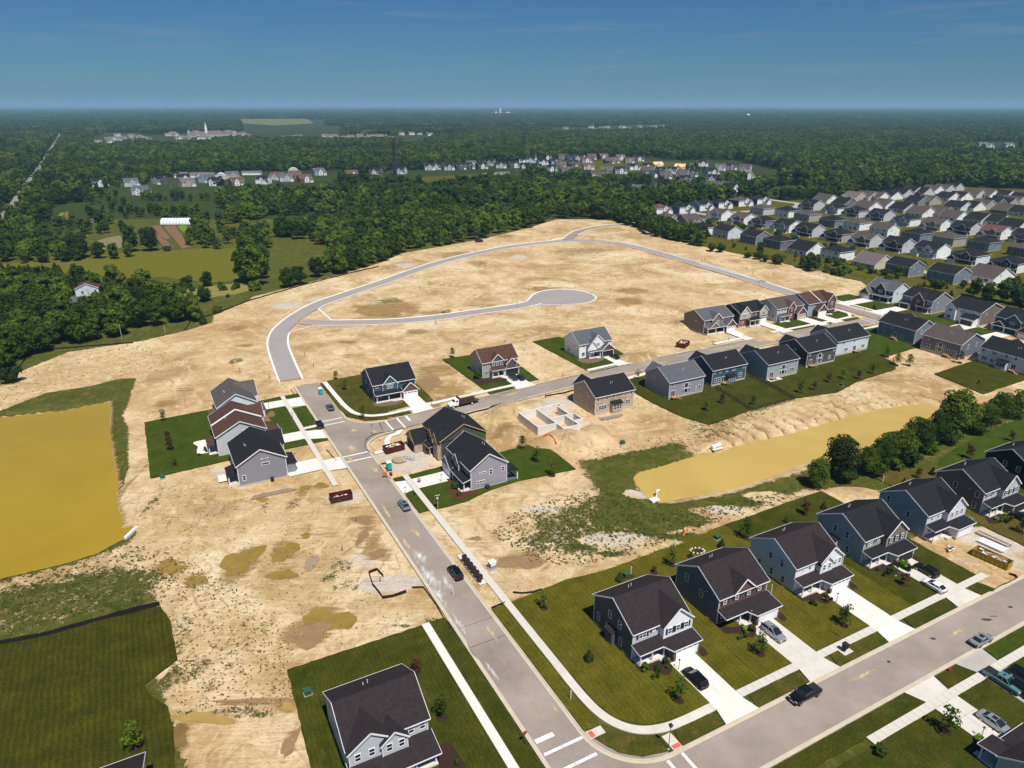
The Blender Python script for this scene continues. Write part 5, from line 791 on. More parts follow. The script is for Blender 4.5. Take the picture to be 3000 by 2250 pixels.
def suburb(row,items,rz,group):
 P=[]
 for it in items:
  u,v=uvof(*it[0]);P.append((u,v,it))
 P.sort(key=lambda q:q[0])
 for k,(u,v,it)in enumerate(P):
  _,wall,front,roof,st=it;r_=random.Random(int(u*10));two='v' not in st;hp='h' in st
  Wd=r_.uniform(14,15.6)if two else r_.uniform(14,17);D=r_.uniform(13,14.6)if two else r_.uniform(17,20);h=5.6 if two else 3.0;rise=3.2 if two else 5.0
  lab=f"{CN[wall]} house with {RN[roof]} {'hipped' if hp else 'gabled'} roof, {ORD[k]} in {row}"
  if rz=='S':loc=W(u,v);R_=RZ_S
  elif rz=='E':loc=W(u,v+D);R_=RZ_E
  else:loc=W(u+Wd,v);R_=RZ_W
  gs=[];gar=None;por=None;wn=[]
  if rz in 'SW':
   gs=[(Wd*.45,Wd*.78,-.9,h-.2,2.2 if two else 1.6,2.9 if two else .3,front)];fc=front
   gar=(.1,5.2,-3.4,2.8,front,'gable','plain' if k%3 else 'lights',2.4)if 'm' not in st else(Wd-5.4,Wd-.1,-3.4,2.8,front,'gable','plain',2.4);por=(5.6,Wd-.3,1.8,2.8,3.2,(5.9,Wd-.6))if 'm' not in st else None
   z2=3.9 if two else 1.1
   wn=[('f',Wd*.62,z2,1.7,1.4,-.9),('f',Wd*.9,z2,1.0,1.4)]+([('f',Wd*.3,z2,1.0,1.3)]if two else[])+([('f',Wd*.8,1.0,1.8,1.5)]if two else[])
   sf='r' if rz=='W' else 'l'
   wn+=[(sf,D*.3,3.9 if two else 1.4,.9,1.3),(sf,D*.7,1.6,1.6,.6)]if k%2 else[(sf,D*.55,1.5,1.4,.7)]
  else:
   wn=([('b',Wd*.2,3.9,1.7,1.4),('b',Wd*.52,4.2,1.2,.9),('b',Wd*.82,3.9,1.0,1.4)]if two else[])+[('b',Wd*.25,.9,2.4,1.6),('b',Wd*.52,.3,1.6,2.1),('b',Wd*.82,1.0,1.2,1.5),('l',D*.3,1.6,1.5,.7),('l',D*.7,(3.9 if two else 3.6),.9,1.3)]
  house(lab,loc,R_,Wd,D,h,wall,roof,'h' if hp else 'x',3.0 if hp else rise,gables=gs,garage=gar,porch=por,wins=wn,group=group,far=True,front=(front if front!=wall and rz!='E' else None),found=.25)
G1='houses of the older suburb on the right'
suburb('row beside the field',[(c1(580,893),'ltblue','white','black',''),(c1(940,968),'bluegrey','bluegrey','black',''),(c1(1255,1030),'slate','slate','black','h'),(c1(1595,1115),'white','white','black','v'),(c1(2020,1180),'white','white','black','h'),(c1(255,845),'white','white','black','h'),(c2(265,1290),'cream','cream','weathered','v'),(c2(705,1385),'bluegrey','bluegrey','black',''),(c2(1285,1485),'bluegrey','bluegrey','black',''),(c2(1800,1480),'white','white','taupe','v')],'E',G1)
suburb('second row from the field',[(c1(495,655),'white','ltgrey','taupe',''),(c1(785,710),'white','greige','taupe',''),(c1(1060,750),'bluegrey','bluegrey','black','h'),(c1(1370,812),'white','ltblue','black',''),(c1(1670,868),'ltgrey','navy','black',''),(c1(2050,935),'greige','navy','black','h'),(c2(200,1005),'ltgrey','teal','taupe',''),(c2(620,1070),'ltgrey','navy','black',''),(c2(1065,1145),'white','white','black',''),(c2(1570,1235),'ltblue','navy','black','h'),(c2(2105,1340),'white','navy','black','h')],'W',G1)
suburb('third row from the field',[(c1(1040,580),'ltgrey','slate','taupe','h'),(c1(1365,612),'white','white','black','h'),(c1(1630,665),'greige','bluegrey','taupe','h'),(c1(1960,745),'bluegrey','slate','black','h'),(c2(70,782),'white','ltgrey','taupe','h'),(c2(430,865),'white','white','taupe',''),(c2(850,930),'bluegrey','bluegrey','black','h'),(c2(1280,992),'greige','greige','taupe','h'),(c2(1740,1052),'bluegrey','bluegrey','black','h'),(c2(2300,1140),'taupe','taupe','taupe','h')],'E',G1)
suburb('fourth row from the field',[(c1(1690,520),'ltgrey','teal','black',''),(c1(2000,572),'white','ltblue','black','h'),(c2(60,612),'ltgrey','teal','black','h'),(c2(385,662),'ltgrey','teal','black',''),(c2(720,730),'white','ltblue','black','h'),(c2(1115,792),'white','greige','taupe',''),(c2(1500,842),'ltgrey','navy','black',''),(c2(1895,902),'white','grey','redbrown',''),(c2(2330,960),'ltgrey','grey','black','')],'W',G1)  # white houses with light-blue fronts carry the shade in the front colour
suburb('the central villa row',[(c1(1860,430),'white','white','taupe','v'),(c1(2090,480),'slate','slate','black','v'),(c2(190,530),'white','white','taupe','v'),(c2(410,500),'white','white','taupe','v'),(c2(645,552),'ltgrey','ltgrey','black','v'),(c2(885,612),'white','white','taupe','v'),(c2(1150,612),'greige','greige','taupe','v'),(c2(1330,665),'white','white','taupe','v'),(c2(1640,700),'ltgrey','ltgrey','black','v'),(c2(1880,722),'white','white','black','v'),(c2(2130,790),'white','white','black','v')],'E',G1)
suburb('the top villa row',[(c2(20,395),'tan','ltgrey','weathered','v'),(c2(190,390),'tan','ltgrey','taupe','v'),(c2(320,395),'white','ltgrey','taupe','v'),(c2(480,385),'white','ltgrey','black','v'),(c2(640,350),'ltgrey','slate','black','v'),(c2(770,320),'white','ltgrey','black','v'),(c2(910,330),'ltgrey','teal','black','v'),(c2(1050,300),'white','grey','taupe','v'),(c2(1190,290),'ltgrey','greige','taupe','v'),(c2(1310,265),'ltgrey','slate','black','v'),(c2(1590,360),'ltgrey','navy','taupe','v'),(c2(1760,360),'white','ltblue','taupe','v'),(c2(1980,370),'white','navy','black','v'),(c2(2190,410),'ltgrey','navy','black','v')],'W',G1)
suburb('the inner villa row',[(c2(830,455),'bluegrey','bluegrey','black','v'),(c2(980,450),'greige','greige','taupe','v'),(c2(1230,400),'white','white','black','v'),(c2(1390,395),'white','white','black','v'),(c2(1380,530),'ltblue','white','black','v'),(c2(1550,530),'white','white','black','v'),(c2(1700,510),'greige','greige','taupe','v'),(c2(1840,490),'slate','slate','black','v'),(c2(2000,480),'greige','greige','black','v'),(c2(2110,460),'tan','greige','taupe','v'),(c2(2000,570),'slate','slate','taupe','v'),(c2(2240,600),'white','white','black','v')],'E',G1)
suburb('the curved suburb row',[(c5(415,1070),'bluegrey','navy','black','m'),(c5(705,1045),'bluegrey','white','black','m'),(c5(985,1022),'ltgrey','white','redbrown','hm'),(c5(1285,1002),'blue','white','black','hm'),(c5(1545,970),'blue','white','black','m'),(c5(1790,940),'bluegrey','white','black','hm'),(c5(2050,912),'taupe','white','taupe','hm'),(c5(2290,890),'darkteal' if False else 'teal','white','black','hm'),(c5(1080,1150),'greige','greige','taupe','h'),(c5(1400,1165),'bluegrey','bluegrey','taupe','v')],'S',G1)
def estate(where,L_,group,two=True,s=1.0):
 P=sorted(L_,key=lambda q:q[0][0])
 for k,(p,wall,roof)in enumerate(P):
  X,Y=at(*p);r_=random.Random(k*7+int(X));Wd=15*s;D=12*s;rz=math.atan2(-X,Y)*.6+r_.choice((-.35,.25,.45));
  lab=f"{CN[wall]} house with {RN[roof]} roof, {ORD[k] if k else 'first'} from the left, {where}"
  t=thing('house',lab,'house',(X,Y,-.2),rz,group);b=MB();pent(b,-Wd/2,Wd/2,0,D,0,5.6,3.6,'x');obj('wall',b,t,wmat(wall));r=MB();tr=MB();gable_x(r,tr,-Wd/2,Wd/2,0,D,5.6,3.6);obj('roof',r,t,rmat(roof));
  gx=r_.uniform(-4.5,-1);g=MB();pent(g,gx,gx+5.4,-2.2,.2,0,5.2,2.8,'y');obj('gable_wall',g,t,wmat(wall if r_.random()<.6 else 'white'));g=MB();gable_y(g,tr,gx,gx+5.4,-2.2,4,5.2,2.8);obj('gable_roof',g,t,rmat(roof))
  g=MB();pent(g,gx+5.6,gx+10.4,-4,.2,0,2.8,2.2,'y');obj('garage_wall',g,t,wmat(wall));g=MB();gable_y(g,tr,gx+5.6,gx+10.4,-4,.2,2.8,2.2);obj('garage_roof',g,t,rmat(roof));obj('garage_door',garage_door_mesh(3.9,2.2,False),t,loc=(gx+8,-4.02,.05))
  obj('trim',tr,t,TRIM)
  for(x,z,yf)in((gx+2.7,3.6,-2.2),(gx+8,3.9,0),(gx-1.5,3.9,0),(gx+2.7,.9,-2.2)):add_window(t,'f',x,z,1.8,1.5,Wd,D,yf,far=True)
  add_window(t,'l',D*.5,3.6,1.3,1.5,Wd,D,far=True).location.x-=Wd/2
  if t['label'].startswith('bare timber'):pass
estate('row near the dark tower',[(c6(*q[:2]),q[2],q[3])for q in[(300,325,'brick','redbrown'),(400,345,'ltblue','black'),(430,412,'taupe','black'),(150,442,'brick','redbrown'),(745,395,'ltblue','black'),(975,290,'white','black'),(1150,345,'ltgrey','black'),(1255,335,'brick','black'),(1400,345,'ltgrey','black'),(1560,338,'teal','black'),(1650,332,'navy','black'),(1700,305,'ltgrey','grey'),(1840,328,'brick','black'),(1910,285,'tan','black')]],'houses of the estate beyond the central woods')
estate('near half of middle estate',[(c7(*q[:2]),q[2],q[3])for q in[(300,408,'ltgrey','black'),(480,405,'brick','black'),(600,425,'navy','black'),(780,440,'white','black'),(960,455,'greige','black'),(1160,485,'ltgrey','stone'),(1270,510,'white','black'),(1400,530,'bluegrey','black'),(1530,555,'ltgrey','taupe'),(1690,590,'white','black'),(2020,632,'ltgrey','grey'),(1080,400,'taupe','taupe'),(1240,385,'navy','black'),(1440,430,'cream','redbrown'),(1660,480,'taupe','grey'),(1850,480,'blue','black'),(2030,435,'white','black')]],'houses of the estate beyond the central woods')
estate('back half of middle estate',[(c7(*q[:2]),q[2],q[3])for q in[(70,320,'tan','black'),(350,320,'white','black'),(540,335,'white','black'),(680,335,'white','black'),(760,300,'white','black'),(850,368,'white','black'),(900,300,'ltgrey','black'),(1010,360,'blue','black'),(1100,300,'greige','redbrown'),(1180,310,'navy','black'),(1310,305,'white','black'),(1410,340,'greige','taupe'),(1480,295,'brick','redbrown'),(1640,292,'brick','grey'),(1710,350,'navy','redbrown'),(1770,345,'taupe','redbrown'),(1860,305,'ltgrey','grey'),(1970,345,'greige','redbrown'),(2090,320,'brick','black')]],'houses of the estate beyond the central woods')
estate('right end of middle estate',[(c5(*q[:2]),q[2],q[3])for q in[(870,430,'white','black'),(1020,412,'wood','wood'),(1030,482,'blue','black'),(1170,480,'white','black'),(1280,440,'wood','wood'),(1110,545,'taupe','taupe'),(840,480,'taupe','taupe'),(1030,530,'white','black'),(1045,672,'white','black'),(1310,525,'greige','taupe'),(1400,430,'ltgrey','grey'),(1370,605,'taupe','black'),(1590,385,'white','black'),(1450,520,'slate','black'),(1720,500,'ltgrey','black'),(1715,592,'blue','black'),(1820,440,'ltgrey','grey'),(1680,682,'tan','taupe'),(1810,692,'cream','taupe'),(2000,712,'white','black'),(1960,430,'grey','black'),(2125,450,'ltgrey','taupe'),(2170,550,'tan','weathered'),(780,745,'redbrick','grey')]],'houses of the estate beyond the central woods')
estate('the four against dark woods',[(c3(*q[:2]),q[2],q[3])for q in[(815,605,'white','black'),(905,612,'tan','taupe'),(995,628,'cream','weathered'),(1110,608,'taupe','black')]],'houses against the woods')
estate('row beyond the farm',[(cl(*q[:2]),q[2],q[3])for q in[(650,655,'white','black'),(790,640,'white','black'),(855,655,'ltgrey','grey'),(1020,640,'taupe','black'),(1195,625,'slate','black'),(1225,655,'tan','weathered'),(1325,630,'blue','grey'),(1385,650,'black','black'),(1510,605,'tan','grey'),(1545,648,'brick','redbrown'),(1695,638,'white','black'),(1785,612,'cream','redbrown'),(1855,622,'ltgrey','grey'),(1915,602,'brick','redbrown'),(1985,628,'redbrick','redbrown'),(2075,582,'blue','grey'),(900,710,'ltgrey','grey')]],'houses beyond the farm fields')
rr=random.Random(11);FR=[]
for(x0,x1,y0,y1,n)in((700,960,325,385,14),(1080,1330,318,350,10),(1190,1620,300,352,22),(600,660,375,400,2),(1840,1960,340,360,3),(2090,2212,335,350,3)):
 for k in range(n):FR.append((cl(x0+(x1-x0)*(k+rr.random()*.7)/n,rr.uniform(y0,y1)),rr.choice(('tan','cream','ltgrey','taupe','white')),'weathered'))
for(x0,x1,y0,y1,n)in((0,330,320,365,16),(360,640,300,330,9),(1600,2120,270,305,16),(1430,1460,280,310,1)):
 for k in range(n):FR.append((cc(x0+(x1-x0)*(k+rr.random()*.7)/n,rr.uniform(y0,y1)),rr.choice(('tan','cream','ltgrey','white','taupe')),'weathered'))
for(x,y)in((1950,395),(1990,405),(2120,400),(60,235),(150,240),(80,290)):FR.append((c3(x,y),'ltgrey','weathered'))
for k in range(0,len(FR),24):
 xs_=sorted(FR,key=lambda q:q[0][0])[k:k+24];mx_=sum(q[0][0]for q in xs_)/len(xs_)
 estate(f"{['far left', 'left middle', 'middle', 'right middle', 'far right'][min(4, k // 24)]} distant rooftops",xs_,'pale rooftops among the far trees',s=1.25)
def gablebox(name,label,cat,p,rz,Wd,D,h,rise,wall,roof,wins=(),axis='x'):
 t=thing(name,label,cat,(*at(*p),0),rz);b=MB();pent(b,0,Wd,0,D,0,h,rise,axis);obj('wall',b,t,wmat(wall));r=MB();tr=MB();(gable_x if axis=='x' else lambda*a:gable_y(a[0],a[1],0,Wd,0,D+.3,h,rise))(r,tr,0,Wd,0,D,h,rise);obj('roof',r,t,rmat(roof));obj('trim',tr,t,TRIM)
 for w_ in wins:add_window(t,*w_,Wd,D,far=True)
 return t
gablebox('barn','white farm barn with brown curved roof among dark trees on the left','barn',cl(500,1395),.35,10,12,5.6,2.4,'ltblue','brown',[('f',3,3,1.2,1.6),('f',8.6,3.2,1.2,1.6)],'y')
gablebox('farmhouse','low farmhouse with pale grey roof below the white barn','house',cl(440,1450),.1,15,8,2.8,2.0,'cream','grey',[('f',3,1,1.4,1.2),('f',9,1,1.4,1.2)])
gablebox('farm_shed','pale blue roofed shed half hidden by trees left of the barn','shed',cl(250,1480),-.2,9,8,2.6,1.8,'ltblue','grey')
gablebox('farm_shed','small brown-roofed shed behind the dark round tree on the farm','shed',cl(520,905),.2,12,7,2.2,1.8,'taupe','taupe')
t=thing('greenhouse','long white polytunnel greenhouse above the ploughed strips','greenhouse',(*at(*cl(1040,905)),0),.04);L_=27
GH=mat('white polythene',(.72,.76,.80),.35,.06,1,spec=.4);b=MB();n=10;R_=5.0
for k in range(n):a0,a1=math.pi*k/n,math.pi*(k+1)/n;b.add([(0,R_-R_*math.cos(a0),.3+4.4*math.sin(a0)),(L_,R_-R_*math.cos(a0),.3+4.4*math.sin(a0)),(L_,R_-R_*math.cos(a1),.3+4.4*math.sin(a1)),(0,R_-R_*math.cos(a1),.3+4.4*math.sin(a1))],[(0,1,2,3)])
obj('cover',b,t,GH)
for x in(0.02,L_-.02):obj('end_wall',MB().add([(x,R_-R_*math.cos(math.pi*k/n),.3+4.4*math.sin(math.pi*k/n))for k in range(n+1)],[tuple(range(n+1))]),t,GH)
for k in range(12):
 b=MB();x=k*L_/11
 for j in range(n):a0,a1=math.pi*j/n,math.pi*(j+1)/n;beam(b,(x,R_-5.06*math.cos(a0),.3+4.46*math.sin(a0)),(x,R_-5.06*math.cos(a1),.3+4.46*math.sin(a1)),.35,.1)
 obj('hoop',b,t,mat('grey hoop',(.34,.38,.42),.6,.1,1))
def dome(label,p,r):
 t=thing('storage_dome',label,'storage dome',(*at(*p),0),.3);b=MB();n=10
 for k in range(n):a0,a1=math.pi*k/n,math.pi*(k+1)/n;b.add([(-r*math.cos(a0),0,r*1.1*math.sin(a0)),(-r*math.cos(a1),0,r*1.1*math.sin(a1)),(-r*math.cos(a1),r*2,r*1.1*math.sin(a1)),(-r*math.cos(a0),r*2,r*1.1*math.sin(a0))],[(0,1,2,3)])
 obj('cover',b,t,GH);obj('end_wall',MB().add([(-r*math.cos(math.pi*k/n),.1,r*1.1*math.sin(math.pi*k/n))for k in range(n+1)],[tuple(range(n+1))]),t,mat('cream end sheet',(.55,.50,.42),.8,.1,1));obj('door_shade_panel',MB().box(-r*.35,r*.35,-.05,.05,0,r*.6),t,SHADEIN)  # doorway is a dark panel with the inner shade as its colour
dome('white fabric storage dome, left of two, behind the farm row of houses',cl(1430,610),7);dome('white fabric storage dome, right of two, behind the farm row of houses',cl(1905,580),8)
for k,(x,y,w_)in enumerate(((1100,590,24),(1140,600,26),(1580,582,24),(1240,592,30))):gablebox('warehouse',['white low shed at the left end behind the farm row','white low shed next to the left end behind the farm row','white shed between the two storage domes','long white roof behind the navy house in the farm row'][k],'shed',cl(x-10,y),.1,w_,12,3.5,1.5,'white','wood' if False else 'weathered')
t=gablebox('church','far church with brown roofs and a white steeple','church',cl(1290,335),.1,90,26,8,7,'tan','weathered');b=MB();b.box(18,24,4,10,8,22);b.add([(18,4,22),(24,4,22),(24,10,22),(18,10,22),(21,7,42)],[(0,1,4),(1,2,4),(2,3,4),(3,0,4)]);obj('steeple',b,t,mat('white steeple',(.8,.8,.8),.6,.02,1))
X,Y=at(1158,513)
t=thing('cell_tower','tall dark ribbed tower standing among the trees beyond the central woods','tower',(X,Y,0));DK=mat('dark tower metal',(.035,.030,.034),.8,.3,.2)
b=MB();b.tube((0,0,0),(0,0,38),2.6,2.2,12)
for k in range(26):b.tube((0,0,1+k*1.45),(0,0,1.5+k*1.45),3.0+.3*math.sin(k),2.5,12)
obj('shaft',b,t,DK);b=MB();n=12
for k in range(n):a_=2*math.pi*k/n;beam(b,(2.6*math.cos(a_),2.6*math.sin(a_),38),(3.0*math.cos(a_),3.0*math.sin(a_),43),.3,.3);beam(b,(3.0*math.cos(a_),3.0*math.sin(a_),43),(1.0*math.cos(a_),1.0*math.sin(a_),46.5),.3,.3)
b.tube((0,0,42.8),(0,0,43.2),3.1,3.1,12);obj('crown_cage',b,t,DK)
WH=mat('white industrial wall',(.86,.87,.88),.6,.02,1)
def far_at(x,y,z=0):return at(x,y,z)
def block(label,p,Wd,D,h,name='warehouse',cat='warehouse',m=None,extra=()):
 X,Y=at(*p);t=thing(name,label,cat,(X,Y,-.3));obj('wall',MB().box(-Wd/2,Wd/2,0,D,0,h),t,m or WH);obj('roof',MB().box(-Wd/2-.5,Wd/2+.5,-.5,D+.5,h,h+1),t,mat('pale flat roof',(.6,.6,.58),.8,.1,.05))
 for(x,w_,hh)in extra:obj('tower_block',MB().box(x-w_/2,x+w_/2,2,12,h,hh),t,m or WH)
block('far white factory with a central tower on the horizon',(1472,337),210,60,20,'factory','factory',extra=((-20,14,62),(-60,24,30),(50,30,28)))
block('long white warehouse on the horizon left of the radio mast',(952,328),200,60,13);block('white warehouse on the horizon right of the radio mast',(1196,328),150,50,12);block('small white warehouse left of the factory',(1372,343),60,30,10);block('tiny white building at the left end of the horizon',(22,330),60,30,10)
block('thin white shed row far behind the pale field',(700,322),300,40,10)
def water_tower(label,p,z,s,w1,w2):
 X,Y=at(*p);t=thing('water_tower',label,'water tower',(X,Y,0));b=MB();pr_=[(0,1),(.4,.97),(.8,.8),(1,.5),(.92,.2),(.5,0),(.16,-.1)];n=16
 for k in range(len(pr_)-1):
  (r0,z0),(r1,z1)=pr_[k],pr_[k+1]
  for j in range(n):a0,a1=2*math.pi*j/n,2*math.pi*(j+1)/n;b.add([(s*r0*math.cos(a0),s*r0*math.sin(a0),z+s*z0),(s*r1*math.cos(a0),s*r1*math.sin(a0),z+s*z1),(s*r1*math.cos(a1),s*r1*math.sin(a1),z+s*z1),(s*r0*math.cos(a1),s*r0*math.sin(a1),z+s*z0)],[(0,1,2,3)])
 obj('tank',b,t,w1);obj('stem',MB().tube((0,0,0),(0,0,z),s*.22,s*.16,12),t,w2)
water_tower('white water tower with blue stem rising over the far right woods',(2190,350),24,11,WH,mat('blue tower stem',(.05,.30,.50),.6,.1,1));water_tower('faint water tower far on the right horizon',(2527,330),42,14,mat('grey blue tank',(.3,.36,.4),.6,.1,1),mat('grey blue tank',(.3,.36,.4)))
def mast(label,p,h,r=1.2):
 X,Y=at(*p);t=thing('radio_mast',label,'radio mast',(X,Y,0));b=MB()
 for k in range(3):a_=2.1*k;b.tube((r*math.cos(a_),r*math.sin(a_),0),(r*math.cos(a_),r*math.sin(a_),h),.45,.35,5)
 for k in range(int(h/6)):beam(b,(r*math.cos(2.1*(k%3)),r*math.sin(2.1*(k%3)),k*6),(r*math.cos(2.1*((k+1)%3)),r*math.sin(2.1*((k+1)%3)),k*6+6),.4,.4)
 obj('lattice',b,t,DK)
mast('tall thin radio mast on the horizon right of the warehouses',(1154,330),190);mast('thin radio mast on the horizon above the pale field',(620,330),150);mast('faint radio mast on the left horizon',(488,335),110);mast('faint mast above the right woods',(2009,335),110)
# ---------------------------------------------------------------- trees
def leaf_mat(name,c1,c2,c3):
 m=bpy.data.materials.new(name);m.use_nodes=True;nt=m.node_tree;L=nt.links;b=nt.nodes['Principled BSDF'];b.inputs['Roughness'].default_value=.75;b.inputs['Specular IOR Level'].default_value=.12
 oi=_n(nt,'ShaderNodeObjectInfo');tc=_n(nt,'ShaderNodeTexCoord');n=_n(nt,'ShaderNodeTexNoise');n.inputs['Scale'].default_value=.55;n.inputs['Detail'].default_value=4;L.new(tc.outputs['Object'],n.inputs[0])
 g=_n(nt,'ShaderNodeNewGeometry');n2=_n(nt,'ShaderNodeTexNoise');n2.inputs['Scale'].default_value=.012;n2.inputs['Detail'].default_value=3;L.new(g.outputs['Position'],n2.inputs[0])
 s=_n(nt,'ShaderNodeMath',operation='MULTIPLY_ADD');L.new(oi.outputs['Random'],s.inputs[0]);s.inputs[1].default_value=.65;L.new(n.outputs[0],s.inputs[2])
 s2=_n(nt,'ShaderNodeMath',operation='MULTIPLY_ADD');L.new(n2.outputs[0],s2.inputs[0]);s2.inputs[1].default_value=.75;L.new(s.outputs[0],s2.inputs[2])
 mr=_n(nt,'ShaderNodeMapRange');mr.inputs[1].default_value=.62;mr.inputs[2].default_value=1.62;L.new(s2.outputs[0],mr.inputs[0])
 r=_n(nt,'ShaderNodeValToRGB');e=r.color_ramp.elements;e.new(.5)
 for q,(p,c)in zip(e,((.1,c1),(.5,c2),(.95,c3))):q.position=p;q.color=(*c,1)
 L.new(mr.outputs[0],r.inputs[0]);L.new(r.outputs[0],b.inputs['Base Color'])
 return m
LEAF=leaf_mat('broad leaves',(.012,.031,.002),(.034,.068,.004),(.11,.155,.011));PINE=leaf_mat('needles',(.014,.025,.004),(.023,.038,.006),(.044,.06,.01));DLEAF=leaf_mat('dark leaves',(.013,.028,.003),(.025,.048,.004),(.05,.08,.009))
BRONZE=leaf_mat('bronze leaves',(.05,.018,.012),(.08,.03,.018),(.10,.05,.02));LIME=leaf_mat('lime leaves',(.12,.19,.015),(.17,.26,.02),(.22,.32,.03));BARK=mat('bark',(.09,.065,.045),.95,.3,3,.3)
def crown_mesh(name,H,R,nl,n,leaf,seed,m,kind='round',core=True):
 r=np.random.default_rng(seed);V_=[];F_=[]
 if kind=='cone':C=[(0,0,H*(.12+.8*k/nl),R*(1-.9*k/nl)*.62)for k in range(nl)]
 else:
  C=[]
  for k in range(nl):
   t=(k+.5)/nl;zz=.22+.66*t;prof=math.sin(math.pi*min(1,(zz-.12)/.95))**.7 if kind=='round' else(.55+.35*math.sin(math.pi*zz));a=k*2.399+r.random()*1.2;d=R*prof*.62*(r.random()**.5);C.append((d*math.cos(a),d*math.sin(a),H*zz,R*(.34+.22*r.random())*(1.0 if zz<.75 else .8)))
 for(cx,cy,cz,cr)in C:
  k=max(8,int(n*cr**2/sum(c[3]**2 for c in C)));d=r.normal(size=(k,3));d/=np.linalg.norm(d,axis=1)[:,None];d[:,2]=np.where(d[:,2]<-.5,-d[:,2],d[:,2])
  P=np.array([cx,cy,cz])+d*np.array([cr,cr,cr*(.82 if kind!='cone' else .6)])*(0.84+.26*r.random((k,1)))
  nrm=d+r.normal(size=(k,3))*.42;nrm/=np.linalg.norm(nrm,axis=1)[:,None];a_=np.cross(nrm,r.normal(size=(k,3)));a_/=np.linalg.norm(a_,axis=1)[:,None];b_=np.cross(nrm,a_);s=leaf*(.6+.8*r.random((k,1)))
  o=sum(len(v)for v in V_);Q=np.stack([P-a_*s-b_*s*.7,P+a_*s-b_*s*.6,P+a_*s*.8+b_*s,P-a_*s*.7+b_*s*.8],1).reshape(-1,3);V_.append(Q);i=o+np.arange(0,4*k,4)[:,None]+np.arange(4)[None];F_.append(i)
 V=np.concatenate(V_);Fq=np.concatenate(F_);me=bpy.data.meshes.new(name);vs=V.tolist();fs=Fq.tolist()
 if core:
  for(cx,cy,cz,cr)in C:
   o=len(vs);q=cr*.80;z=.8 if kind!='cone' else .5
   ph=(1+5**.5)/2;ico=[(-1,ph,0),(1,ph,0),(-1,-ph,0),(1,-ph,0),(0,-1,ph),(0,1,ph),(0,-1,-ph),(0,1,-ph),(ph,0,-1),(ph,0,1),(-ph,0,-1),(-ph,0,1)]
   vs+=[(cx+x/1.9*q,cy+y/1.9*q,cz+w_/1.9*q*z)for x,y,w_ in ico];fs+=[[o+a for a in f]for f in[(0,11,5),(0,5,1),(0,1,7),(0,7,10),(0,10,11),(1,5,9),(5,11,4),(11,10,2),(10,7,6),(7,1,8),(3,9,4),(3,4,2),(3,2,6),(3,6,8),(3,8,9),(4,9,5),(2,4,11),(6,2,10),(8,6,7),(9,8,1)]]
 me.from_pydata(vs,[],fs);me.materials.append(m);return me
def trunk_mesh(name,H,r0,seed,top=.6):
 b=MB();rr_=random.Random(seed);p=Vector((0,0,-.3));n=4
 for k in range(n):q=Vector((rr_.uniform(-.2,.2),rr_.uniform(-.2,.2),H*top*(k+1)/n));b.tube(p,q,r0*(1-.2*k),r0*(1-.2*(k+1)),6);p=q
 for k in range(5):a=k*1.3;z=H*(.25+.08*k);b.tube((0,0,z),(H*.2*math.cos(a),H*.2*math.sin(a),z+H*.22),r0*.4,r0*.12,5)
 return b.mesh(name,BARK)
KT={}
for k in range(6):KT['mid%d'%k]=(crown_mesh('crown',13,5.2,11+k,1000,.42,40+k,LEAF if k!=4 else DLEAF),trunk_mesh('trunk',13,.28,k))
for k in range(3):KT['tall%d'%k]=(crown_mesh('crown',17,5.4,16,1500,.42,60+k,LEAF,'tall'),trunk_mesh('trunk',17,.34,k+9))
for k in range(3):KT['big%d'%k]=(crown_mesh('crown',11,4.1,26,5200,.17,70+k,LEAF if k else DLEAF,'round' if k==0 else 'tall',core=False),trunk_mesh('trunk',11,.22,k+19))
KT['dark0']=(crown_mesh('crown',12,6.2,18,2200,.34,80,DLEAF),trunk_mesh('trunk',12,.4,3));KT['pine0']=(crown_mesh('crown',13,4.4,12,1100,.42,81,PINE,'cone'),trunk_mesh('trunk',13,.25,4))
KT['bush0']=(crown_mesh('crown',3.2,2.6,7,700,.20,82,LEAF),trunk_mesh('trunk',3.0,.1,5));KT['bush1']=(crown_mesh('crown',4.2,2.8,9,800,.22,83,DLEAF),trunk_mesh('trunk',4.0,.1,6))
KT['spruce0']=(crown_mesh('crown',2.6,1.3,8,500,.13,84,PINE,'cone'),trunk_mesh('trunk',2.4,.06,7));KT['sap0']=(crown_mesh('crown',4.2,1.35,9,420,.11,85,LEAF,'tall',core=False),trunk_mesh('trunk',4.2,.05,8,.85));KT['sap1']=(crown_mesh('crown',3.6,1.1,7,240,.10,86,LEAF,'tall',core=False),trunk_mesh('trunk',3.6,.045,9,.85));KT['sapr']=(crown_mesh('crown',3.8,1.2,8,360,.12,87,BRONZE,'tall',core=False),trunk_mesh('trunk',3.8,.05,10,.85))
KT['shrub0']=(crown_mesh('foliage',.9,.6,5,160,.09,88,LEAF),None);KT['shruby']=(crown_mesh('foliage',.8,.6,5,160,.09,89,LIME),None);KT['shrubd']=(crown_mesh('foliage',1.3,.8,6,220,.10,90,DLEAF),None)
NTREE=[0]
def tree(kind,X,Y,label,s=1.0,cat='tree',group=None,name='tree',z=None,sz=None):
 t=thing(name,label,cat,(X,Y,height(X,Y)if z is None else z),random.uniform(0,6.28),group);t.scale=(s,s,sz or s*random.uniform(.9,1.1));cr_,tr_=KT[kind]
 obj('crown' if tr_ else 'foliage',cr_,t)
 if tr_:obj('trunk',tr_,t)
 NTREE[0]+=1;return t
def inside(X,Y,poly):
 c=False;n=len(poly)
 for i in range(n):
  ax,ay=poly[i];bx,by=poly[(i+1)%n]
  if(ay>Y)!=(by>Y)and X<(bx-ax)*(Y-ay)/(by-ay)+ax:c=not c
 return c
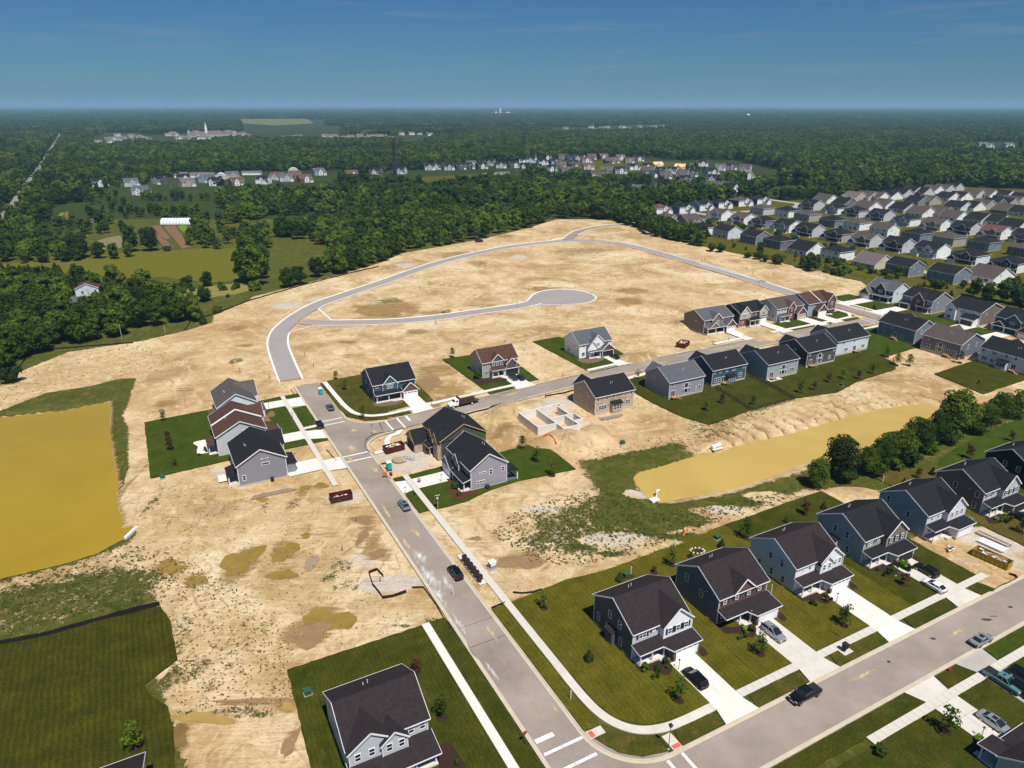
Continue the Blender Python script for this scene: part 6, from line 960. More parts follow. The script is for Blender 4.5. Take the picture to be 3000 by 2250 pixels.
def scatter(poly,sp,seed=1,jit=.42):
 r=random.Random(seed);xs_=[p[0]for p in poly];ys_=[p[1]for p in poly];out=[];y=min(ys_)
 while y<max(ys_):
  x=min(xs_)+(sp/2 if int(y/sp)%2 else 0)
  while x<max(xs_):
   X=x+r.uniform(-1,1)*sp*jit;Y=y+r.uniform(-1,1)*sp*jit
   if inside(X,Y,poly):out.append((X,Y))
   x+=sp
  y+=sp*.87
 return out
IND=[]
def ptree(kind,lst,label,group=None,s=1.0):
 for q in lst:X,Y=at(q[0],q[1]);tree(kind,X,Y,label,(q[2]if len(q)>2 else 1)*s,group=group)
for k,(x,y,s_,kd,lb)in enumerate([(2395,1425,.95,'big1','leafy low tree at the left end of the row by the long pond'),(2455,1398,1.5,'big0','tall round dark tree with bare trunk in the row by the long pond'),(2420,1385,.6,'bush1','dark bush tucked behind the left end of the pond row'),(2500,1400,.7,'bush0','low bush at the foot of the tall round tree by the pond'),(2535,1385,1.0,'big1','sparse pale tree right of the tall round tree by the pond'),(2570,1372,.95,'big2','fourth tree of the pond row, before the dense clump'),(2600,1355,1.1,'big0','dark dense tree in the middle of the pond row'),(2640,1345,1.15,'big1','mid-green dense tree in the middle of the pond row'),(2680,1330,1.35,'big0','tall dark tree before the end clump of the pond row'),(2700,1318,1.0,'big2','spreading tree behind the tall dark one in the pond row'),(2740,1300,1.1,'big1','low leafy tree between the two tallest of the pond row'),(2790,1275,1.75,'big1','tallest tree of the pond row, near its right end'),(2835,1262,1.1,'big2','pale leafy tree right of the tallest pond tree'),(2880,1262,1.15,'big0','dark tree right of the pale one by the pond'),(2920,1240,1.2,'big1','dense round tree near the right edge by the pond'),(2985,1225,1.2,'big1','tree cut by the right picture edge beside the pond'),(2560,1392,1.3,'bush1','bush below the pale sparse pond tree'),(2620,1372,1.3,'bush0','bush below the middle of the pond row'),(2660,1360,1.4,'bush1','dark bush below the middle of the pond row'),(2720,1325,1.4,'bush0','bush below the right half of the pond row'),(2480,1412,1.1,'bush1','dark bush below the tall round pond tree'),(2780,1300,1.3,'bush1','bush at the foot of the tallest pond tree'),(2860,1272,1.3,'bush0','bush between two right-hand pond trees')]):
 X,Y=at(x,y);tree(kd,X,Y,lb,s_*.8,name='bush' if kd.startswith('bush')else 'tree',cat='bush' if kd.startswith('bush')else 'tree')
for(x,y,s_,kd,lb)in[(228,757,1.35,'dark0','round dark tree standing alone in the farm meadow'),(443,735,1.15,'dark0','second round dark tree beside the ploughed strips'),(384,738,1.0,'tall1','tall loose tree between the two round dark farm trees'),(490,736,1.0,'bush1','low bush right of the second round dark tree'),(752,838,1.25,'tall0','tall dark tree clump right of the hay field'),(722,826,1.15,'tall2','left half of the tall clump beside the hay field'),(768,815,.9,'mid1','lower tree behind the tall clump beside the hay field'),(748,850,1.5,'bush0','bright bush at the foot of the tall clump'),(852,813,1.2,'bush1','lone bush on the green strip before the bare field'),(600,882,1.4,'bush1','round small tree on the mown strip'),(560,892,1.6,'bush0','bushy small tree left of the round one on the mown strip'),(668,870,.5,'bush0','tiny bush on the mown strip'),(638,915,1.0,'bush0','small bush at the corner of the bare field'),(596,948,.55,'pine0','pointed small tree by the edge of the bare field'),(574,940,.65,'tall1','slender tree beside the pointed one'),(1000,795,1.0,'mid2','rounded tree at the tip of the central woods'),(30,1120,1.4,'bush1','dark bush beside the silt fence at the left edge')]:
 X,Y=at(x,y);tree(kd,X,Y,lb,s_)
X,Y=at(267,900);b=MB();t=thing('dead_tree','bare dead tree in front of the white barn','tree',(X,Y,0));b.tube((0,0,0),(.3,0,7),.25,.14,6)
for k in range(14):a=k*2.1;z=3+k*.42;b.tube((.2,0,z),(.2+3.2*math.cos(a),3.2*math.sin(a),z+3.4),.07,.02,4)
obj('branches',b,t,mat('dead wood',(.20,.17,.14),.9,.2,2))
CAND=[]
def ctree(kind,X,Y,label,s=1.0,group=None):CAND.append((s*(13 if kind[:3]in('mid','pin','dar')else(17 if kind[:4]=='tall' else 4))/math.hypot(X,Y),kind,X,Y,s,label,group))
GS_='trees of the dark wood left of the bare field'
for k,(X,Y)in enumerate(scatter(px([(-90,900),(60,830),(180,835),(330,860),(470,880),(540,905),(560,935),(500,952),(400,968),(330,990),(180,1012),(90,1050),(0,1090),(-90,1110)]),7.6,5)):
 if inside(X,Y,px([(190,868),(335,868),(335,918),(215,926)])):continue
 ctree(random.choice(('mid0','mid1','mid2','mid4','tall0','dark0','mid3')),X,Y,'broad dark tree in the wood between the barn and the bare field',random.uniform(.72,1.02),group=GS_)
for k,(X,Y)in enumerate(scatter(px([(-60,842),(0,822),(120,818),(260,835),(300,858),(180,875),(60,880),(-60,890)]),7.5,6)):ctree('pine0',X,Y,'dark spruce in the dense belt beyond the white barn',random.uniform(.75,1.0),group='spruces beyond the white barn')
for k,(X,Y)in enumerate(scatter(px([(480,834),(560,822),(700,842),(690,858),(560,860),(480,868)]),7.0,7)):ctree(random.choice(('bush1','bush0','mid4')),X,Y,'low bushy tree in the hedge between hay field and mown strip',random.uniform(.7,1.1)if k%3 else .6,group='hedge behind the mown strip')
for k,(X,Y)in enumerate(scatter(px([(-40,700),(90,690),(150,720),(200,735),(280,752),(400,745),(395,752),(260,768),(100,772),(-40,775)]),8.5,8)):ctree(random.choice(('mid0','mid2','mid3','mid5')),X,Y,'leafy tree on the left edge of the hay field',random.uniform(.6,.85),group='trees at the left edge of the hay field')
HG='hedgerow between bare field and suburb'
for k,(X,Y)in enumerate(scatter(px([(1862,662),(1950,670),(2010,690),(2060,700),(2080,735),(2150,745),(2280,775),(2330,775),(2420,800),(2470,806),(2450,812),(2290,774),(2150,742),(2000,712),(1880,682)]),5.5,9)):
 far_=at(2060,720)[1];kd=random.choice(('mid0','mid5','mid2'))if Y>far_-10 else random.choice(('bush0','bush1','mid4','bush0'))
 ctree(kd,X,Y,'bushy green growth in the hedgerow between the bare field and the suburb',random.uniform(.5,.85)if kd.startswith('mid')else random.uniform(.8,1.5),group=HG)
for k,(x,y,s_)in enumerate([(2225,745,.6),(2370,785,.7),(2470,806,.6),(2632,815,.55),(2690,850,.3),(2150,725,.3),(2470,800,.3)]):X,Y=at(x,y);tree('mid%d'%(k%3),X,Y,['tree behind the slate house near the hedgerow','dense tree behind the large low white house','dark tree at the corner of the bare field','round tree in the lawn behind the blue-grey house','small tree beside the trussed navy gable house','small tree behind the second grey house of the field row','round tree at the right end of the field hedgerow'][k],s_)
for k,(x,y,s_,kd)in enumerate([(2850,870,.75,'mid0'),(2890,880,.7,'mid5'),(2935,885,.9,'mid1'),(2985,895,.9,'mid4'),(2960,870,.8,'mid2'),(2820,845,.4,'mid3'),(3010,880,.9,'mid0'),(2990,910,.8,'mid4')]):X,Y=at(x,y);tree(kd,X,Y,'full green tree in the clump behind the slanted-roof house',s_,group='clump behind the slanted-roof house')
r_=random.Random(21)
for k in range(58):
 x,y=r_.choice([c1,c2])(r_.uniform(100,2150),r_.uniform(560,1150));X,Y=at(x,y);u=X*UX+Y*UY;v=X*VX+Y*VY
 v_=366+0*r_.random();v2=r_.choice((362,365,405,408,352));X,Y=W(r_.uniform(205,520),v2);tree(r_.choice(('bush1','spruce0','bush0')),X,Y,'small garden tree beside the houses of the older suburb',r_.uniform(.7,1.3),group='garden trees in the older suburb')
 # ------------- woods as one mass, drawn from the same kinds of tree
src=bpy.data.collections.new('woodland kinds');kinds=[]
def lowtree(i,H,R,nl,n,leaf,m,kind='round'):me_=crown_mesh('wood%02d'%i,H,R,nl,n,leaf,200+i,m,kind);o=bpy.data.objects.new('wood%02d'%i,me_);src.objects.link(o)
for i in range(6):lowtree(i,14,5.2,9+i%3,420,.62,LEAF if i!=3 else DLEAF,'round' if i%3 else 'tall')
def clump(i,Rr,n,m):
 r=np.random.default_rng(300+i);vs=[];fs=[]
 for k in range(n):
  a=r.random()*6.28;d=Rr*r.random()**.5;h=11+5*r.random();c=crown_mesh('tmp',h,5.5,5,60,1.3,310+i*20+k,m);o=len(vs)
  vs+=[(v.co.x+d*math.cos(a),v.co.y+d*math.sin(a),v.co.z)for v in c.vertices];fs+=[[o+q for q in p.vertices]for p in c.polygons];bpy.data.meshes.remove(c)
 me_=bpy.data.meshes.new('wood%02d'%(i+6));me_.from_pydata(vs,[],fs);me_.materials.append(m);o=bpy.data.objects.new('wood%02d'%(i+6),me_);src.objects.link(o)
for i in range(4):clump(i,14,9,LEAF if i%2 else DLEAF)
for i_,kd in((10,'pine0'),(11,'bush0'),(12,'bush1')):o=bpy.data.objects.new('wood%02d'%i_,KT[kd][0]);src.objects.link(o)
def ground_polys(L_):return[px(p)for p in L_]
CLEAR=ground_polys([[(270,400),(480,392),(760,384),(760,372),(1010,368),(1010,400),(1340,392),(1340,404),(1180,424),(1000,424),(860,420),(640,420),(480,430),(420,428),(270,440)],[(1600,376),(1960,362),(1960,384),(1620,398)],[(200,320),(420,320),(420,334),(200,334)],[(930,325),(1240,325),(1240,336),(930,338)],[(1395,322),(1550,322),(1560,350),(1395,350)],[(2840,418),(2990,415),(2990,455),(2860,455)],[(600,318),(800,318),(800,326),(600,326)],[(1000,545),(1200,545),(1430,530),(1560,510),(1600,530),(1700,545),(1780,560),(1840,590),(1880,590),(1930,580),(2050,575),(2150,600),(2200,570),(2290,560),(2290,500),(2000,470),(1430,480),(1000,520)],[(255,545),(1000,545),(1000,575),(700,580),(560,600),(400,610),(255,590)],[(2300,545),(2560,540),(2560,560),(2320,575)],[(1000,522),(1180,515),(1430,492),(1560,470),(1700,462),(1900,462),(2000,470),(2160,470),(2290,500),(2290,530),(2200,540),(2180,560),(2080,575),(2050,540),(1930,545),(1890,560),(1840,545),(1780,522),(1700,532),(1600,520),(1500,508),(1400,520),(1240,522),(1140,545),(1000,545)],[(255,545),(430,540),(480,520),(700,505),(1010,498),(1010,540),(880,555),(700,556),(560,562),(430,578),(255,562)],[(1880,640),(1890,625),(2000,610),(2130,600),(2240,585),(2420,582),(2520,572),(2640,558),(2800,545),(2900,550),(3100,556),(3100,1000),(2700,970),(2540,905),(2500,870),(2520,830),(2240,770),(1990,710)],[(318,432),(420,425),(440,400),(330,400)],[(700,352),(960,350),(960,385),(700,385)],[(1388,341),(1530,341),(1530,346),(1388,346)],[(690,349),(900,347),(920,362),(800,368),(700,360)],[(0,600),(30,590),(70,540),(100,500),(125,470),(150,420),(168,398),(182,398),(176,430),(150,470),(125,520),(95,570),(70,615),(20,690),(0,720)],[(0,430),(40,425),(60,440),(0,450)],[(95,565),(130,545),(260,545),(255,570),(120,575)],[(680,560),(790,552),(800,572),(690,578)],[(640,575),(560,600),(480,590),(450,600),(330,585),(160,600),(130,640),(90,680),(80,700),(280,760),(700,730),(720,690),(700,680),(640,690),(640,650),(690,640),(640,600)],[(1080,500),(1300,496),(1300,503),(1080,508)],[(1230,520),(1450,505),(1560,520),(1560,545),(1400,540),(1250,560)],[(1100,560),(1240,545),(1300,560),(1200,572)],[(1000,560),(1100,556),(1350,552),(1350,562),(1100,566),(1000,572)],[(780,700),(900,700),(960,730),(1000,760),(900,820),(760,860),(760,800),(800,760)],[(2320,458),(2350,456),(2350,466),(2320,466)],[(2230,545),(2350,560),(2330,600),(2240,590)]])
SITE=px(DIRT);ROWP=px([(0,720),(280,750),(400,735),(700,728),(760,800),(770,850),(620,930),(560,960),(180,1020),(0,1100),(-300,1300),(-700,1300),(-700,700)])
BOXC=[(min(p[0]for p in c),max(p[0]for p in c),min(p[1]for p in c),max(p[1]for p in c),c)for c in CLEAR+[SITE,ROWP]]
def clear(X,Y):
 for x0,x1,y0,y1,c in BOXC:
  if x0<=X<=x1 and y0<=Y<=y1 and inside(X,Y,c):return True
 return False
PT=[];r_=random.Random(5);NOISE=np.random.default_rng(9).random((64,64))
def nz(X,Y,s):
 x,y=X/s+500,Y/s+500;i,j=int(x),int(y);fx,fy=x-i,y-j;T=NOISE;return(T[i&63,j&63]*(1-fx)+T[(i+1)&63,j&63]*fx)*(1-fy)+(T[i&63,(j+1)&63]*(1-fx)+T[(i+1)&63,(j+1)&63]*fx)*fy
FRONTW=px([(960,700),(1000,745),(1118,768),(1180,742),(1380,705),(1560,662),(1640,640),(1790,642),(1840,655),(1880,640),(1870,600),(1700,600),(1500,640),(1300,680),(1150,710),(1020,690)])
near=[]
def grid(y0,y1,sp,half,fn):
 y=y0
 while y<y1:
  hw=y*half+60;x=-hw
  while x<hw:
   X=x+r_.uniform(-.5,.5)*sp;Y=y+r_.uniform(-.5,.5)*sp;fn(X,Y);x+=sp
  y+=sp*.9
def f_near(X,Y):
 if clear(X,Y):return
 if Y<330 and X>-200:return
 farm=X<-60 and Y<900
 dn=nz(X,Y,60)
 if farm and Y<620 and X<-140 and dn<.38:return
 s=.66+.42*nz(X,Y,25)+.15*r_.random()+.25*min(1,max(0,(X+50)/250))*(Y>480)
 if X<120 and Y<640:s*=.82
 if inside(X,Y,FRONTW)or(farm and Y<640 and len(near)<400):near.append((math.hypot(X,Y),X,Y,s));return
 PT.append((X,Y,-.3,3 if nz(X-500,Y,90)>.68 else r_.randrange(6),s*(.75+.5*r_.random())))
grid(300,1150,8.3,.78,f_near)
for(d_,X,Y,s)in near:ctree('mid%d'%r_.randrange(6)if r_.random()<.75 else 'tall%d'%r_.randrange(3),X,Y,'leafy tree on the near edge of the central woods' if X>-60 else 'leafy tree among the farm plots on the left',s,group='near trees of the central woods' if X>-60 else 'trees among the farm plots')
for(f_,L_)in((cl,[(150,790),(200,830),(260,800),(330,830),(110,850),(160,880),(250,900),(470,760),(500,745),(560,730),(640,770),(760,810),(820,840),(880,860),(640,905),(700,890),(470,895),(430,930),(600,865),(300,1090),(100,1020),(200,1000),(60,1070),(30,960),(80,980),(1300,1010),(1400,1030),(1440,1000),(1350,965),(1330,930),(1340,890),(1000,830),(1060,850),(940,840),(1120,850),(1180,850),(1250,850),(780,780),(700,730),(620,720),(400,720),(380,700),(560,640),(540,700),(580,690),(980,740),(1060,740),(1130,740),(1200,740),(1300,750),(700,670),(330,980),(1340,1060),(1250,1040),(700,960),(660,950),(620,940),(410,1080),(350,1090)]),(c5,[(450,640),(500,650),(560,655),(610,640),(850,640),(900,650),(960,640),(800,645),(1130,700),(1200,720),(1260,730),(1330,720),(1500,730),(1560,740),(1620,740),(1560,660),(1500,800),(1590,790),(1900,600),(1960,610),(2020,600),(2080,600),(1700,800),(1580,480),(2160,700),(2200,720),(1470,440),(1300,800),(1200,830),(1400,830)]),(c1,[(820,330),(900,330),(960,340),(1240,360),(1300,370),(1380,370),(1480,370),(1560,370),(1660,360),(1740,350),(1830,330),(1900,320),(1000,300),(1100,260),(700,180),(560,210),(1960,300),(2060,280),(2140,270),(380,320),(200,340),(100,360)])):
 for(x,y)in L_:
  for q in range(3):X,Y=at(*f_(x,y));ctree(r_.choice(('mid0','mid1','mid3','mid5','tall0')),X+r_.uniform(-9,9),Y+r_.uniform(-10,10),'broad green tree in the clumps between the houses' if f_ is not cl else 'leafy tree among the farm plots on the left',r_.uniform(.6,1.05)*(.8 if f_ is cl else 1),group='tree clumps between the estates' if f_ is not cl else 'trees among the farm plots')
CAND.sort(key=lambda c:-c[0])
for k,(q_,kd,X,Y,s,lb,gp_)in enumerate(CAND):
 if k<215 and not(kd in('bush0','bush1')and k>150):tree(kd,X,Y,lb,s,group=gp_,cat='bush' if kd[:4]=='bush' else 'tree')
 else:PT.append((X,Y,-.2,{'pine0':10,'bush0':11,'bush1':12,'dark0':3}.get(kd,r_.randrange(6)),s))
grid(1150,2300,10.5,.78,lambda X,Y:None if clear(X,Y)or nz(X,Y,260)<.12 else PT.append((X,Y,-.3,10 if nz(X+999,Y,300)>.8 else r_.randrange(6),.55+.75*nz(X,Y,45)+.35*r_.random())))
def f_far(X,Y):
 if clear(X,Y)or nz(X,Y,420)<.24:return
 PT.append((X,Y,-.5,6+r_.randrange(4),1.0+.3*r_.random()))
grid(2300,5200,24,.76,f_far)
def f_vfar(X,Y):
 if nz(X,Y,900)<.2 and Y<9000:return
 PT.append((X,Y,-1,6+r_.randrange(4),1.7+.6*r_.random()+max(0,nz(X,Y,1800)-.5)*(Y>7000)*2))
grid(5200,11000,62,.76,f_vfar);grid(11000,24000,150,.74,lambda X,Y:PT.append((X,Y,-2,6+r_.randrange(4),3.6+1.4*r_.random()+5.5*max(0,nz(X,Y,3500)-.35))))
P=np.array(PT);me_=bpy.data.meshes.new('woods');me_.vertices.add(len(P));me_.vertices.foreach_set('co',P[:,:3].astype(np.float32).ravel())
for nm,tp,arr in(('idx','INT',P[:,3].astype(np.int32)),('scl','FLOAT',P[:,4].astype(np.float32)),('rot','FLOAT',(rng.random(len(P))*6.28).astype(np.float32))):a_=me_.attributes.new(nm,tp,'POINT');a_.data.foreach_set('value',arr)
woods=obj('woods',me_);tag(woods,kind='stuff')
ng=bpy.data.node_groups.new('plant woods','GeometryNodeTree');ng.interface.new_socket('Geometry',in_out='INPUT',socket_type='NodeSocketGeometry');ng.interface.new_socket('Geometry',in_out='OUTPUT',socket_type='NodeSocketGeometry')
gi=ng.nodes.new('NodeGroupInput');go=ng.nodes.new('NodeGroupOutput');ip=ng.nodes.new('GeometryNodeInstanceOnPoints');ci=ng.nodes.new('GeometryNodeCollectionInfo');ci.inputs[0].default_value=src;ci.inputs['Separate Children'].default_value=True;ci.inputs['Reset Children'].default_value=True
def na(nm,tp):n=ng.nodes.new('GeometryNodeInputNamedAttribute');n.data_type=tp;n.inputs[0].default_value=nm;return n.outputs[0]
cx_=ng.nodes.new('ShaderNodeCombineXYZ');ng.links.new(na('rot','FLOAT'),cx_.inputs[2]);ip.inputs['Pick Instance'].default_value=True
ng.links.new(gi.outputs[0],ip.inputs['Points']);ng.links.new(ci.outputs[0],ip.inputs['Instance']);ng.links.new(na('idx','INT'),ip.inputs['Instance Index']);ng.links.new(cx_.outputs[0],ip.inputs['Rotation']);sc_=na('scl','FLOAT');mn=ng.nodes.new('ShaderNodeMath');mn.operation='MINIMUM';mn.inputs[1].default_value=1.5;ng.links.new(sc_,mn.inputs[0]);c3_=ng.nodes.new('ShaderNodeCombineXYZ');ng.links.new(sc_,c3_.inputs[0]);ng.links.new(sc_,c3_.inputs[1]);ng.links.new(mn.outputs[0],c3_.inputs[2]);ng.links.new(c3_.outputs[0],ip.inputs['Scale']);ng.links.new(ip.outputs[0],go.inputs[0])
md=woods.modifiers.new('plant','NODES');md.node_group=ng
print('TREES',NTREE[0],'POINTS',len(PT))
# ---------------------------------------------------------------- vehicles
TYRE=mat('tyre rubber',(.015,.015,.016),.9,.1,3);RIM=mat('alloy rim',(.45,.45,.47),.3,.05,3,metal=.8);CHROME=mat('chrome',(.6,.6,.62),.15,.02,1,metal=1)
CGL=mat('car glass',(.015,.02,.024),.05,.1,1,spec=.8);RED_L=mat('tail lamp',(.30,.01,.01),.3,.1,1);HEAD_L=mat('head lamp',(.75,.76,.78),.15,.02,1)
def paintm(n,c,metal=.25):return mat(n+' car paint',c,.22,.03,.5,spec=.6,metal=metal)
CP={'black':paintm('black',(.008,.008,.010)),'silver':paintm('silver',(.42,.43,.46),.5),'white':paintm('white',(.80,.80,.82),0),'bluegrey':paintm('blue grey',(.23,.29,.38),.5),'teal':paintm('teal',(.13,.26,.27),.3),'navy':paintm('navy',(.012,.02,.06)),'green':paintm('dark green',(.012,.03,.03)),'grey':paintm('slate',(.10,.12,.15),.4),'red':paintm('red',(.25,.02,.015),0)}
def loft(b,secs):
 n=len(secs[0]);o=len(b.v)
 for s in secs:b.v+=[tuple(p)for p in s]
 for i in range(len(secs)-1):
  for j in range(n):b.f.append((o+i*n+j,o+i*n+(j+1)%n,o+(i+1)*n+(j+1)%n,o+(i+1)*n+j))
 b.f.append(tuple(o+j for j in range(n-1,-1,-1)));b.f.append(tuple(o+(len(secs)-1)*n+j for j in range(n)));return b
def ring(x,w,zb,zt,sh=.12):
 return[(x,-w*.93,zb),(x,-w,zb+.18),(x,-w,zt-sh),(x,-w*.88,zt),(x,w*.88,zt),(x,w,zt-sh),(x,w,zb+.18),(x,w*.93,zb)]
def car(label,X,Y,heading,kind='suv',color='black',detail=True,z=.02,cat=None,group=None):
 t=thing({'pickup':'pickup_truck','suv':'parked_car','sedan':'parked_car','hatch':'parked_car'}[kind],label,cat or('pickup truck' if kind=='pickup' else 'car'),(X,Y,z),heading,group)
 if kind in MC:parts=MC[kind]
 else:
  W2=.92 if kind!='pickup' else .98
  if kind=='suv':Lh=2.38;prof=[(-2.38,.45,.95),(-2.25,.38,1.08),(-1.3,.34,1.12),(.9,.34,1.08),(1.3,.34,1.06),(2.1,.36,.92),(2.38,.42,.74)];cab=[(-2.25,1.05,.80),(-1.95,1.66,.68),(.1,1.72,.70),(1.15,1.06,.80)]
  elif kind=='sedan':Lh=2.4;prof=[(-2.4,.42,.86),(-2.2,.34,1.0),(-1.5,.30,1.02),(.9,.30,.98),(1.4,.30,.94),(2.2,.32,.78),(2.4,.40,.62)];cab=[(-1.75,.98,.78),(-.95,1.40,.62),(.2,1.44,.64),(1.2,.96,.78)]
  elif kind=='hatch':Lh=2.2;prof=[(-2.2,.42,.9),(-2.05,.34,1.04),(-1.3,.30,1.04),(.9,.30,.98),(1.3,.30,.95),(2.0,.32,.8),(2.2,.40,.64)];cab=[(-2.0,1.02,.78),(-1.1,1.42,.62),(.1,1.46,.64),(1.15,.97,.78)]
  else:Lh=2.9;prof=[(-2.9,.55,1.10),(-2.8,.5,1.16),(-1.0,.48,1.18),(1.3,.48,1.18),(1.6,.48,1.18),(2.7,.5,1.10),(2.9,.55,.95)];cab=[(-.95,1.16,.84),(-.75,1.84,.74),(.6,1.90,.74),(1.35,1.16,.86)]
  b=MB();loft(b,[ring(x,W2*(.90 if abs(x)>Lh-.05 else(.97 if abs(x)>Lh-.3 else 1)),zb,zt)for x,zb,zt in prof]);body=b.mesh('body')
  g=MB();loft(g,[[(cab[0][0],-cab[0][2],cab[0][1]),(cab[0][0],cab[0][2],cab[0][1]),(cab[0][0]+.01,cab[0][2]*.99,cab[0][1]+.01),(cab[0][0]+.01,-cab[0][2]*.99,cab[0][1]+.01)]]+[[(x,-w*1.0,cab[0][1]-.02),(x,w*1.0,cab[0][1]-.02),(x,w*(.86 if z>1.2 else 1),z),(x,-w*(.86 if z>1.2 else 1),z)]for x,z,w in[(cab[1][0],cab[1][1],cab[0][2]),(cab[2][0],cab[2][1],cab[0][2])]]+[[(cab[3][0],-cab[3][2],cab[0][1]-.02),(cab[3][0],cab[3][2],cab[0][1]-.02),(cab[3][0],cab[3][2]*.99,cab[3][1]+.01),(cab[3][0],-cab[3][2]*.99,cab[3][1]+.01)]]);glass=g.mesh('windows',CGL)
  r=MB();w=cab[0][2]*.86+.03;loft(r,[[(x,-w*k,z-.05),(x,w*k,z-.05),(x,w*k*.95,z+.03),(x,-w*k*.95,z+.03)]for x,z,k in((cab[1][0]-.06,cab[1][1]-.01,.97),(cab[1][0]+.3,cab[1][1]+.02,1),(cab[2][0]-.2,cab[2][1]+.02,1),(cab[2][0]+.06,cab[2][1]-.02,.97))])
  for sx in(-1,1):
   for(p,q)in((cab[0],cab[1]),(cab[2],cab[3])):beam(r,(p[0],sx*p[2]*(.99 if p in(cab[0],cab[3])else w/p[2]),p[1]),(q[0],sx*(q[2]if q in(cab[0],cab[3])else w*.98),q[1]),.09,.06)
   xm=(cab[0][0]+cab[3][0])/2-.1;beam(r,(xm,sx*(cab[0][2]+.01),cab[0][1]),(xm-.05,sx*w*1.0,cab[1][1]),.08,.04)
  roof=r.mesh('roof')
  wh=MB().tube((0,-.11,0),(0,.11,0),.36 if kind in('suv','pickup')else .33,n=14).mesh('tyre',TYRE);rm_=MB().tube((0,-.125,0),(0,.125,0),.22,n=10).mesh('rim',RIM)
  hl=MB().box(-.16,.05,-.2,.2,-.07,.07).mesh('headlight',HEAD_L);tl=MB().box(-.04,.12,-.16,.16,-.09,.09).mesh('tail_light',RED_L)
  parts=MC[kind]=(body,glass,roof,wh,rm_,hl,tl,prof,cab,W2,Lh)
 body,glass,roof,wh,rm_,hl,tl,prof,cab,W2,Lh=parts;key=(kind,color)
 if key not in MC:b2=body.copy();b2.materials.append(CP[color]);r2=roof.copy();r2.materials.append(CP[color]);MC[key]=(b2,r2)
 obj('body',MC[key][0],t);obj('windows',glass,t);obj('roof',MC[key][1],t)
 R0=.36 if kind in('suv','pickup')else .33
 for x in(-Lh+.95,Lh-.95):
  for s in(-1,1):
   q=obj('wheel',wh,t,loc=(x,s*(W2-.10),R0))
   if detail:obj('rim',rm_,q)
 if detail:
  for s in(-1,1):
   obj('headlight',hl,t,loc=(Lh-.06,s*W2*.68,prof[-1][2]-.02));obj('tail_light',tl,t,loc=(-Lh+.02,s*W2*.72,prof[0][2]-.06));obj('mirror',cached(('mir',color),lambda:MB().box(-.08,.08,-.1,.1,-.06,.08).mesh('mirror',CP[color])),t,loc=(cab[3][0]-.25,s*(W2+.1),cab[0][1]+.06))
  obj('bumper',cached(('bmp',kind),lambda:MB().box(-.05,.06,-W2*.75,W2*.75,0,.16).mesh('bumper',DARKP)),t,loc=(-Lh-.02,0,.45));obj('grille',cached(('grl',kind),lambda:MB().box(-.05,.04,-W2*.45,W2*.45,0,.22).mesh('grille',CHROME if kind=='pickup' else DARKP)),t,loc=(Lh-.01,0,.52))
  if kind=='suv':
   for s in(-1,1):obj('roof_rail',cached('rail',lambda:MB().box(-.95,.95,-.025,.025,0,.05).mesh('roof_rail',CHROME)),t,loc=(-.85,s*.56,1.74))
  if kind=='pickup':obj('bed_cover',cached('bedc',lambda:MB().box(-2.82,-1.0,-.86,.86,1.14,1.22).mesh('bed_cover',mat('bed vinyl',(.02,.02,.022),.6,.1,1))),t);obj('sunroof',cached('sunr',lambda:MB().box(-.2,.3,-.35,.35,1.905,1.925).mesh('sunroof',CGL)),t)
  if kind in('sedan','suv')and color in('silver','bluegrey'):obj('sunroof',cached('sunr2'+kind,lambda:MB().box(-.5,.2,-.38,.38,(1.745 if kind=='suv' else 1.475),(1.765 if kind=='suv' else 1.49)).mesh('sunroof',CGL)),t)
 return t
HU=RA+math.pi/2;HDN=HU+math.pi;HV=RA;HL=RA+math.pi
def carp(label,x,y,h,k,c,zc=.7,**kw):X,Y=at(x,y,zc);return car(label,X,Y,h,k,c,**kw)
carp('black suv parked on the main street beside the row of mailboxes',1334,1676,HU,'suv','black')
carp('blue-grey sedan parked on the main street beside the lilac-grey house',1183.5,1478.5,HU,'sedan','bluegrey');carp('black sedan with its front to the camera just past the upper crosswalk',937,1243,HDN,'sedan','black');carp('slate car driving away on the main street near the teal corner house',966.5,1192,HU,'hatch','grey')
carp('black suv on the white driveway of the charcoal corner house',2037,1985,HU,'suv','black');carp('silver suv on the driveway of the brick-fronted house',2266.7,1852.6,HDN,'suv','silver');carp('dark suv on the driveway of the open-garage house',2714,1669.5,HU,'suv','black');carp('white coupe behind the dark suv on the same driveway',2737,1714.7,HU,'hatch','white')
carp('black pickup truck driving left along the front street',2359,2031,HL,'pickup','black',.9);carp('silver sedan on the front street near its right end',2874.8,1873,HV,'sedan','silver');carp('teal pickup truck with black bed cover on the driveway at the right edge',2940,1992,HDN,'pickup','teal',.9);carp('silver sedan on the driveway beside the bottom right house',2914.6,2116,HDN,'sedan','silver')
carp('black suv cut by the right edge, upper of two beside the teal pickup',3001,1984,HDN,'suv','black');carp('black suv cut by the right edge, lower of two beside the teal pickup',3003,2028,HDN,'suv','black');carp('dark suv in front of the brown-taupe house at the right edge',2992,1513,HU,'suv','green')
carp('dark green suv outside the greige house with brown roof',1502.7,1104.9,HU,'suv','green');carp('navy sedan outside the greige house with brown roof',1523.5,1105,HU,'sedan','navy');carp('black sedan outside the white farmhouse-style house',1800,1043.9,HU,'sedan','black')
carp('white car on the drive at the curved end of the old suburb',2006,627,HL,'sedan','white',detail=False);carp('white car outside the navy-fronted house in the old suburb',2333,692,HV,'sedan','white',detail=False)
for(x,y,c,l)in((17,635,'red','red car on the far left country road'),(79,546,'white','white car on the far left country road'),(66,560,'white','second white car on the far left country road'),(95,540,'grey','grey car on the far left country road'),(168,424,'white','tiny white car high up the left country road')):carp(l,x,y,1.9,'suv',c,detail=False)
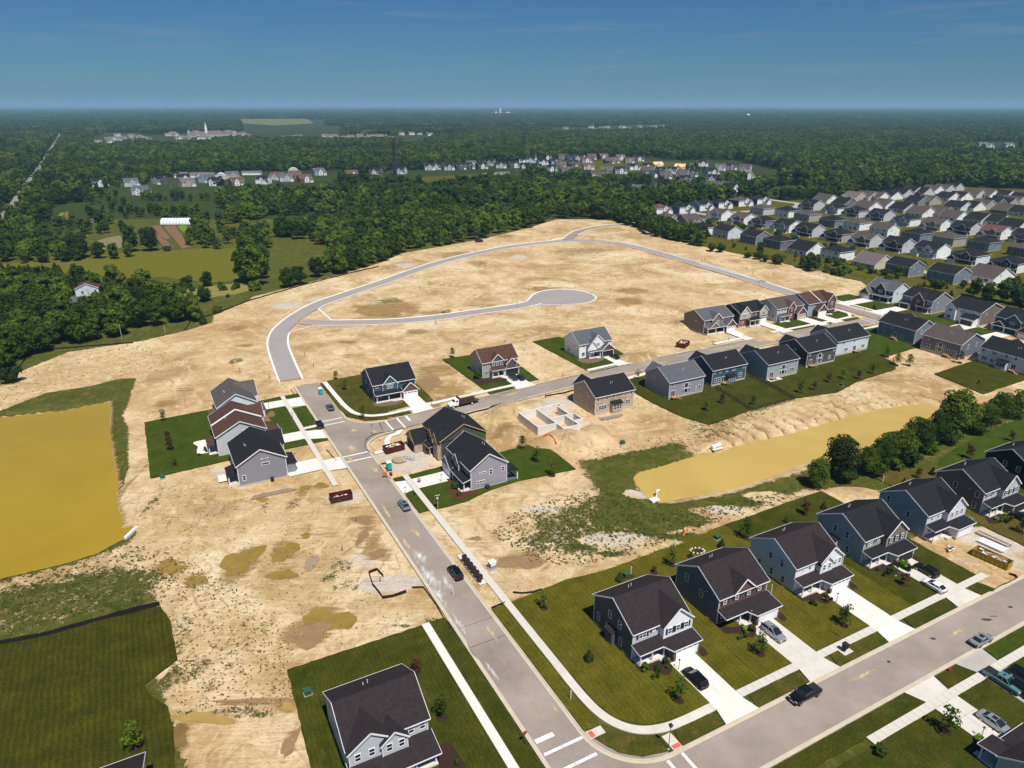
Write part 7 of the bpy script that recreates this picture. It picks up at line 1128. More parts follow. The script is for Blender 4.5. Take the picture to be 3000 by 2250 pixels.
X,Y=W(189.0,82.3);t=thing('delivery_truck','white-cabbed truck with tall brown stake body loaded with drywall','truck',(X,Y,.02),HL+.06);WP=CP['white'];BR=mat('brown stake boards',(.06,.032,.022),.9,.3,1)
b=MB();loft(b,[ring(x,w,.75,zt)for x,w,zt in((4.7,.8,1.35),(4.5,.95,1.6),(3.3,1.1,1.85),(3.1,1.12,1.9),(1.7,1.12,1.9))]);obj('bonnet',b,t,WP);b=MB();loft(b,[[(x,-w,z0),(x,w,z0),(x,w*.9,z1),(x,-w*.9,z1)]for x,w,z0,z1 in((3.15,1.1,1.85,1.9),(2.7,1.1,1.85,2.65),(1.6,1.1,1.85,2.7))]);obj('cab',b,t,WP)
obj('windscreen',MB().add([(3.14,-.95,1.95),(3.14,.95,1.95),(2.74,.88,2.58),(2.74,-.88,2.58)],[(0,1,2,3)]),t,CGL)
for s in(-1,1):obj('side_window',MB().box(1.9,2.6,s*1.08-.03,s*1.08+.03,1.98,2.5),t,CGL)
obj('chassis',MB().box(-5.8,3.0,-.45,.45,.6,.95),t,DARKP);obj('flatbed',MB().box(-4.0,1.45,-1.25,1.25,1.0,1.18),t,BR)
for s in(-1,1):
 for k in range(6):obj('stake_board',MB().box(-3.9,1.4,s*1.22-.03,s*1.22+.03,1.2+k*.33,1.48+k*.33),t,BR)
obj('headboard',MB().box(1.38,1.45,-1.25,1.25,1.18,3.4),t,BR);obj('drywall_stack',MB().box(-3.6,1.1,-.9,.9,1.2,3.15),t,mat('drywall',(.62,.55,.42),.9,.15,2));obj('strap',MB().box(-2.2,-2.1,-1.28,-1.24,1.1,3.1),t,CONC)
obj('forklift_rack',MB().box(-5.8,-4.0,-1.1,1.1,1.02,1.1),t,mat('rusty rack',(.12,.05,.035),.8,.2,2))
for x in(3.6,-3.0):
 for s in(-1,1):q=obj('wheel',MB().tube((0,-.16,0),(0,.16,0),.5,n=14),t,TYRE,loc=(x,s*1.0,.5));obj('rim',MB().tube((0,-.18,0),(0,.18,0),.27,n=10),q,HEAD_L)
obj('bumper',MB().box(4.6,4.85,-1.05,1.05,.55,.85),t,DARKP)
# ---------------------------------------------------------------- building-site things
def dumpster(label,X,Y,rz,L_,Wd,H_,c,debris):
 t=thing('dumpster',label,'dumpster',(X,Y,height(X,Y)+.1),rz);m=mat(debris+' skip steel',c,.6,.25,1.2);
 for nm,bx in(('side_wall',(0,L_,0,.06)),('side_wall',(0,L_,Wd-.06,Wd)),('end_wall',(0,.06,.06,Wd-.06)),('end_wall',(L_-.06,L_,.06,Wd-.06))):obj(nm,MB().box(*bx,.15,H_),t,m)
 obj('floor_plate',MB().box(0,L_,0,Wd,.12,.2),t,m)
 for k in range(9):x=L_*(k+.5)/9;
 for k in range(8):x=.3+(L_-.6)*k/7;obj('rib',MB().box(x-.05,x+.05,-.08,0,.15,H_),t,m);obj('rib',MB().box(x-.05,x+.05,Wd,Wd+.08,.15,H_),t,m)
 b=MB();b.box(-.05,L_+.05,-.06,.02,H_,H_+.1);b.box(-.05,L_+.05,Wd-.02,Wd+.06,H_,H_+.1);b.box(-.05,.03,0,Wd,H_+.001,H_+.101);b.box(L_-.03,L_+.05,0,Wd,H_+.001,H_+.101);obj('rim',b,t,m)
 r=random.Random(int(X));kinds_={'timber':(NEWWOOD,CEDAR,TRIM),'paper':(TRIM,mat('cardboard',(.40,.28,.16),.9,.2,2),TRIM),'yellow':(NEWWOOD,CEDAR,mat('grey board',(.3,.26,.22),.9,.2,2),TRIM)}[debris]
 n=26 if debris!='paper' else 30
 for k in range(n):
  mm=r.choice(kinds_);l=r.uniform(1.2,min(3.6,L_*.55))if mm!=TRIM else r.uniform(.4,1.0);b=MB();a=r.uniform(-.3,.3)if debris!='paper' else r.uniform(-1.5,1.5);x=r.uniform(.5+l/2,max(.6+l/2,L_-.5-l/2));y=r.uniform(.5,Wd-.5);z=H_*r.uniform(.7,1.02)if debris!='paper' else H_*r.uniform(.3,.55)
  dx,dy=l/2*math.cos(a),l/2*math.sin(a);dy=max(-(y-.15),min(Wd-.15-y,dy));beam(b,(x-dx,y-dy,z),(x+dx,y+dy,z+r.uniform(-.15,.25)),r.uniform(.1,.3)if mm!=TRIM else r.uniform(.3,.7),.06)
  o=obj('debris',b,None,mm);o.parent=t
 return t
dumpster('dark red dumpster holding timber offcuts on the gravel of the muddy corner plot',*W(168.0,50.4),RA+.1,5.6,2.3,1.7,(.075,.012,.010),'timber');dumpster('dark red dumpster with white paper scraps on the left verge of the main street',*W(149.6,30.6),RA-.08,5.2,2.4,1.5,(.070,.014,.010),'paper')
dumpster('long yellow dumpster heaped with lumber before the unfinished wrapped house',*W(66.2,144.6),RA-math.pi/2+.12,6.8,2.3,1.5,(.34,.24,.015),'yellow');X,Y=at(2006,1020);dumpster('bright red dumpster full of white debris by the upper street',X,Y,RA+.5,5.2,3.6,1.7,(.22,.012,.02),'timber')
b=MB();t=thing('trim_boards','bundle of white trim boards on gravel beside the yellow dumpster','boards',(*W(68.6,150.3),.1),RA-math.pi/2+.1)
for k in range(9):obj('board',MB().box(.1*(k%3),5.2+.1*(k%4),k*.27,k*.27+.22,0,.1+.05*(k%2)),t,TRIM)
t=thing('lumber_stack','long brown lumber stack behind the white trim boards','lumber',(*W(70.6,153.2),.1),RA-math.pi/2+.08)
for k in range(6):obj('board',MB().box(.2*(k%2),6.4+.2*(k%3),k*.2,k*.2+.17,0,.15+.08*(k%2)),t,(CEDAR,TRIM,BR)[k%3])
t=thing('board_pile','long weathered planks on sand right of the charcoal grey house','boards',(*at(732,1461),.05),RA-.02)
for k in range(4):obj('board',MB().box(.3*k,11-.6*k,k*.4-.6,k*.4-.4,0,.14),t,mat('weathered plank',(.30,.24,.16),.9,.2,2))
t=thing('board_pile','grey planks on sand in front of the tan sheathed house','boards',(*at(1762,1232),0),RA-.05)
for k in range(7):obj('board',MB().box(.5*(k%3),6.6+.8*(k%3),k*.26,k*.26+.2,0,.12+.04*(k%3)),t,mat('grey board',(.3,.26,.22),.9,.2,2))
t=thing('debris_heap','small heap of dark and white scraps left of the yellow dumpster','debris',(*at(2784,1612),.05),RA)
for k in range(8):obj('scrap',MB().box(-.1,.8-.06*k,0,.35,0,.12),t,(DARKP,TRIM)[k%2],loc=(.25*math.cos(k),.3*math.sin(k*2),.08*k),rot=(0,.1,k))
def toilet(label,p):
 t=thing('portable_toilet',label,'portable toilet',(*at(*p),0),RA);m=mat('turquoise plastic',(.0,.33,.29),.5,.05,1);
 for bx in((0,1.15,0,.05),(0,1.15,1.1,1.15),(0,.05,.05,1.1),(1.1,1.15,.05,1.1)):obj('wall_panel',MB().box(*bx,.1,2.1),t,m)
 obj('base',MB().box(-.05,1.2,-.05,1.2,-.1,.12),t,DARKP);obj('door',MB().box(.15,1.0,-.04,0,.2,2.0),t,mat('turquoise door',(.0,.40,.36),.45,.05,1));b=MB();b.add([(-.08,-.08,2.1),(1.23,-.08,2.1),(1.23,1.23,2.1),(-.08,1.23,2.1),(.1,.1,2.38),(1.05,.1,2.38),(1.05,1.05,2.38),(.1,1.05,2.38)],[(0,3,2,1),(4,5,6,7),(0,1,5,4),(1,2,6,5),(2,3,7,6),(3,0,4,7)]);obj('roof',b,t,mat('white plastic roof',(.8,.82,.84),.4,.03,1))
 obj('vent_grille',MB().box(.25,.9,-.05,-.01,1.75,1.9),t,DARKP)
toilet('turquoise portable toilet with white roof beside the orange road sign',(1136,1379));toilet('turquoise portable toilet at the kerb beyond the upper crosswalk',(936,1158))
def signpost(name,label,p,h,plate_fn,cat='sign',r=.05,pm=None):t=thing(name,label,cat,(*at(*p),0),RA);obj('post',MB().tube((0,0,0),(0,0,h),r,n=6),t,pm or DARKP);plate_fn(t,h);return t
def diamond(t,h):obj('sign_plate',MB().add([(0,-.06,h-1.2),(.6,-.06,h-.6),(0,-.06,h),(-.6,-.06,h-.6),(0,-.02,h-1.2),(.6,-.02,h-.6),(0,-.02,h),(-.6,-.02,h-.6)],[(0,1,2,3),(7,6,5,4),(0,4,5,1),(1,5,6,2),(2,6,7,3),(3,7,4,0)]),t,mat('orange sign',(.85,.12,.01),.5,.03,1));obj('sign_stand',MB().box(-.7,.7,-.05,.05,0,.06),t,DARKP)
signpost('road_sign','orange diamond road sign on a low stand at the kerb',(1126,1398),1.7,diamond)
def stop(t,h):obj('sign_plate',MB().tube((0,-.06,h-.38),(0,-.02,h-.38),.40,n=8),t,mat('sign red back',(.28,.06,.05),.5,.05,1))
signpost('stop_sign','stop sign seen on its post at the main street crosswalk, bottom',(1536.8,2179.7),2.6,stop,'stop sign');signpost('stop_sign','red stop sign on the corner of the upper and east streets',(2571,945),2.6,stop,'stop sign')
def blades(t,h):obj('name_blade',MB().box(-.45,.45,-.02,.02,h-.1,h+.12),t,mat('green sign',(.05,.22,.20),.5,.05,1));obj('name_blade',MB().box(-.02,.02,-.45,.45,h+.14,h+.34),t,mat('green sign',(.05,.22,.20),.5,.05,1))
signpost('street_name_sign','teal street-name post on the corner with the curved pavement',(1092,1275),3.2,blades,pm=mat('green post',(.06,.16,.14),.6,.1,1));signpost('street_name_sign','street-name post by the kerb at the east street corner',(2530,920),3.2,blades)
def realty(t,h):
 obj('sign_plate',MB().box(-.55,.55,-.05,.0,h-1.5,h-.1),t,DARKP);RL=mat('red print',(.5,.03,.04),.6,.05,1)
 for k,(z,w_,m)in enumerate(((.46,.30,TRIM),(.66,.34,TRIM),(.84,.34,RL),(1.02,.26,TRIM))):obj('lettering',MB().box(-w_,w_*.8,-.056,-.051,h-z-.12,h-z),t,m)
 obj('cross_arm',MB().box(-.6,.6,-.04,.04,h-.08,h),t,TRIM)
t=signpost('yard_sign','tall black yard sign with white and red lettering on a pale post',(1283,1490),3.6,realty,pm=mat('pale post',(.55,.58,.40),.7,.1,1));t.rotation_euler.z=RA-.1
t=thing('yard_sign','small dark board with red and grey lettering standing on the white driveway','sign',(*at(1228,1414),.05),RA);obj('sign_plate',MB().box(-.4,.4,-.03,.03,.1,1.2),t,mat('maroon board',(.09,.03,.05),.6,.1,1));
for k in range(3):obj('lettering',MB().box(-.26,.24,-.04,-.032,.92-k*.24,1.06-k*.24),t,(TRIM,mat('pink print',(.5,.2,.25),.6,.05,1))[k==2])
t=thing('box_sign','small dark box on the mud right of the portable toilet','box',(*at(1145,1392),0),RA);obj('body',MB().box(-.35,.35,-.3,.3,0,.7),t,mat('maroon board',(.09,.03,.05),.6,.1,1));obj('lid',MB().box(-.38,.38,-.33,.33,.7,.76),t,mat('red print',(.5,.03,.04)))
MBX=mat('bronze mailbox metal',(.035,.022,.018),.5,.15,2)
mb0=None
for k in range(6):
 lb=['farthest of the six bronze mailbox units in a row on the pad','second farthest bronze mailbox unit in the row of six','third farthest bronze mailbox unit in the row of six','third nearest bronze mailbox unit in the row of six','second nearest bronze mailbox unit in the row of six','nearest of the six bronze mailbox units, right behind the black suv'][k];X,Y=W(113.4-k*1.5,48.95)
 if mb0 is None:
  mb0=t=thing('mailbox_unit',lb,'mailbox',(X,Y,.05),RA,'bronze mailbox units beside the main street');obj('pedestal',MB().box(-.18,.18,-.15,.15,0,.75),t,MBX);obj('cabinet',MB().box(-.42,.42,-.38,.38,.75,1.65),t,MBX);b=MB();b.box(-.46,.46,-.42,.42,1.65,1.72);obj('cap',b,t,MBX)
  for j in range(6):obj('door_panel',MB().box(-.36+(j%2)*.38,-.02+(j%2)*.38,.38,.395,.80+(j//2)*.28,1.05+(j//2)*.28),t,mat('mailbox door',(.06,.04,.03),.45,.1,2))
 else:
  t=copy_tree(mb0);t.location=(X,Y,.05);t['label']=lb
t=copy_tree(mb0);t.location=(*W(59.2,96.4),.05);t.rotation_euler.z=RA+math.pi/2;t['label']='single black mailbox unit on its pad by the front street pavement';del t['group']
t=thing('utility_cabinet','grey utility cabinet with white top behind the mailboxes','cabinet',(*W(108.6,52.6),-.05),RA);obj('body',MB().box(0,1.3,0,1.2,0,1.45),t,mat('grey metal',(.27,.26,.29),.5,.1,1));obj('top',MB().box(-.08,1.38,-.08,1.28,1.45,1.55),t,TRIM);obj('door_panel',MB().box(.1,1.2,-.04,0,.85,1.3),t,TRIM);obj('plinth',MB().box(-.2,1.5,-.2,1.4,-.3,.06),t,CONCG)
GRN=mat('green utility metal',(.03,.10,.06),.5,.1,1)
for(p,lb)in(((1833,1695),'green utility box in a mulch bed behind the charcoal corner house'),((894,2042),'green utility box on the lawn corner behind the bottom house'),((470,1404),'green utility box at the corner of the left lawn'),((1822,1303),'dark green utility box by the dirt mounds'),((2466,1133),'utility box behind the fenced yards'),((2100,1584),'low green box in the lawn behind the pale house')):
 t=thing('utility_box',lb,'utility box',(*at(*p),0),RA);obj('body',MB().box(0,1.1,0,1.0,0,.8),t,GRN);obj('lid',MB().box(-.04,1.14,-.04,1.04,.8,.88),t,GRN);obj('plinth',MB().box(-.1,1.2,-.1,1.1,-.3,.05),t,CONCG)
for(p,lb)in(((1848,1682),'white marker post beside the green utility box'),((1672,2049),'pale marker post in the verge right of the main street'),((1978,1602),'tall white pole at the lawn edge behind the slate house'),((1327,1744),'pinkish marker pole by the left kerb near the seam'),((2586,1412),'white-topped marker post on the bare patch')):t=thing('marker_post',lb,'post',(*at(*p),0),0);obj('post',MB().tube((0,0,0),(0,0,1.7),.07,n=6),t,TRIM);obj('cap',MB().tube((0,0,1.7),(0,0,1.78),.09,n=6),t,TRIM)
def lamp(label,p,h,head=.2,z=0,name='lamp_post'):
 t=thing(name,label,'lamp post',(*at(*p),z),RA);obj('post',MB().tube((0,0,0),(0,0,h),.06,.045,n=8),t,DARKP);obj('base',MB().tube((0,0,-.1),(0,0,.15),.16,n=8),t,CONC);b=MB();b.add([(-head*.6,-head*.6,h),(head*.6,-head*.6,h),(head*.6,head*.6,h),(-head*.6,head*.6,h),(-head,-head,h+head*1.9),(head,-head,h+head*1.9),(head,head,h+head*1.9),(-head,head,h+head*1.9),(0,0,h+head*2.8)],[(3,2,1,0),(0,1,5,4),(1,2,6,5),(2,3,7,6),(3,0,4,7),(4,5,8),(5,6,8),(6,7,8),(7,4,8)]);obj('lantern',b,t,DARKP)
lamp('tall black street lamp at the corner of main and front streets',(1958,2195),4.3,.26)
for p,lb in(((1988,1962),'black carriage lamp by the charcoal house driveway'),((2227,1852),'maroon-black carriage lamp beside the silver suv'),((2450,1765),'black carriage lamp by the empty white driveway'),((1293,1412),'carriage lamp beside the lilac-grey house driveway'),((2874,2162),'carriage lamp by the bottom right house bed'),((788,1196),'carriage lamp before the middle left house'),((865,1349),'carriage lamp by the charcoal grey house driveway'),((826,1268),'carriage lamp on the lawn between the two left drives'),((2624,1687),'carriage lamp beside the lime-green shrub'),((1188,1450),'short lamp on the verge above the blue-grey sedan'),((858,1228),'lamp on the verge by the left pavement')):lamp(lb,p,1.9,.14)
t=thing('fire_hydrant','red fire hydrant on the verge across the front street','hydrant',(*at(2781,1966),0),RA);RH=mat('hydrant red',(.55,.03,.02),.5,.05,1);obj('barrel',MB().tube((0,0,0),(0,0,.7),.17,.15,10),t,RH);obj('bonnet',MB().tube((0,0,.7),(0,0,.9),.19,.06,10),t,RH);obj('nozzle',MB().tube((-.28,0,.5),(.28,0,.5),.09,n=8),t,RH)
FW=mat('poured wall concrete',(.68,.66,.63),.85,.10,.35,.15);t=thing('basement_foundation','stepped concrete basement walls of a new house on the dirt lot','foundation',(0,0,0))
OUT=[(159.4,92.8),(159.2,98.9),(155.4,98.9),(155.4,104.2),(158.4,104.2),(158.4,107.2),(163.2,107.2),(163.2,105.6),(169.4,105.6),(169.4,108.4),(173.6,108.4),(173.6,104.0),(170.9,104.0),(170.9,92.8)]
def wseg(a,c,z1,th=.34):P_=UV([a,c]);b=MB();strip(b,P_,-th/2,th/2,-.8,z1);return b
for k in range(len(OUT)):a=OUT[k];c=OUT[(k+1)%len(OUT)];d_=math.hypot(c[0]-a[0],c[1]-a[1]);e=.17/d_;a2=(a[0]-(c[0]-a[0])*e,a[1]-(c[1]-a[1])*e);c2_=(c[0]-(c[0]-a[0])*e,c[1]-(c[1]-a[1])*e);obj('wall_panel',wseg(a2,c2_,2.45 if k not in(9,10,11)else 1.3),t,FW)
obj('inner_wall',wseg((159.5,98.9),(170.7,98.9),2.42),t,FW);obj('inner_wall',wseg((158.5,104.1),(163.1,104.1),2.4),t,FW);obj('inner_wall',wseg((163.2,99.1),(163.2,105.5),2.38),t,FW)
obj('basement_floor',finish(obj('tmp',sheet(MB(),UV([(159.5,93),(159.5,98.8),(170.8,98.8),(170.8,93)]),.02),m=mat('basement sand',(.55,.43,.28),.95,.15,.8))).data,t);bpy.data.objects.remove([o for o in COL.objects if o.name.startswith('tmp')][0])
for k in range(10):q=93.4+.0*k;obj('form_joint',MB().box(-.02,.02,-.02,.02,0,2.1),t,CONCG,loc=(*W(159.25,93.4+k*.6),0))
obj('crate',MB().box(-.7,.7,-.5,.5,1.0,2.0),t,CONCG,loc=(*W(155.1,102.6),-.9))
SF=mat('black silt fabric',(.015,.012,.012),.8,.2,1)
def silt_fence(label,P,h=.7,cat='silt fence'):
 t=thing('silt_fence',label,cat,(0,0,0));b=MB();Q=[]
 for i in range(len(P)-1):
  n_=max(1,int(math.hypot(P[i+1][0]-P[i][0],P[i+1][1]-P[i][1])/1.5))
  for k in range(n_):f=k/n_;Q.append((P[i][0]*(1-f)+P[i+1][0]*f+random.uniform(-.08,.08),P[i][1]*(1-f)+P[i+1][1]*f+random.uniform(-.08,.08)))
 Q.append(P[-1]);A_=offs(Q,-.06);B_=offs(Q,.06);n=len(Q);hs=[height(*q)for q in Q]
 for k in range(n):z=hs[k];hh_=h*random.uniform(.8,1.1);b.v+=[(*A_[k],z-.2),(*A_[k],z+hh_),(*B_[k],z+hh_),(*B_[k],z-.2)]
 for k in range(n-1):o=4*k;b.f+=[(o,o+4,o+5,o+1),(o+1,o+5,o+6,o+2),(o+2,o+6,o+7,o+3)]
 obj('fabric',b,t,SF);sb=MB()
 for k in range(0,n,2):sb.box(Q[k][0]-.03,Q[k][0]+.03,Q[k][1]-.03,Q[k][1]+.03,hs[k],hs[k]+h+.15)
 o=obj('stakes',sb,t,CEDAR);o['kind']='stuff'
silt_fence('long black silt fence across the lower left mown field',px([(-40,1893),(0,1888),(80,1875),(158,1857),(240,1832),(316,1812),(400,1790),(468,1771)]),1.15)
silt_fence('black silt fence bending round the mud plot left of the main street',px([(1122,1688),(1105,1668),(1100,1669),(1080,1677),(1092,1712),(1122,1750),(1150,1746),(1190,1733)]));silt_fence('black silt fence along the left kerb of the main street',px([(1208,1720),(1240,1718),(1258,1742),(1280,1775),(1300,1812),(1316,1832),(1320,1850)]),.45)
silt_fence('short silt fence across the verge above the seam',UV([(98.0,47.5),(98.2,50.5)]),.5);silt_fence('short silt fence at the dirt edge behind the corner lawn',px([(1503,1735),(1530,1737),(1560,1735),(1587,1726)]),.5)
silt_fence('black silt fence curving round the muddy corner plot',zm(1000,1200,400,[(545,695),(470,700),(410,650),(385,570),(400,500),(450,445),(560,400),(700,365),(728,395)]),.5);silt_fence('black silt fence along the south kerb of the upper street',zm(1000,1200,400,[(830,355),(960,322),(1120,285),(1290,240)]),.5);silt_fence('silt fence along the upper street beside the foundation lot',zm(1000,1000,1000,[(795,475),(950,435),(1130,385),(1200,368)]),.5);silt_fence('silt fence loop before the sheathed house',zm(1000,1000,1000,[(1325,365),(1320,352),(1450,330),(1550,300)]),.5)
silt_fence('silt fence hook beside the first portable toilet',zm(1000,1200,400,[(720,862),(640,880),(615,905),(680,1000),(740,1080),(800,1130)]),.5);silt_fence('silt fence at the left edge of the dark wood',px([(20,1118),(36,1100),(60,1070),(90,1030),(170,1022),(260,1014),(390,1004)]),.6);silt_fence('thin silt fence along the wood at the top left of the field',px([(540,968),(560,940),(640,915),(730,880),(860,842),(1000,806),(1110,780)]),.6)
silt_fence('black silt fence at the kerb of the unfinished wrapped house plot',zm(2600,1650,400,[(1970,165),(2080,200),(2110,235),(2000,300),(1850,370),(1700,460),(1640,470)]),.5);silt_fence('silt fence by the dirt strip left of the charcoal grey house walk',px([(957,1318),(973,1335),(985,1350)]),.4);silt_fence('orange-brown silt fence loop at the left kerb',zm(0,1000,1000,[(1885,310),(1905,340),(1900,350)]),.4)
def yard_fence(label,P,m,h=1.3,sp=2.2,rails=3,pick=True):
 t=thing('yard_fence',label,'fence',(0,0,0))
 for i in range(len(P)-1):
  L_=math.hypot(P[i+1][0]-P[i][0],P[i+1][1]-P[i][1]);n=max(1,round(L_/sp));rz_=math.atan2(P[i+1][1]-P[i][1],P[i+1][0]-P[i][0]);key=('fp',m.name,round(L_/n,2),h)
  def mk():
   b=MB();d=L_/n
   for q in range(rails):b.box(0,d,-.025,.025,.15+q*(h-.2)/max(1,rails-1),.21+q*(h-.2)/max(1,rails-1))
   if pick:
    k=int(d/.16)
    for q in range(k):b.box((q+.5)*d/k-.012,(q+.5)*d/k+.012,-.012,.012,.1,h)
   return b.mesh('rail_panel',m)
  for k in range(n):
   x=P[i][0]+(P[i+1][0]-P[i][0])*k/n;y=P[i][1]+(P[i+1][1]-P[i][1])*k/n;obj('rail_panel',cached(key,mk),t,loc=(x,y,0),rot=(0,0,rz_));obj('fence_post',cached(('pst',m.name,h),lambda:MB().box(-.05,.05,-.05,.05,-.2,h+.08).mesh('fence_post',m)),t,loc=(x,y,0))
yard_fence('black metal fence round the yards behind the teal blue house',zm(2000,1000,1000,[(215,310),(300,360),(450,455),(600,415),(725,380),(600,310),(425,228)]),DARKP);yard_fence('brown wooden fence behind the pale blue house of the field row',zm(2000,500,500,[(440,945),(560,940),(655,925),(640,895),(600,893)]),BR,pick=False)
def tubepath(b,P,r,n=8):
 for i in range(len(P)-1):b.tube(P[i],P[i+1],r,n=n)
 return b
OR=mat('orange pipe',(.75,.13,.03),.5,.05,1)
for(pts,lb)in((zm(1000,1000,1000,[(1290,665),(1310,658),(1340,655),(1370,668),(1395,690)]),'orange corrugated pipe lying at the foot of the dirt mound'),(zm(2000,1000,1000,[(2,1262),(18,1240),(36,1215)]),'orange pipe on the weeds left of the front lawns'),(zm(2500,720,500,[(520,1490),(530,1450),(600,1425),(630,1435)]),'orange pipe at the lawn corner near the east street')):
 t=thing('drain_pipe',lb,'pipe',(0,0,0));obj('pipe',tubepath(MB(),[(x,y,height(x,y)+.2+.35*(k in(1,2)))for k,(x,y)in enumerate(pts)],.16),t,OR)
t=thing('pond_headwall','white concrete headwall on the corner of the ochre pond','headwall',(*at(366,1572),-.8),-.10);obj('wall',MB().box(-.3,.3,0,4.4,0,.7),t,TRIM)
X,Y=at(2098,1308);t=thing('culvert','white culvert end with spilled stones on the far bank of the long pond','culvert',(X,Y,-.4),RA);obj('pipe',MB().tube((-1.6,0,.5),(1.6,.4,.5),.55,n=10),t,TRIM);obj('apron',MB().box(-1.8,1.8,-1.2,-.3,-.1,.1),t,CONC)
X,Y=at(1918,1464);t=thing('pond_outlet','white outlet structure with red mark at the left tip of the long pond','outlet',(X,Y,-.3),RA);obj('basin',MB().box(-1.2,1.0,-.8,.8,0,.5),t,TRIM);obj('marker',MB().box(-.4,.5,-.82,-.8,.1,.3),t,RH);obj('arm',MB().tube((.9,.5,.5),(2.8,2.6,.6),.12,n=6),t,TRIM);obj('float',MB().tube((2.4,2.6,.6),(3.6,2.8,.6),.25,n=8),t,TRIM)
t=thing('pipe_roll','white and mint green rolled foam by the upper street','roll',(*W(176.8,86.5),.2),RA+.1);obj('roll',MB().tube((0,0,0),(4.2,-.5,0),.35,n=10),t,mat('mint foam',(.45,.75,.62),.6,.1,1));obj('cover',MB().tube((0,.3,.3),(4,.1,.3),.3,n=10),t,TRIM);obj('tyre',MB().tube((1.5,.9,.1),(1.5,.9,.4),.5,n=10),t,TYRE)
t=thing('manhole','round tan manhole slab on the muddy corner plot','manhole',(*at(1169,1347),-.1),0);obj('slab',MB().tube((0,0,-.3),(0,0,.25),1.7,n=20),t,mat('tan concrete',(.36,.28,.18),.9,.1,1));obj('rim',MB().tube((0,0,-.3),(0,0,.12),1.95,n=20),t,mat('tan rim',(.22,.15,.08),.9,.1,1))
t=thing('stone_heap','heap of grey stones beside the round manhole slab','stones',(*at(1195,1342),-.15),0);r_=random.Random(4)
for k in range(28):a=r_.random()*6.28;d=1.7*r_.random()**.6;s=r_.uniform(.2,.45);obj('stone',cached(('stn',k%4),lambda:MB().add([(1,0,0),(.3,.9,.1),(-.8,.5,0),(-.7,-.6,.1),(.3,-.9,0),(.2,.1,.8)],[(0,1,5),(1,2,5),(2,3,5),(3,4,5),(4,0,5),(4,3,2,1,0)]).mesh('stone',mat('grey stone',(.42,.40,.42),.9,.3,2))),t,loc=(d*math.cos(a)*1.3,d*math.sin(a),.1+.25*(1.7-d)/1.7),rot=(0,0,a*3)).scale=(s,s,s)
X,Y=at(1403,708);t=thing('bulldozer','tiny dark bulldozer at the edge of the central woods','bulldozer',(X,Y,0),.2);obj('hull',MB().box(-2.2,1.8,-1,1,.6,1.6),t,BR);obj('cab',MB().box(-1.4,.3,-.8,.8,1.6,2.8),t,DARKP);obj('track',MB().box(-2.6,2.2,-1.5,-1.0,0,1.0),t,DARKP);obj('track',MB().box(-2.6,2.2,1.0,1.5,0,1.0),t,DARKP);obj('blade',MB().box(2.3,2.6,-1.8,1.8,.1,1.3),t,BR)
ST=mat('stake wood',(.16,.10,.05),.9,.2,1);st_=[]
SP=[(1176,787),(1152,795),(1178,778),(1210,771),(1262,769),(1300,757),(1310,752),(1420,747),(1435,748),(1556,698),(1395,742),(1370,755),(1322,765),(1406,747),(1276,948),(1280,950),(1275,944),(1152,925),(1157,926),(1412,900),(1515,890),(1548,850),(1570,845),(1642,895),(1588,905),(1685,843),(1730,868),(1363,938),(1515,905),(1788,850),(1860,700),(1880,728),(1935,745),(1957,748),(2055,765),(2065,762),(2114,770),(2188,787),(2203,803),(2206,803),(2266,808),(2139,813),(2222,832),(2178,660),(1880,760),(1660,600),(703,1090),(788,1108),(792,1109),(893,1043),(919,1075),(1480,1000),(1600,985),(1540,985),(1648,1105),(1577,1117),(1265,1185),(1133,1400),(1043,1525),(1003,1610),(1114,1700),(1115,1150),(2089,1003),(2134,998),(1812,700),(1818,664),(1624,645),(1782,835),(1834,862)]
s0=None
for k,(x,y)in enumerate(SP):
 X,Y=at(x,y)
 if s0 is None:s0=tag(obj('survey_stake',MB().box(-.07,.07,-.07,.07,-.2,1.5).mesh('survey_stake',ST),loc=(X,Y,height(X,Y))),'thin wooden survey stake standing in the bare field','stake','survey stakes on the bare field')
 else:o=s0.copy();COL.objects.link(o);o.location=(X,Y,height(X,Y));o.scale.z=random.uniform(.7,1.5)
def pole(label,p,h):t=thing('utility_pole',label,'pole',(*at(*p),0),0);obj('post',MB().tube((0,0,0),(0,0,h),.16,.11,n=6),t,mat('pole wood',(.36,.33,.24),.9,.1,1));obj('cross_arm',MB().box(-1,1,-.06,.06,h-.9,h-.75),t,ST)
for p,h,lb in(((358,994),6.5,'pale pole at the wood edge above the left silt fence'),((484,976),3,'short pale pole at the wood edge'),((1116,559),16,'pale utility pole left of the clearing above the woods'),((1318,550),18,'tall pale utility pole in the clearing above the woods'),((1514,537),16,'pale utility pole right of the small estate pond'),((507,580),14,'pale pole among trees above the greenhouse'),((155,540),12,'pole beside the far left country road'),((2178,666),3,'short pole at the field hedgerow')):pole(lb,p,h)
b=MB();sheet(b,crom(zm(560,1090,400,[(300,1095),(180,1110),(60,1140),(40,1170),(110,1215),(95,1280),(130,1335),(420,1275),(380,1180)])+zm(560,1090,400,[(300,1095)]),4),.16);tag(finish(obj('patio',b,m=CONC2)),kind='structure')
b=MB();mark(b,172.6,176.4,8.4,12.6,.10);mark(b,158.3,160.2,184.0,189.5,.10);tag(obj('patio',b,m=CONC2),kind='structure')
def chair(label,X,Y,rz,m,z=.15):t=thing('patio_chair',label,'chair',(X,Y,z),rz);obj('seat',MB().box(-.3,.3,-.3,.3,.4,.46),t,m);obj('backrest',MB().box(-.3,.3,.26,.32,.46,1.05),t,m);[obj('leg',MB().box(x-.03,x+.03,y-.03,y+.03,0,.4),t,m)for x in(-.26,.26)for y in(-.26,.26)]
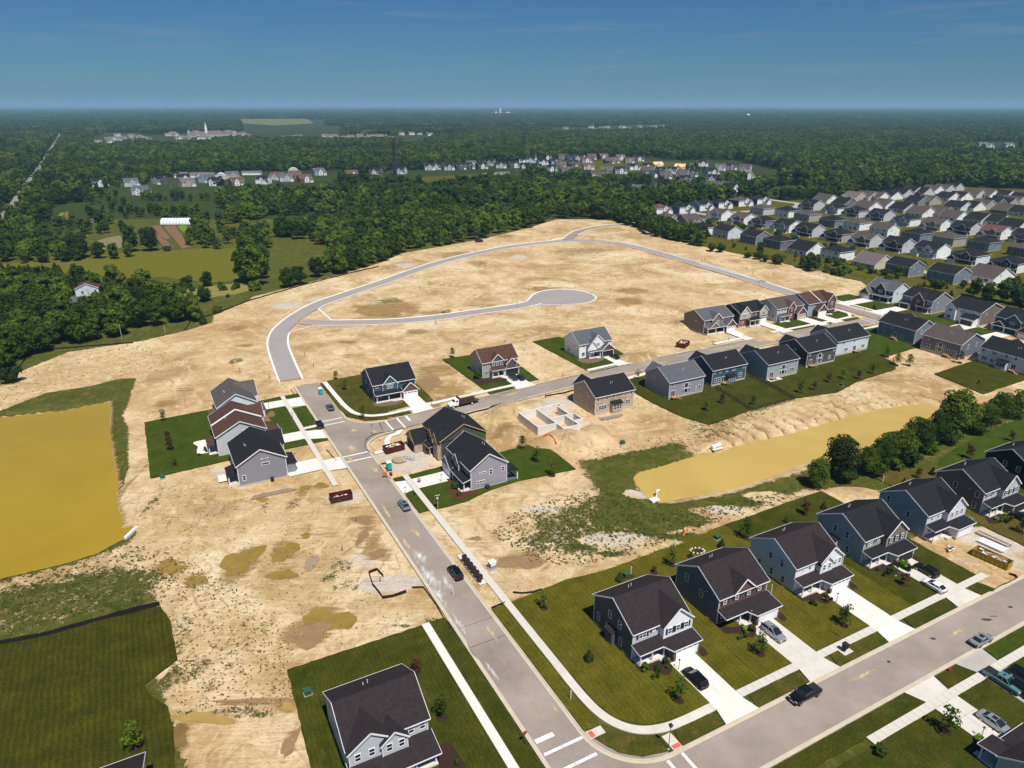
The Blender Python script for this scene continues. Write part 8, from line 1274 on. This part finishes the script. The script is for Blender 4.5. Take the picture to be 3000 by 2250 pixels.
X,Y=W(141.5,74.2);chair('pale blue patio chair on the rear veranda, left',X,Y,1,TRIM);X,Y=W(142.6,74.8);chair('pale blue patio chair on the rear veranda, right',X,Y,2.4,mat('pale blue plastic',(.40,.52,.56),.5,.1,1))
for k,(u,v)in enumerate(((193.0,7.2),(191.8,7.6),(190.6,5.6))):X,Y=W(u,v);chair(['dark chair on the curved white patio nearest the house','second dark chair on the curved white patio','lone dark chair in the middle of the curved white patio'][k],X,Y,k,DARKP,.18)
MULCH=mat('bark mulch',(.035,.017,.010),.95,.35,3,.4);MULCHR=mat('red mulch',(.085,.025,.015),.95,.3,3,.4)
NB=[0]
def bed(P,m=MULCH):NB[0]+=1;b=MB();sheet(b,crom(P+[P[0]],4)[:-1],.075+.0007*NB[0]);tag(finish(obj('mulch_bed',b,m=m)),kind='structure')
for v0 in(62.6,81.7,101.1,120.7):bed(UV([(74.6,v0+.2),(72.2,v0-.3),(71.2,v0+1.6),(69.2,v0+3.2),(70.2,v0+5.2),(71.8,v0+5.4),(72.4,v0+4),(72.8,v0+2)]));bed(UV([(71.2,v0+11.6),(69.9,v0+11.2),(69.7,v0+12.4),(71.2,v0+12.8),(73,v0+12.2)]))
bed(UV([(73.5,161.6),(71.2,160.0),(70.2,163),(71.3,165.4),(72.6,166)]));bed(UV([(72.6,25.8),(74.2,28.2),(70,29),(66,28),(66,25.5)]));bed(zm(2600,1950,400,[(1420,1160),(1560,1190),(1600,1250),(1560,1330),(1480,1450),(1390,1560),(1380,1400),(1370,1250)]))
bed(zm(1000,1200,400,[(1700,1130),(1830,1110),(1860,1200),(1830,1260)]),MULCHR);bed(zm(1000,1200,400,[(1700,1290),(1830,1290),(1960,1320),(2100,1330),(2212,1330),(2212,1370),(2000,1420),(1890,1480),(1830,1440),(1760,1340)]),MULCHR);bed(zm(1000,1000,1000,[(860,235),(920,245),(1060,240),(1060,262),(960,270),(900,285),(850,245)]));bed(zm(1000,1000,1000,[(1530,118),(1680,108),(1700,120),(1610,145),(1540,130)]),mat('bare bed soil',(.16,.10,.07),.95,.3,2));bed(zm(1000,1000,1000,[(205,392),(370,378),(390,400),(300,420),(220,420)]),mat('bare bed soil',(.16,.10,.07)))
bed(zm(560,1090,400,[(1140,700),(1230,690),(1300,630),(1360,680),(1340,720),(1250,740),(1300,790),(1180,800)]),mat('tan mulch',(.20,.12,.06),.95,.3,2));bed(zm(560,1090,400,[(1360,910),(1460,910),(1470,970),(1400,975),(1350,950)]),mat('tan mulch',(.20,.12,.06)))
bed(zm(1700,1650,400,[(640,200),(720,180),(840,190),(880,220),(800,255),(700,262)]));bed(zm(1950,1550,400,[(430,370),(510,330),(600,350),(610,380),(500,405)]))
X,Y=at(2043,1614);t=thing('rock_ring','ring of white rocks round a small planting bed behind the slate house','rocks',(X,Y,.1),0)
for k in range(11):o=obj('rock',MC[('stn',0)].copy(),t,loc=(1.5*math.cos(k*.57),1.0*math.sin(k*.57),0));o.data.materials[0]=TRIM;o.scale=(.22,.22,.25)
r_=random.Random(8)
for(v0,nm)in((62.6,'charcoal corner house'),(81.7,'brick-fronted house'),(101.1,'pale blue-white house'),(120.7,'open-garage house'),(161.8,'brown-taupe house')):
 for k in range(7):u=r_.choice((71.4,70.6,72.3))+r_.uniform(-.5,.3);v=v0+r_.uniform(.4,5);X,Y=W(u-.6,v);tree(r_.choice(('shrub0','shrub0','shruby','shrubd')),X,Y,f'low shrub in the mulch bed of the {nm}',r_.uniform(.6,1.0),'shrub',f'shrubs before the {nm}','shrub',z=.06)
for(x,y,kd,s_,lb)in((2643,1664,'shruby',2.0,'bright lime-green shrub beside the open-garage house walk'),(2660,1672,'shrubd',1.2,'dark shrub right of the lime-green one'),(2869,2170,'shruby',1.1,'yellow flowering shrub under the carriage lamp, upper'),(2870,2182,'shruby',1.2,'yellow flowering shrub under the carriage lamp, lower'),(1334,1432,'shrubd',1.6,'dark shrub at the porch of the lilac-grey house'),(1345,1452,'shrub0',1.4,'leafy shrub right of the lilac-grey house porch step'),(1400,1109,'shrubd',2.0,'dark shrub at the left corner of the greige house'),(2840,1528,'shruby',1.5,'lime shrub before the brown-taupe house'),(1890,1965,'shrub0',1.6,'leafy shrub beside the charcoal house porch'),(1215,1450,'shrub0',.7,'small shrub on the verge by the driveway')):X,Y=at(x,y);tree(kd,X,Y,lb,s_,'shrub',None,'shrub',z=.06)
RING=MB().tube((0,0,-.2),(0,0,.10),.85,.7,14).mesh('mulch_ring',MULCH)
for(x,y,kd,s_,lb)in((1594,1782,'sap1',1.1,'bare-looking sapling in a mulch ring at the corner lawn edge'),(1725,1934,'spruce0',1.0,'small spruce on the lawn left of the charcoal corner house'),(1990,2053,'sap1',1.25,'thin wispy tree in the front lawn of the charcoal house'),(2228,1917,'sap0',1.0,'young leafy tree in the front lawn of the brick-fronted house'),(2472,1833,'sap0',1.1,'leafy young tree in the lawn before the pale blue-white house'),(2647,1714,'sapr',.9,'dark red-leaved sapling before the open-garage house'),(1968,1656,'sap0',.95,'round-headed young tree behind the slate house, left'),(1916,1677,'sapr',.5,'tiny orange-leaved sapling behind the charcoal house'),(2185,1578,'sap0',1.15,'tall young tree behind the pale blue-white house'),(2113,1604,'spruce0',.9,'small pointed spruce behind the brick-fronted house'),(1815,1702,'spruce0',1.0,'dark spruce beside the utility box bed'),(2022,1632,'sapr',.4,'small dark conical shrub behind the brick-fronted house'),(2359,1508,'sapr',1.1,'red-leaved young tree on the dark back lawn'),(2412,1490,'spruce0',.8,'narrow dark evergreen on the dark back lawn'),(2302,1530,'spruce0',.7,'narrow evergreen near the back lawn border'),(2688,1400,'sap0',.75,'lollipop tree on the browning back lawn'),(2731,1390,'spruce0',.9,'dark evergreen by the brown-taupe house rear corner'),(2648,1415,'spruce0',.6,'small evergreen left of the lollipop tree'),(2838,1343,'sapr',1.2,'dark bronze tree on the back lawn near the right edge'),(2962,1292,'sapr',.9,'bronze sapling near the top right back lawn'),(2990,1560,'sap0',1.0,'young tree before the brown-taupe house at the right edge'),(1221,1968,'sapr',.9,'purple sapling behind the bottom house'),(1294,2104,'sap1',1.2,'sparse grey-green tree with white ring beside the bottom house'),(1340,2240,'shrub0',1,'dark shrub at the bottom edge by the porch'),(2773,2145,'sap0',1.2,'young tree in the lawn across the front street'),(2581,2212,'shrubd',1.3,'dark shrub in the lawn across the front street'),(1529,1314,'sap0',1.0,'slim tree at the top of the lilac-grey house back lawn'),(1573,1353,'sap0',1.1,'dark slim tree in the middle of the same back lawn'),(1618,1391,'sap0',1.1,'leaning dark tree nearest the pond on that back lawn'),(480,1232,'sap1',1.1,'thin tree at the upper edge of the left lawn'),(492,1290,'sapr',.9,'bare reddish sapling in the left lawn'),(500,1318,'sapr',1.1,'red-leaved tree in the middle of the left lawn'),(512,1364,'sap1',.9,'small sapling at the bottom of the left lawn'),(1011,1142,'sap0',.9,'sapling left of the teal corner house'),(984,1110,'sap0',.8,'young tree on the bare ground behind the teal house'),(1325,1045,'sap0',.9,'sapling left of the greige house'),(1062,1225,'sap1',1.2,'slim street tree on the lawn of the teal corner house'),(1868,1110,'sap1',1.0,'street tree beside the lilac-grey upper street house'),(2116,1183,'sap0',.9,'young tree left in the yards south of the upper street'),(2070,1203,'sap0',1.0,'young tree by the yard fence corner'),(2205,1186,'sap0',.8,'young tree in the fenced yard'),(2345,1152,'sap0',1.0,'young tree right of the fenced yard'),(2385,1143,'sapr',.9,'bronze sapling on the dark lawn behind the near-black house'),(2428,1120,'sapr',1.0,'second bronze sapling on that dark lawn'),(2470,1110,'sap0',1.0,'pale young tree on that dark lawn'),(2515,1110,'sapr',1.0,'bronze sapling near the right of that dark lawn'),(2555,1095,'sap0',1.0,'young tree near the orange pipe'),(2626,1070,'sap0',1.2,'leafy young tree on the bare patch behind the slate grey house'),(2662,1070,'sap0',1.2,'second leafy tree on that bare patch'),(2812,1062,'sap0',1.1,'young tree at the corner of the slate grey house'),(2598,1045,'sap0',1.0,'sapling by the orange pipe bend'),(400,2195,'sap0',1.3,'leafy young tree on the lower left mown lawn'),(2866,1125,'sapr',.5,'sapling in the lawn behind the white right-edge house'),(2560,905,'spruce0',1.0,'small evergreen behind the navy gable house'),(2706,840,'spruce0',1.2,'evergreen in the lawn behind the second east street house'),(2785,868,'spruce0',1.4,'dark evergreen beside the slanted-roof house')):
 X,Y=at(x,y);z0_=.06;t=tree(kd,X,Y,lb,s_,'tree' if not kd.startswith('shrub')else 'shrub',None,'young_tree' if not kd.startswith('shrub')else 'shrub',z=z0_)
 if kd.startswith('sap'):o=obj('mulch_ring',RING,t);o.scale=(1/s_,)*3
PUD=mat('muddy water',(.27,.18,.035),.12,.15,.3,spec=.5);PUD2=mat('drying mud',(.26,.17,.08),.7,.12,.5);PUD3=mat('orange water',(.36,.235,.07),.2,.12,.4)
def puddle(cx,cy,rx,ry,seed,m=PUD,n=26):
 X,Y=at(cx,cy);X1,_=at(cx+rx,cy);_,Y1=at(cx,cy-ry);ax=abs(X1-X);ay=abs(Y1-Y);r=random.Random(seed);ph=[r.random()*6.28 for _ in range(6)];b=MB();rings=(0,.35,.7,1.0);zs=[]
 pts=[]
 for q in rings:
  for k in range(n if q else 1):
   a=2*math.pi*k/n;f=q*(1+.24*math.sin(2*a+ph[0])+.20*math.sin(3*a+ph[1])+.13*math.sin(5*a+ph[2])+.08*math.sin(9*a+ph[3]));x=X+ax*f*math.cos(a);y=Y+ay*f*math.sin(a);pts.append((x,y,height(x,y)))
 z=sum(p[2]for p in pts)/len(pts)+.05;b.v=[(p[0],p[1],max(z,p[2]+.02)if m is PUD2 else max(z,p[2]+.03))for p in pts];b.f=[(0,1+k,1+(k+1)%n)for k in range(n)]
 for j in range(2):o=1+j*n;b.f+=[(o+k,o+n+k,o+n+(k+1)%n,o+(k+1)%n)for k in range(n)]
 tag(obj('puddle',b,m=m),kind='structure')
for a in((707,1640,42,46,1),(832,1613,34,25,2),(828,1680,36,14,3),(572,1699,25,18,4),(895,1565,13,8,5),(905,1855,62,30,6,PUD2),(960,1815,66,36,7),(913,1645,15,24,8,mat('grey silt',(.30,.23,.15),.9,.1,1)),(495,1660,36,20,9),(842,2068,22,12,10,PUD3),(590,2100,90,16,11,PUD3),(520,2150,30,34,12,mat('brown ditch water',(.20,.125,.045),.2,.2,.5)),(760,2050,90,9,13,PUD2),(850,2175,16,44,14,PUD2),(892,1427,14,8,15),(940,1420,18,9,16),(1062,1520,30,12,17,PUD2),(1530,1640,60,26,18,PUD2),(1255,1120,40,14,19,PUD2),(1280,1180,14,14,20,PUD2),(1310,1142,26,13,21,PUD3),(1060,1570,14,20,22,PUD2),(1105,1620,22,14,23,PUD2),(1395,1575,14,5,24,PUD2),(770,1463,14,7,25)):puddle(*a)
def stuffmesh(name,m,spots,fn):
 b=MB()
 for s in spots:fn(b,*s)
 tag(obj(name,b,m=m),kind='stuff')
r_=random.Random(31)
def inpx(poly,n,flt=None):
 P=px(poly)if poly and poly[0][0]is not None else poly;xs_=[p[0]for p in P];ys_=[p[1]for p in P];o=[]
 while len(o)<n:
  X=r_.uniform(min(xs_),max(xs_));Y=r_.uniform(min(ys_),max(ys_))
  if inside(X,Y,P):o.append((X,Y))
 return o
def tuft(b,X,Y,s):
 s*=.62
 z=height(X,Y)
 for k in range(7):a=r_.random()*6.28;d=s*r_.random();x=X+d*math.cos(a);y=Y+d*math.sin(a);h=s*r_.uniform(.3,.7);c,n_=math.cos(a+1)*s*.4,math.sin(a+1)*s*.4;b.add([(x-c,y-n_,z-.02),(x+c,y+n_,z-.02),(x+c*.6+d*.3,y+n_*.6,z+h),(x-c*.6,y-n_*.6+d*.3,z+h)],[(0,1,2,3)])
spots=[(X,Y,r_.uniform(.2,.5))for X,Y in inpx([(480,1700),(560,1640),(760,1760),(860,1900),(850,1960),(870,2040),(700,2080),(520,2090),(480,2000),(500,1860)],900)]+[(X,Y,r_.uniform(.15,.4))for X,Y in inpx([(380,1450),(470,1400),(760,1430),(1000,1600),(1150,1780),(1300,1810),(950,1900),(760,1840),(500,1640),(400,1560)],700)]+[(X,Y,r_.uniform(.3,.6))for X,Y in inpx([(0,1690),(200,1650),(400,1590),(560,1640),(470,1770),(200,1810),(0,1860)],900)]
spots+=[(X,Y,r_.uniform(.3,.7))for X,Y in inpx([(1440,1560),(1500,1500),(1700,1440),(1850,1450),(1940,1500),(2150,1470),(2330,1420),(2300,1460),(2080,1540),(1860,1620),(1700,1655),(1560,1645)],1500)]+[(X,Y,r_.uniform(.25,.5))for X,Y in inpx([(0,1125),(200,1035),(420,1000),(560,1060),(400,1100),(140,1150),(0,1190)],350)]+[(X,Y,r_.uniform(.25,.5))for X,Y in inpx([(1700,1330),(2000,1260),(2200,1180),(2260,1200),(2100,1290),(1850,1340)],300)]
stuffmesh('weeds',mat('weed leaves',(.055,.080,.014),.9,.4,.3),spots,tuft)
def clod(b,X,Y,s):z=height(X,Y);b.add([(X+s,Y,z),(X+.3*s,Y+.9*s,z),(X-.8*s,Y+.5*s,z),(X-.7*s,Y-.6*s,z),(X+.3*s,Y-.9*s,z),(X+.2*s,Y+.1*s,z+.7*s)],[(0,1,5),(1,2,5),(2,3,5),(3,4,5),(4,0,5)])
stuffmesh('rubble',mat('dirt clods',(.42,.31,.18),.95,.35,.5),[(X,Y,r_.uniform(.05,.2))for X,Y in inpx([(400,1250),(560,1400),(700,1420),(1000,1400),(1290,1800),(860,1950),(900,2250),(560,2250),(480,1900),(380,1500)],2600)]+[(X,Y,r_.uniform(.06,.25))for X,Y in inpx([(1300,1200),(1750,1100),(1900,1250),(1700,1340),(1450,1320),(1350,1280),(1120,1400),(1020,1280),(1250,1300)],1500)]+[(X,Y,r_.uniform(.06,.2))for X,Y in inpx([(1400,1500),(1500,1490),(1480,1700),(1900,1600),(1500,1760),(1440,1720)],900)],clod)
flat('estate_pond',px([(1430,505),(1492,503),(1496,512),(1440,514),(1410,510)]),.3,mat('estate pond water',(.30,.27,.20),.1,.1,.1),z0=-.4)
CR=mat('pale country road',(.24,.225,.20),.9,.08,.05);b=MB();strip(b,crom(px([(-60,760),(0,668),(30,622),(52,588),(75,548),(100,515),(116,482),(138,455),(160,425),(174,403),(182,380)]),4),-5,5,-.4,.35);strip(b,crom(px([(96,562),(150,562),(255,560)]),3),-3,3,-.4,.3);strip(b,px([(-20,640),(20,622),(40,615)]),-4,4,-.4,.3);tag(obj('country_road',b,m=CR),kind='structure')
b=MB();strip(b,crom(px([(1835,659),(1900,652),(1990,650),(2110,640),(2160,622),(2310,612),(2340,598),(2290,590),(2240,583)]),5),-4,4,-.3,.1);tag(obj('suburb_street',b,m=mat('suburb asphalt',(.36,.34,.31),.9,.06,.1)),kind='structure')
sub=lambda v0,v1,u0,u1:UV([(u0,v0),(u1,v0),(u1,v1),(u0,v1)])
flat('suburb_lawn',px([(1845,662),(1990,640),(2130,606),(2240,590),(2420,584),(2520,574),(2640,560),(2800,546),(2900,552),(3200,560),(3200,1010),(3020,960),(2760,870),(2640,850),(2545,815),(2500,805),(2290,768),(2150,740),(2000,708)]),.012,LO,z0=-.3)
for(v0,v1,u0,u1)in((389,397,200,620),(436,444,230,700),(346,352,0,1)):
 if u1>1:b=MB();strip(b,UV([(u0,(v0+v1)/2),(u1,(v0+v1)/2)]),-3.6,3.6,-.3,.05);tag(obj('suburb_street',b,m=bpy.data.materials['suburb asphalt']),kind='structure')
DF=lawn_mat('far fields',(.10,.12,.03),(.14,.15,.05),(.19,.18,.07),.05,.3,20,.2)
for q,m in(([(690,349),(900,347),(920,362),(800,368),(700,360)],DF),([(680,560),(790,552),(800,572),(690,578)],DF),([(0,430),(40,425),(60,440),(0,450)],DF),([(1000,560),(1100,556),(1350,552),(1350,562),(1100,566),(1000,572)],FO),([(1230,520),(1450,508),(1560,522),(1560,545),(1400,540),(1250,560)],LO),([(1388,341),(1530,341),(1530,346),(1388,346)],FB),([(1700,470),(2000,475),(2000,500),(1780,505),(1560,490)],LO),([(1640,525),(1700,520),(1760,540),(1700,545)],mat('bare track',(.5,.38,.22),.9,.1,.1))):flat('far_field',px(q),.25,m,z0=-.6)
# ---------------------------------------------------------------- haze
b=MB().box(-41000,41000,-3500,41000,-8,205);hz=tag(obj('haze',b),kind='stuff');m=bpy.data.materials.new('haze air');m.use_nodes=True;nt=m.node_tree;nt.nodes.clear();v=nt.nodes.new('ShaderNodeVolumePrincipled');v.inputs['Color'].default_value=(.42,.74,1.0,1);v.inputs['Density'].default_value=8e-5;v.inputs['Anisotropy'].default_value=0.0;o=nt.nodes.new('ShaderNodeOutputMaterial');nt.links.new(v.outputs[0],o.inputs['Volume']);hz.data.materials.append(m)
print('OBJECTS',len(COL.objects))
# ---------------------------------------------------------------- say of look-alike trees and stakes what they stand nearest to
LMK=[('white barn',267,900),('low farmhouse',205,915),('hay field',350,780),('hay field right end',690,790),('white greenhouse',500,660),('mown strip',600,862),('left picture edge',20,900),('left silt fence',60,1075),('dark wood tip',590,940),('pale wood-edge pole',358,994),('ploughed strips',500,690),('far farm shed',250,660),('tip of the bare field',1700,640),('tiny bulldozer',1403,700),('loop street bend',815,1000),('cul-de-sac bulb',1650,870),('loop street fork',900,930),('loop street middle',1250,780),('upper loop junction',1664,702),('loop street right arm',2113,792),('teal corner house',1140,1160),('brown-roofed greige house',1430,1080),('white farmhouse-style house',1720,1040),('red dumpster',2006,1020),('basement foundation',1600,1240),('mud plot left of the street',1150,1720),('red dumpster on the verge',990,1450),('cedar-gabled house',2050,960),('field hedgerow',2300,790),('low cream house',2560,790),('pond tree row',2600,1350),('suburb entrance street',2100,640),('suburb left end',2000,600),('old suburb middle',2500,640),('old suburb right end',2900,760),('slanted-roof house',2830,900),('navy gabled house',2660,860),('estate pond',1460,510),('dark tower',1158,513),('left edge of central woods',1000,760),('central woods front',1250,720)]
LMK=[(n,*at(x,y))for n,x,y in LMK];AD={'mid0':'rounded','mid1':'broad','mid2':'bushy','mid3':'uneven','mid4':'darkest','mid5':'wide','tal':'tall','dar':'dense dark','pin':'pointed','bus':'low','spr':'pointed','shr':'low'};NMK={m[0].name:k for k,m in KT.items()}
for o in[o for o in COL.objects if o.get('group')and o.get('category')in('tree','bush','stake')]:
 X,Y=o.location.x,o.location.y;q=sorted(LMK,key=lambda n:(n[1]-X)**2+(n[2]-Y)**2)[:2];cr_=[c for c in o.children if c.name.startswith('crown')]
 if o['category']=='stake':o['label']=f"{'tall' if o.scale.z > 1.1 else 'short'} thin wooden stake nearest the {q[0][0]}, then the {q[1][0]}"
 else:k=NMK.get(cr_[0].data.name,'mid0')if cr_ else 'mid0';o['label']=f"{AD.get(k, AD.get(k[:3], 'leafy'))} {o['category']} nearest the {q[0][0]}, then the {q[1][0]}"
 if len(o['label'].split())>16:o['label']=' '.join(o['label'].split()[:16])
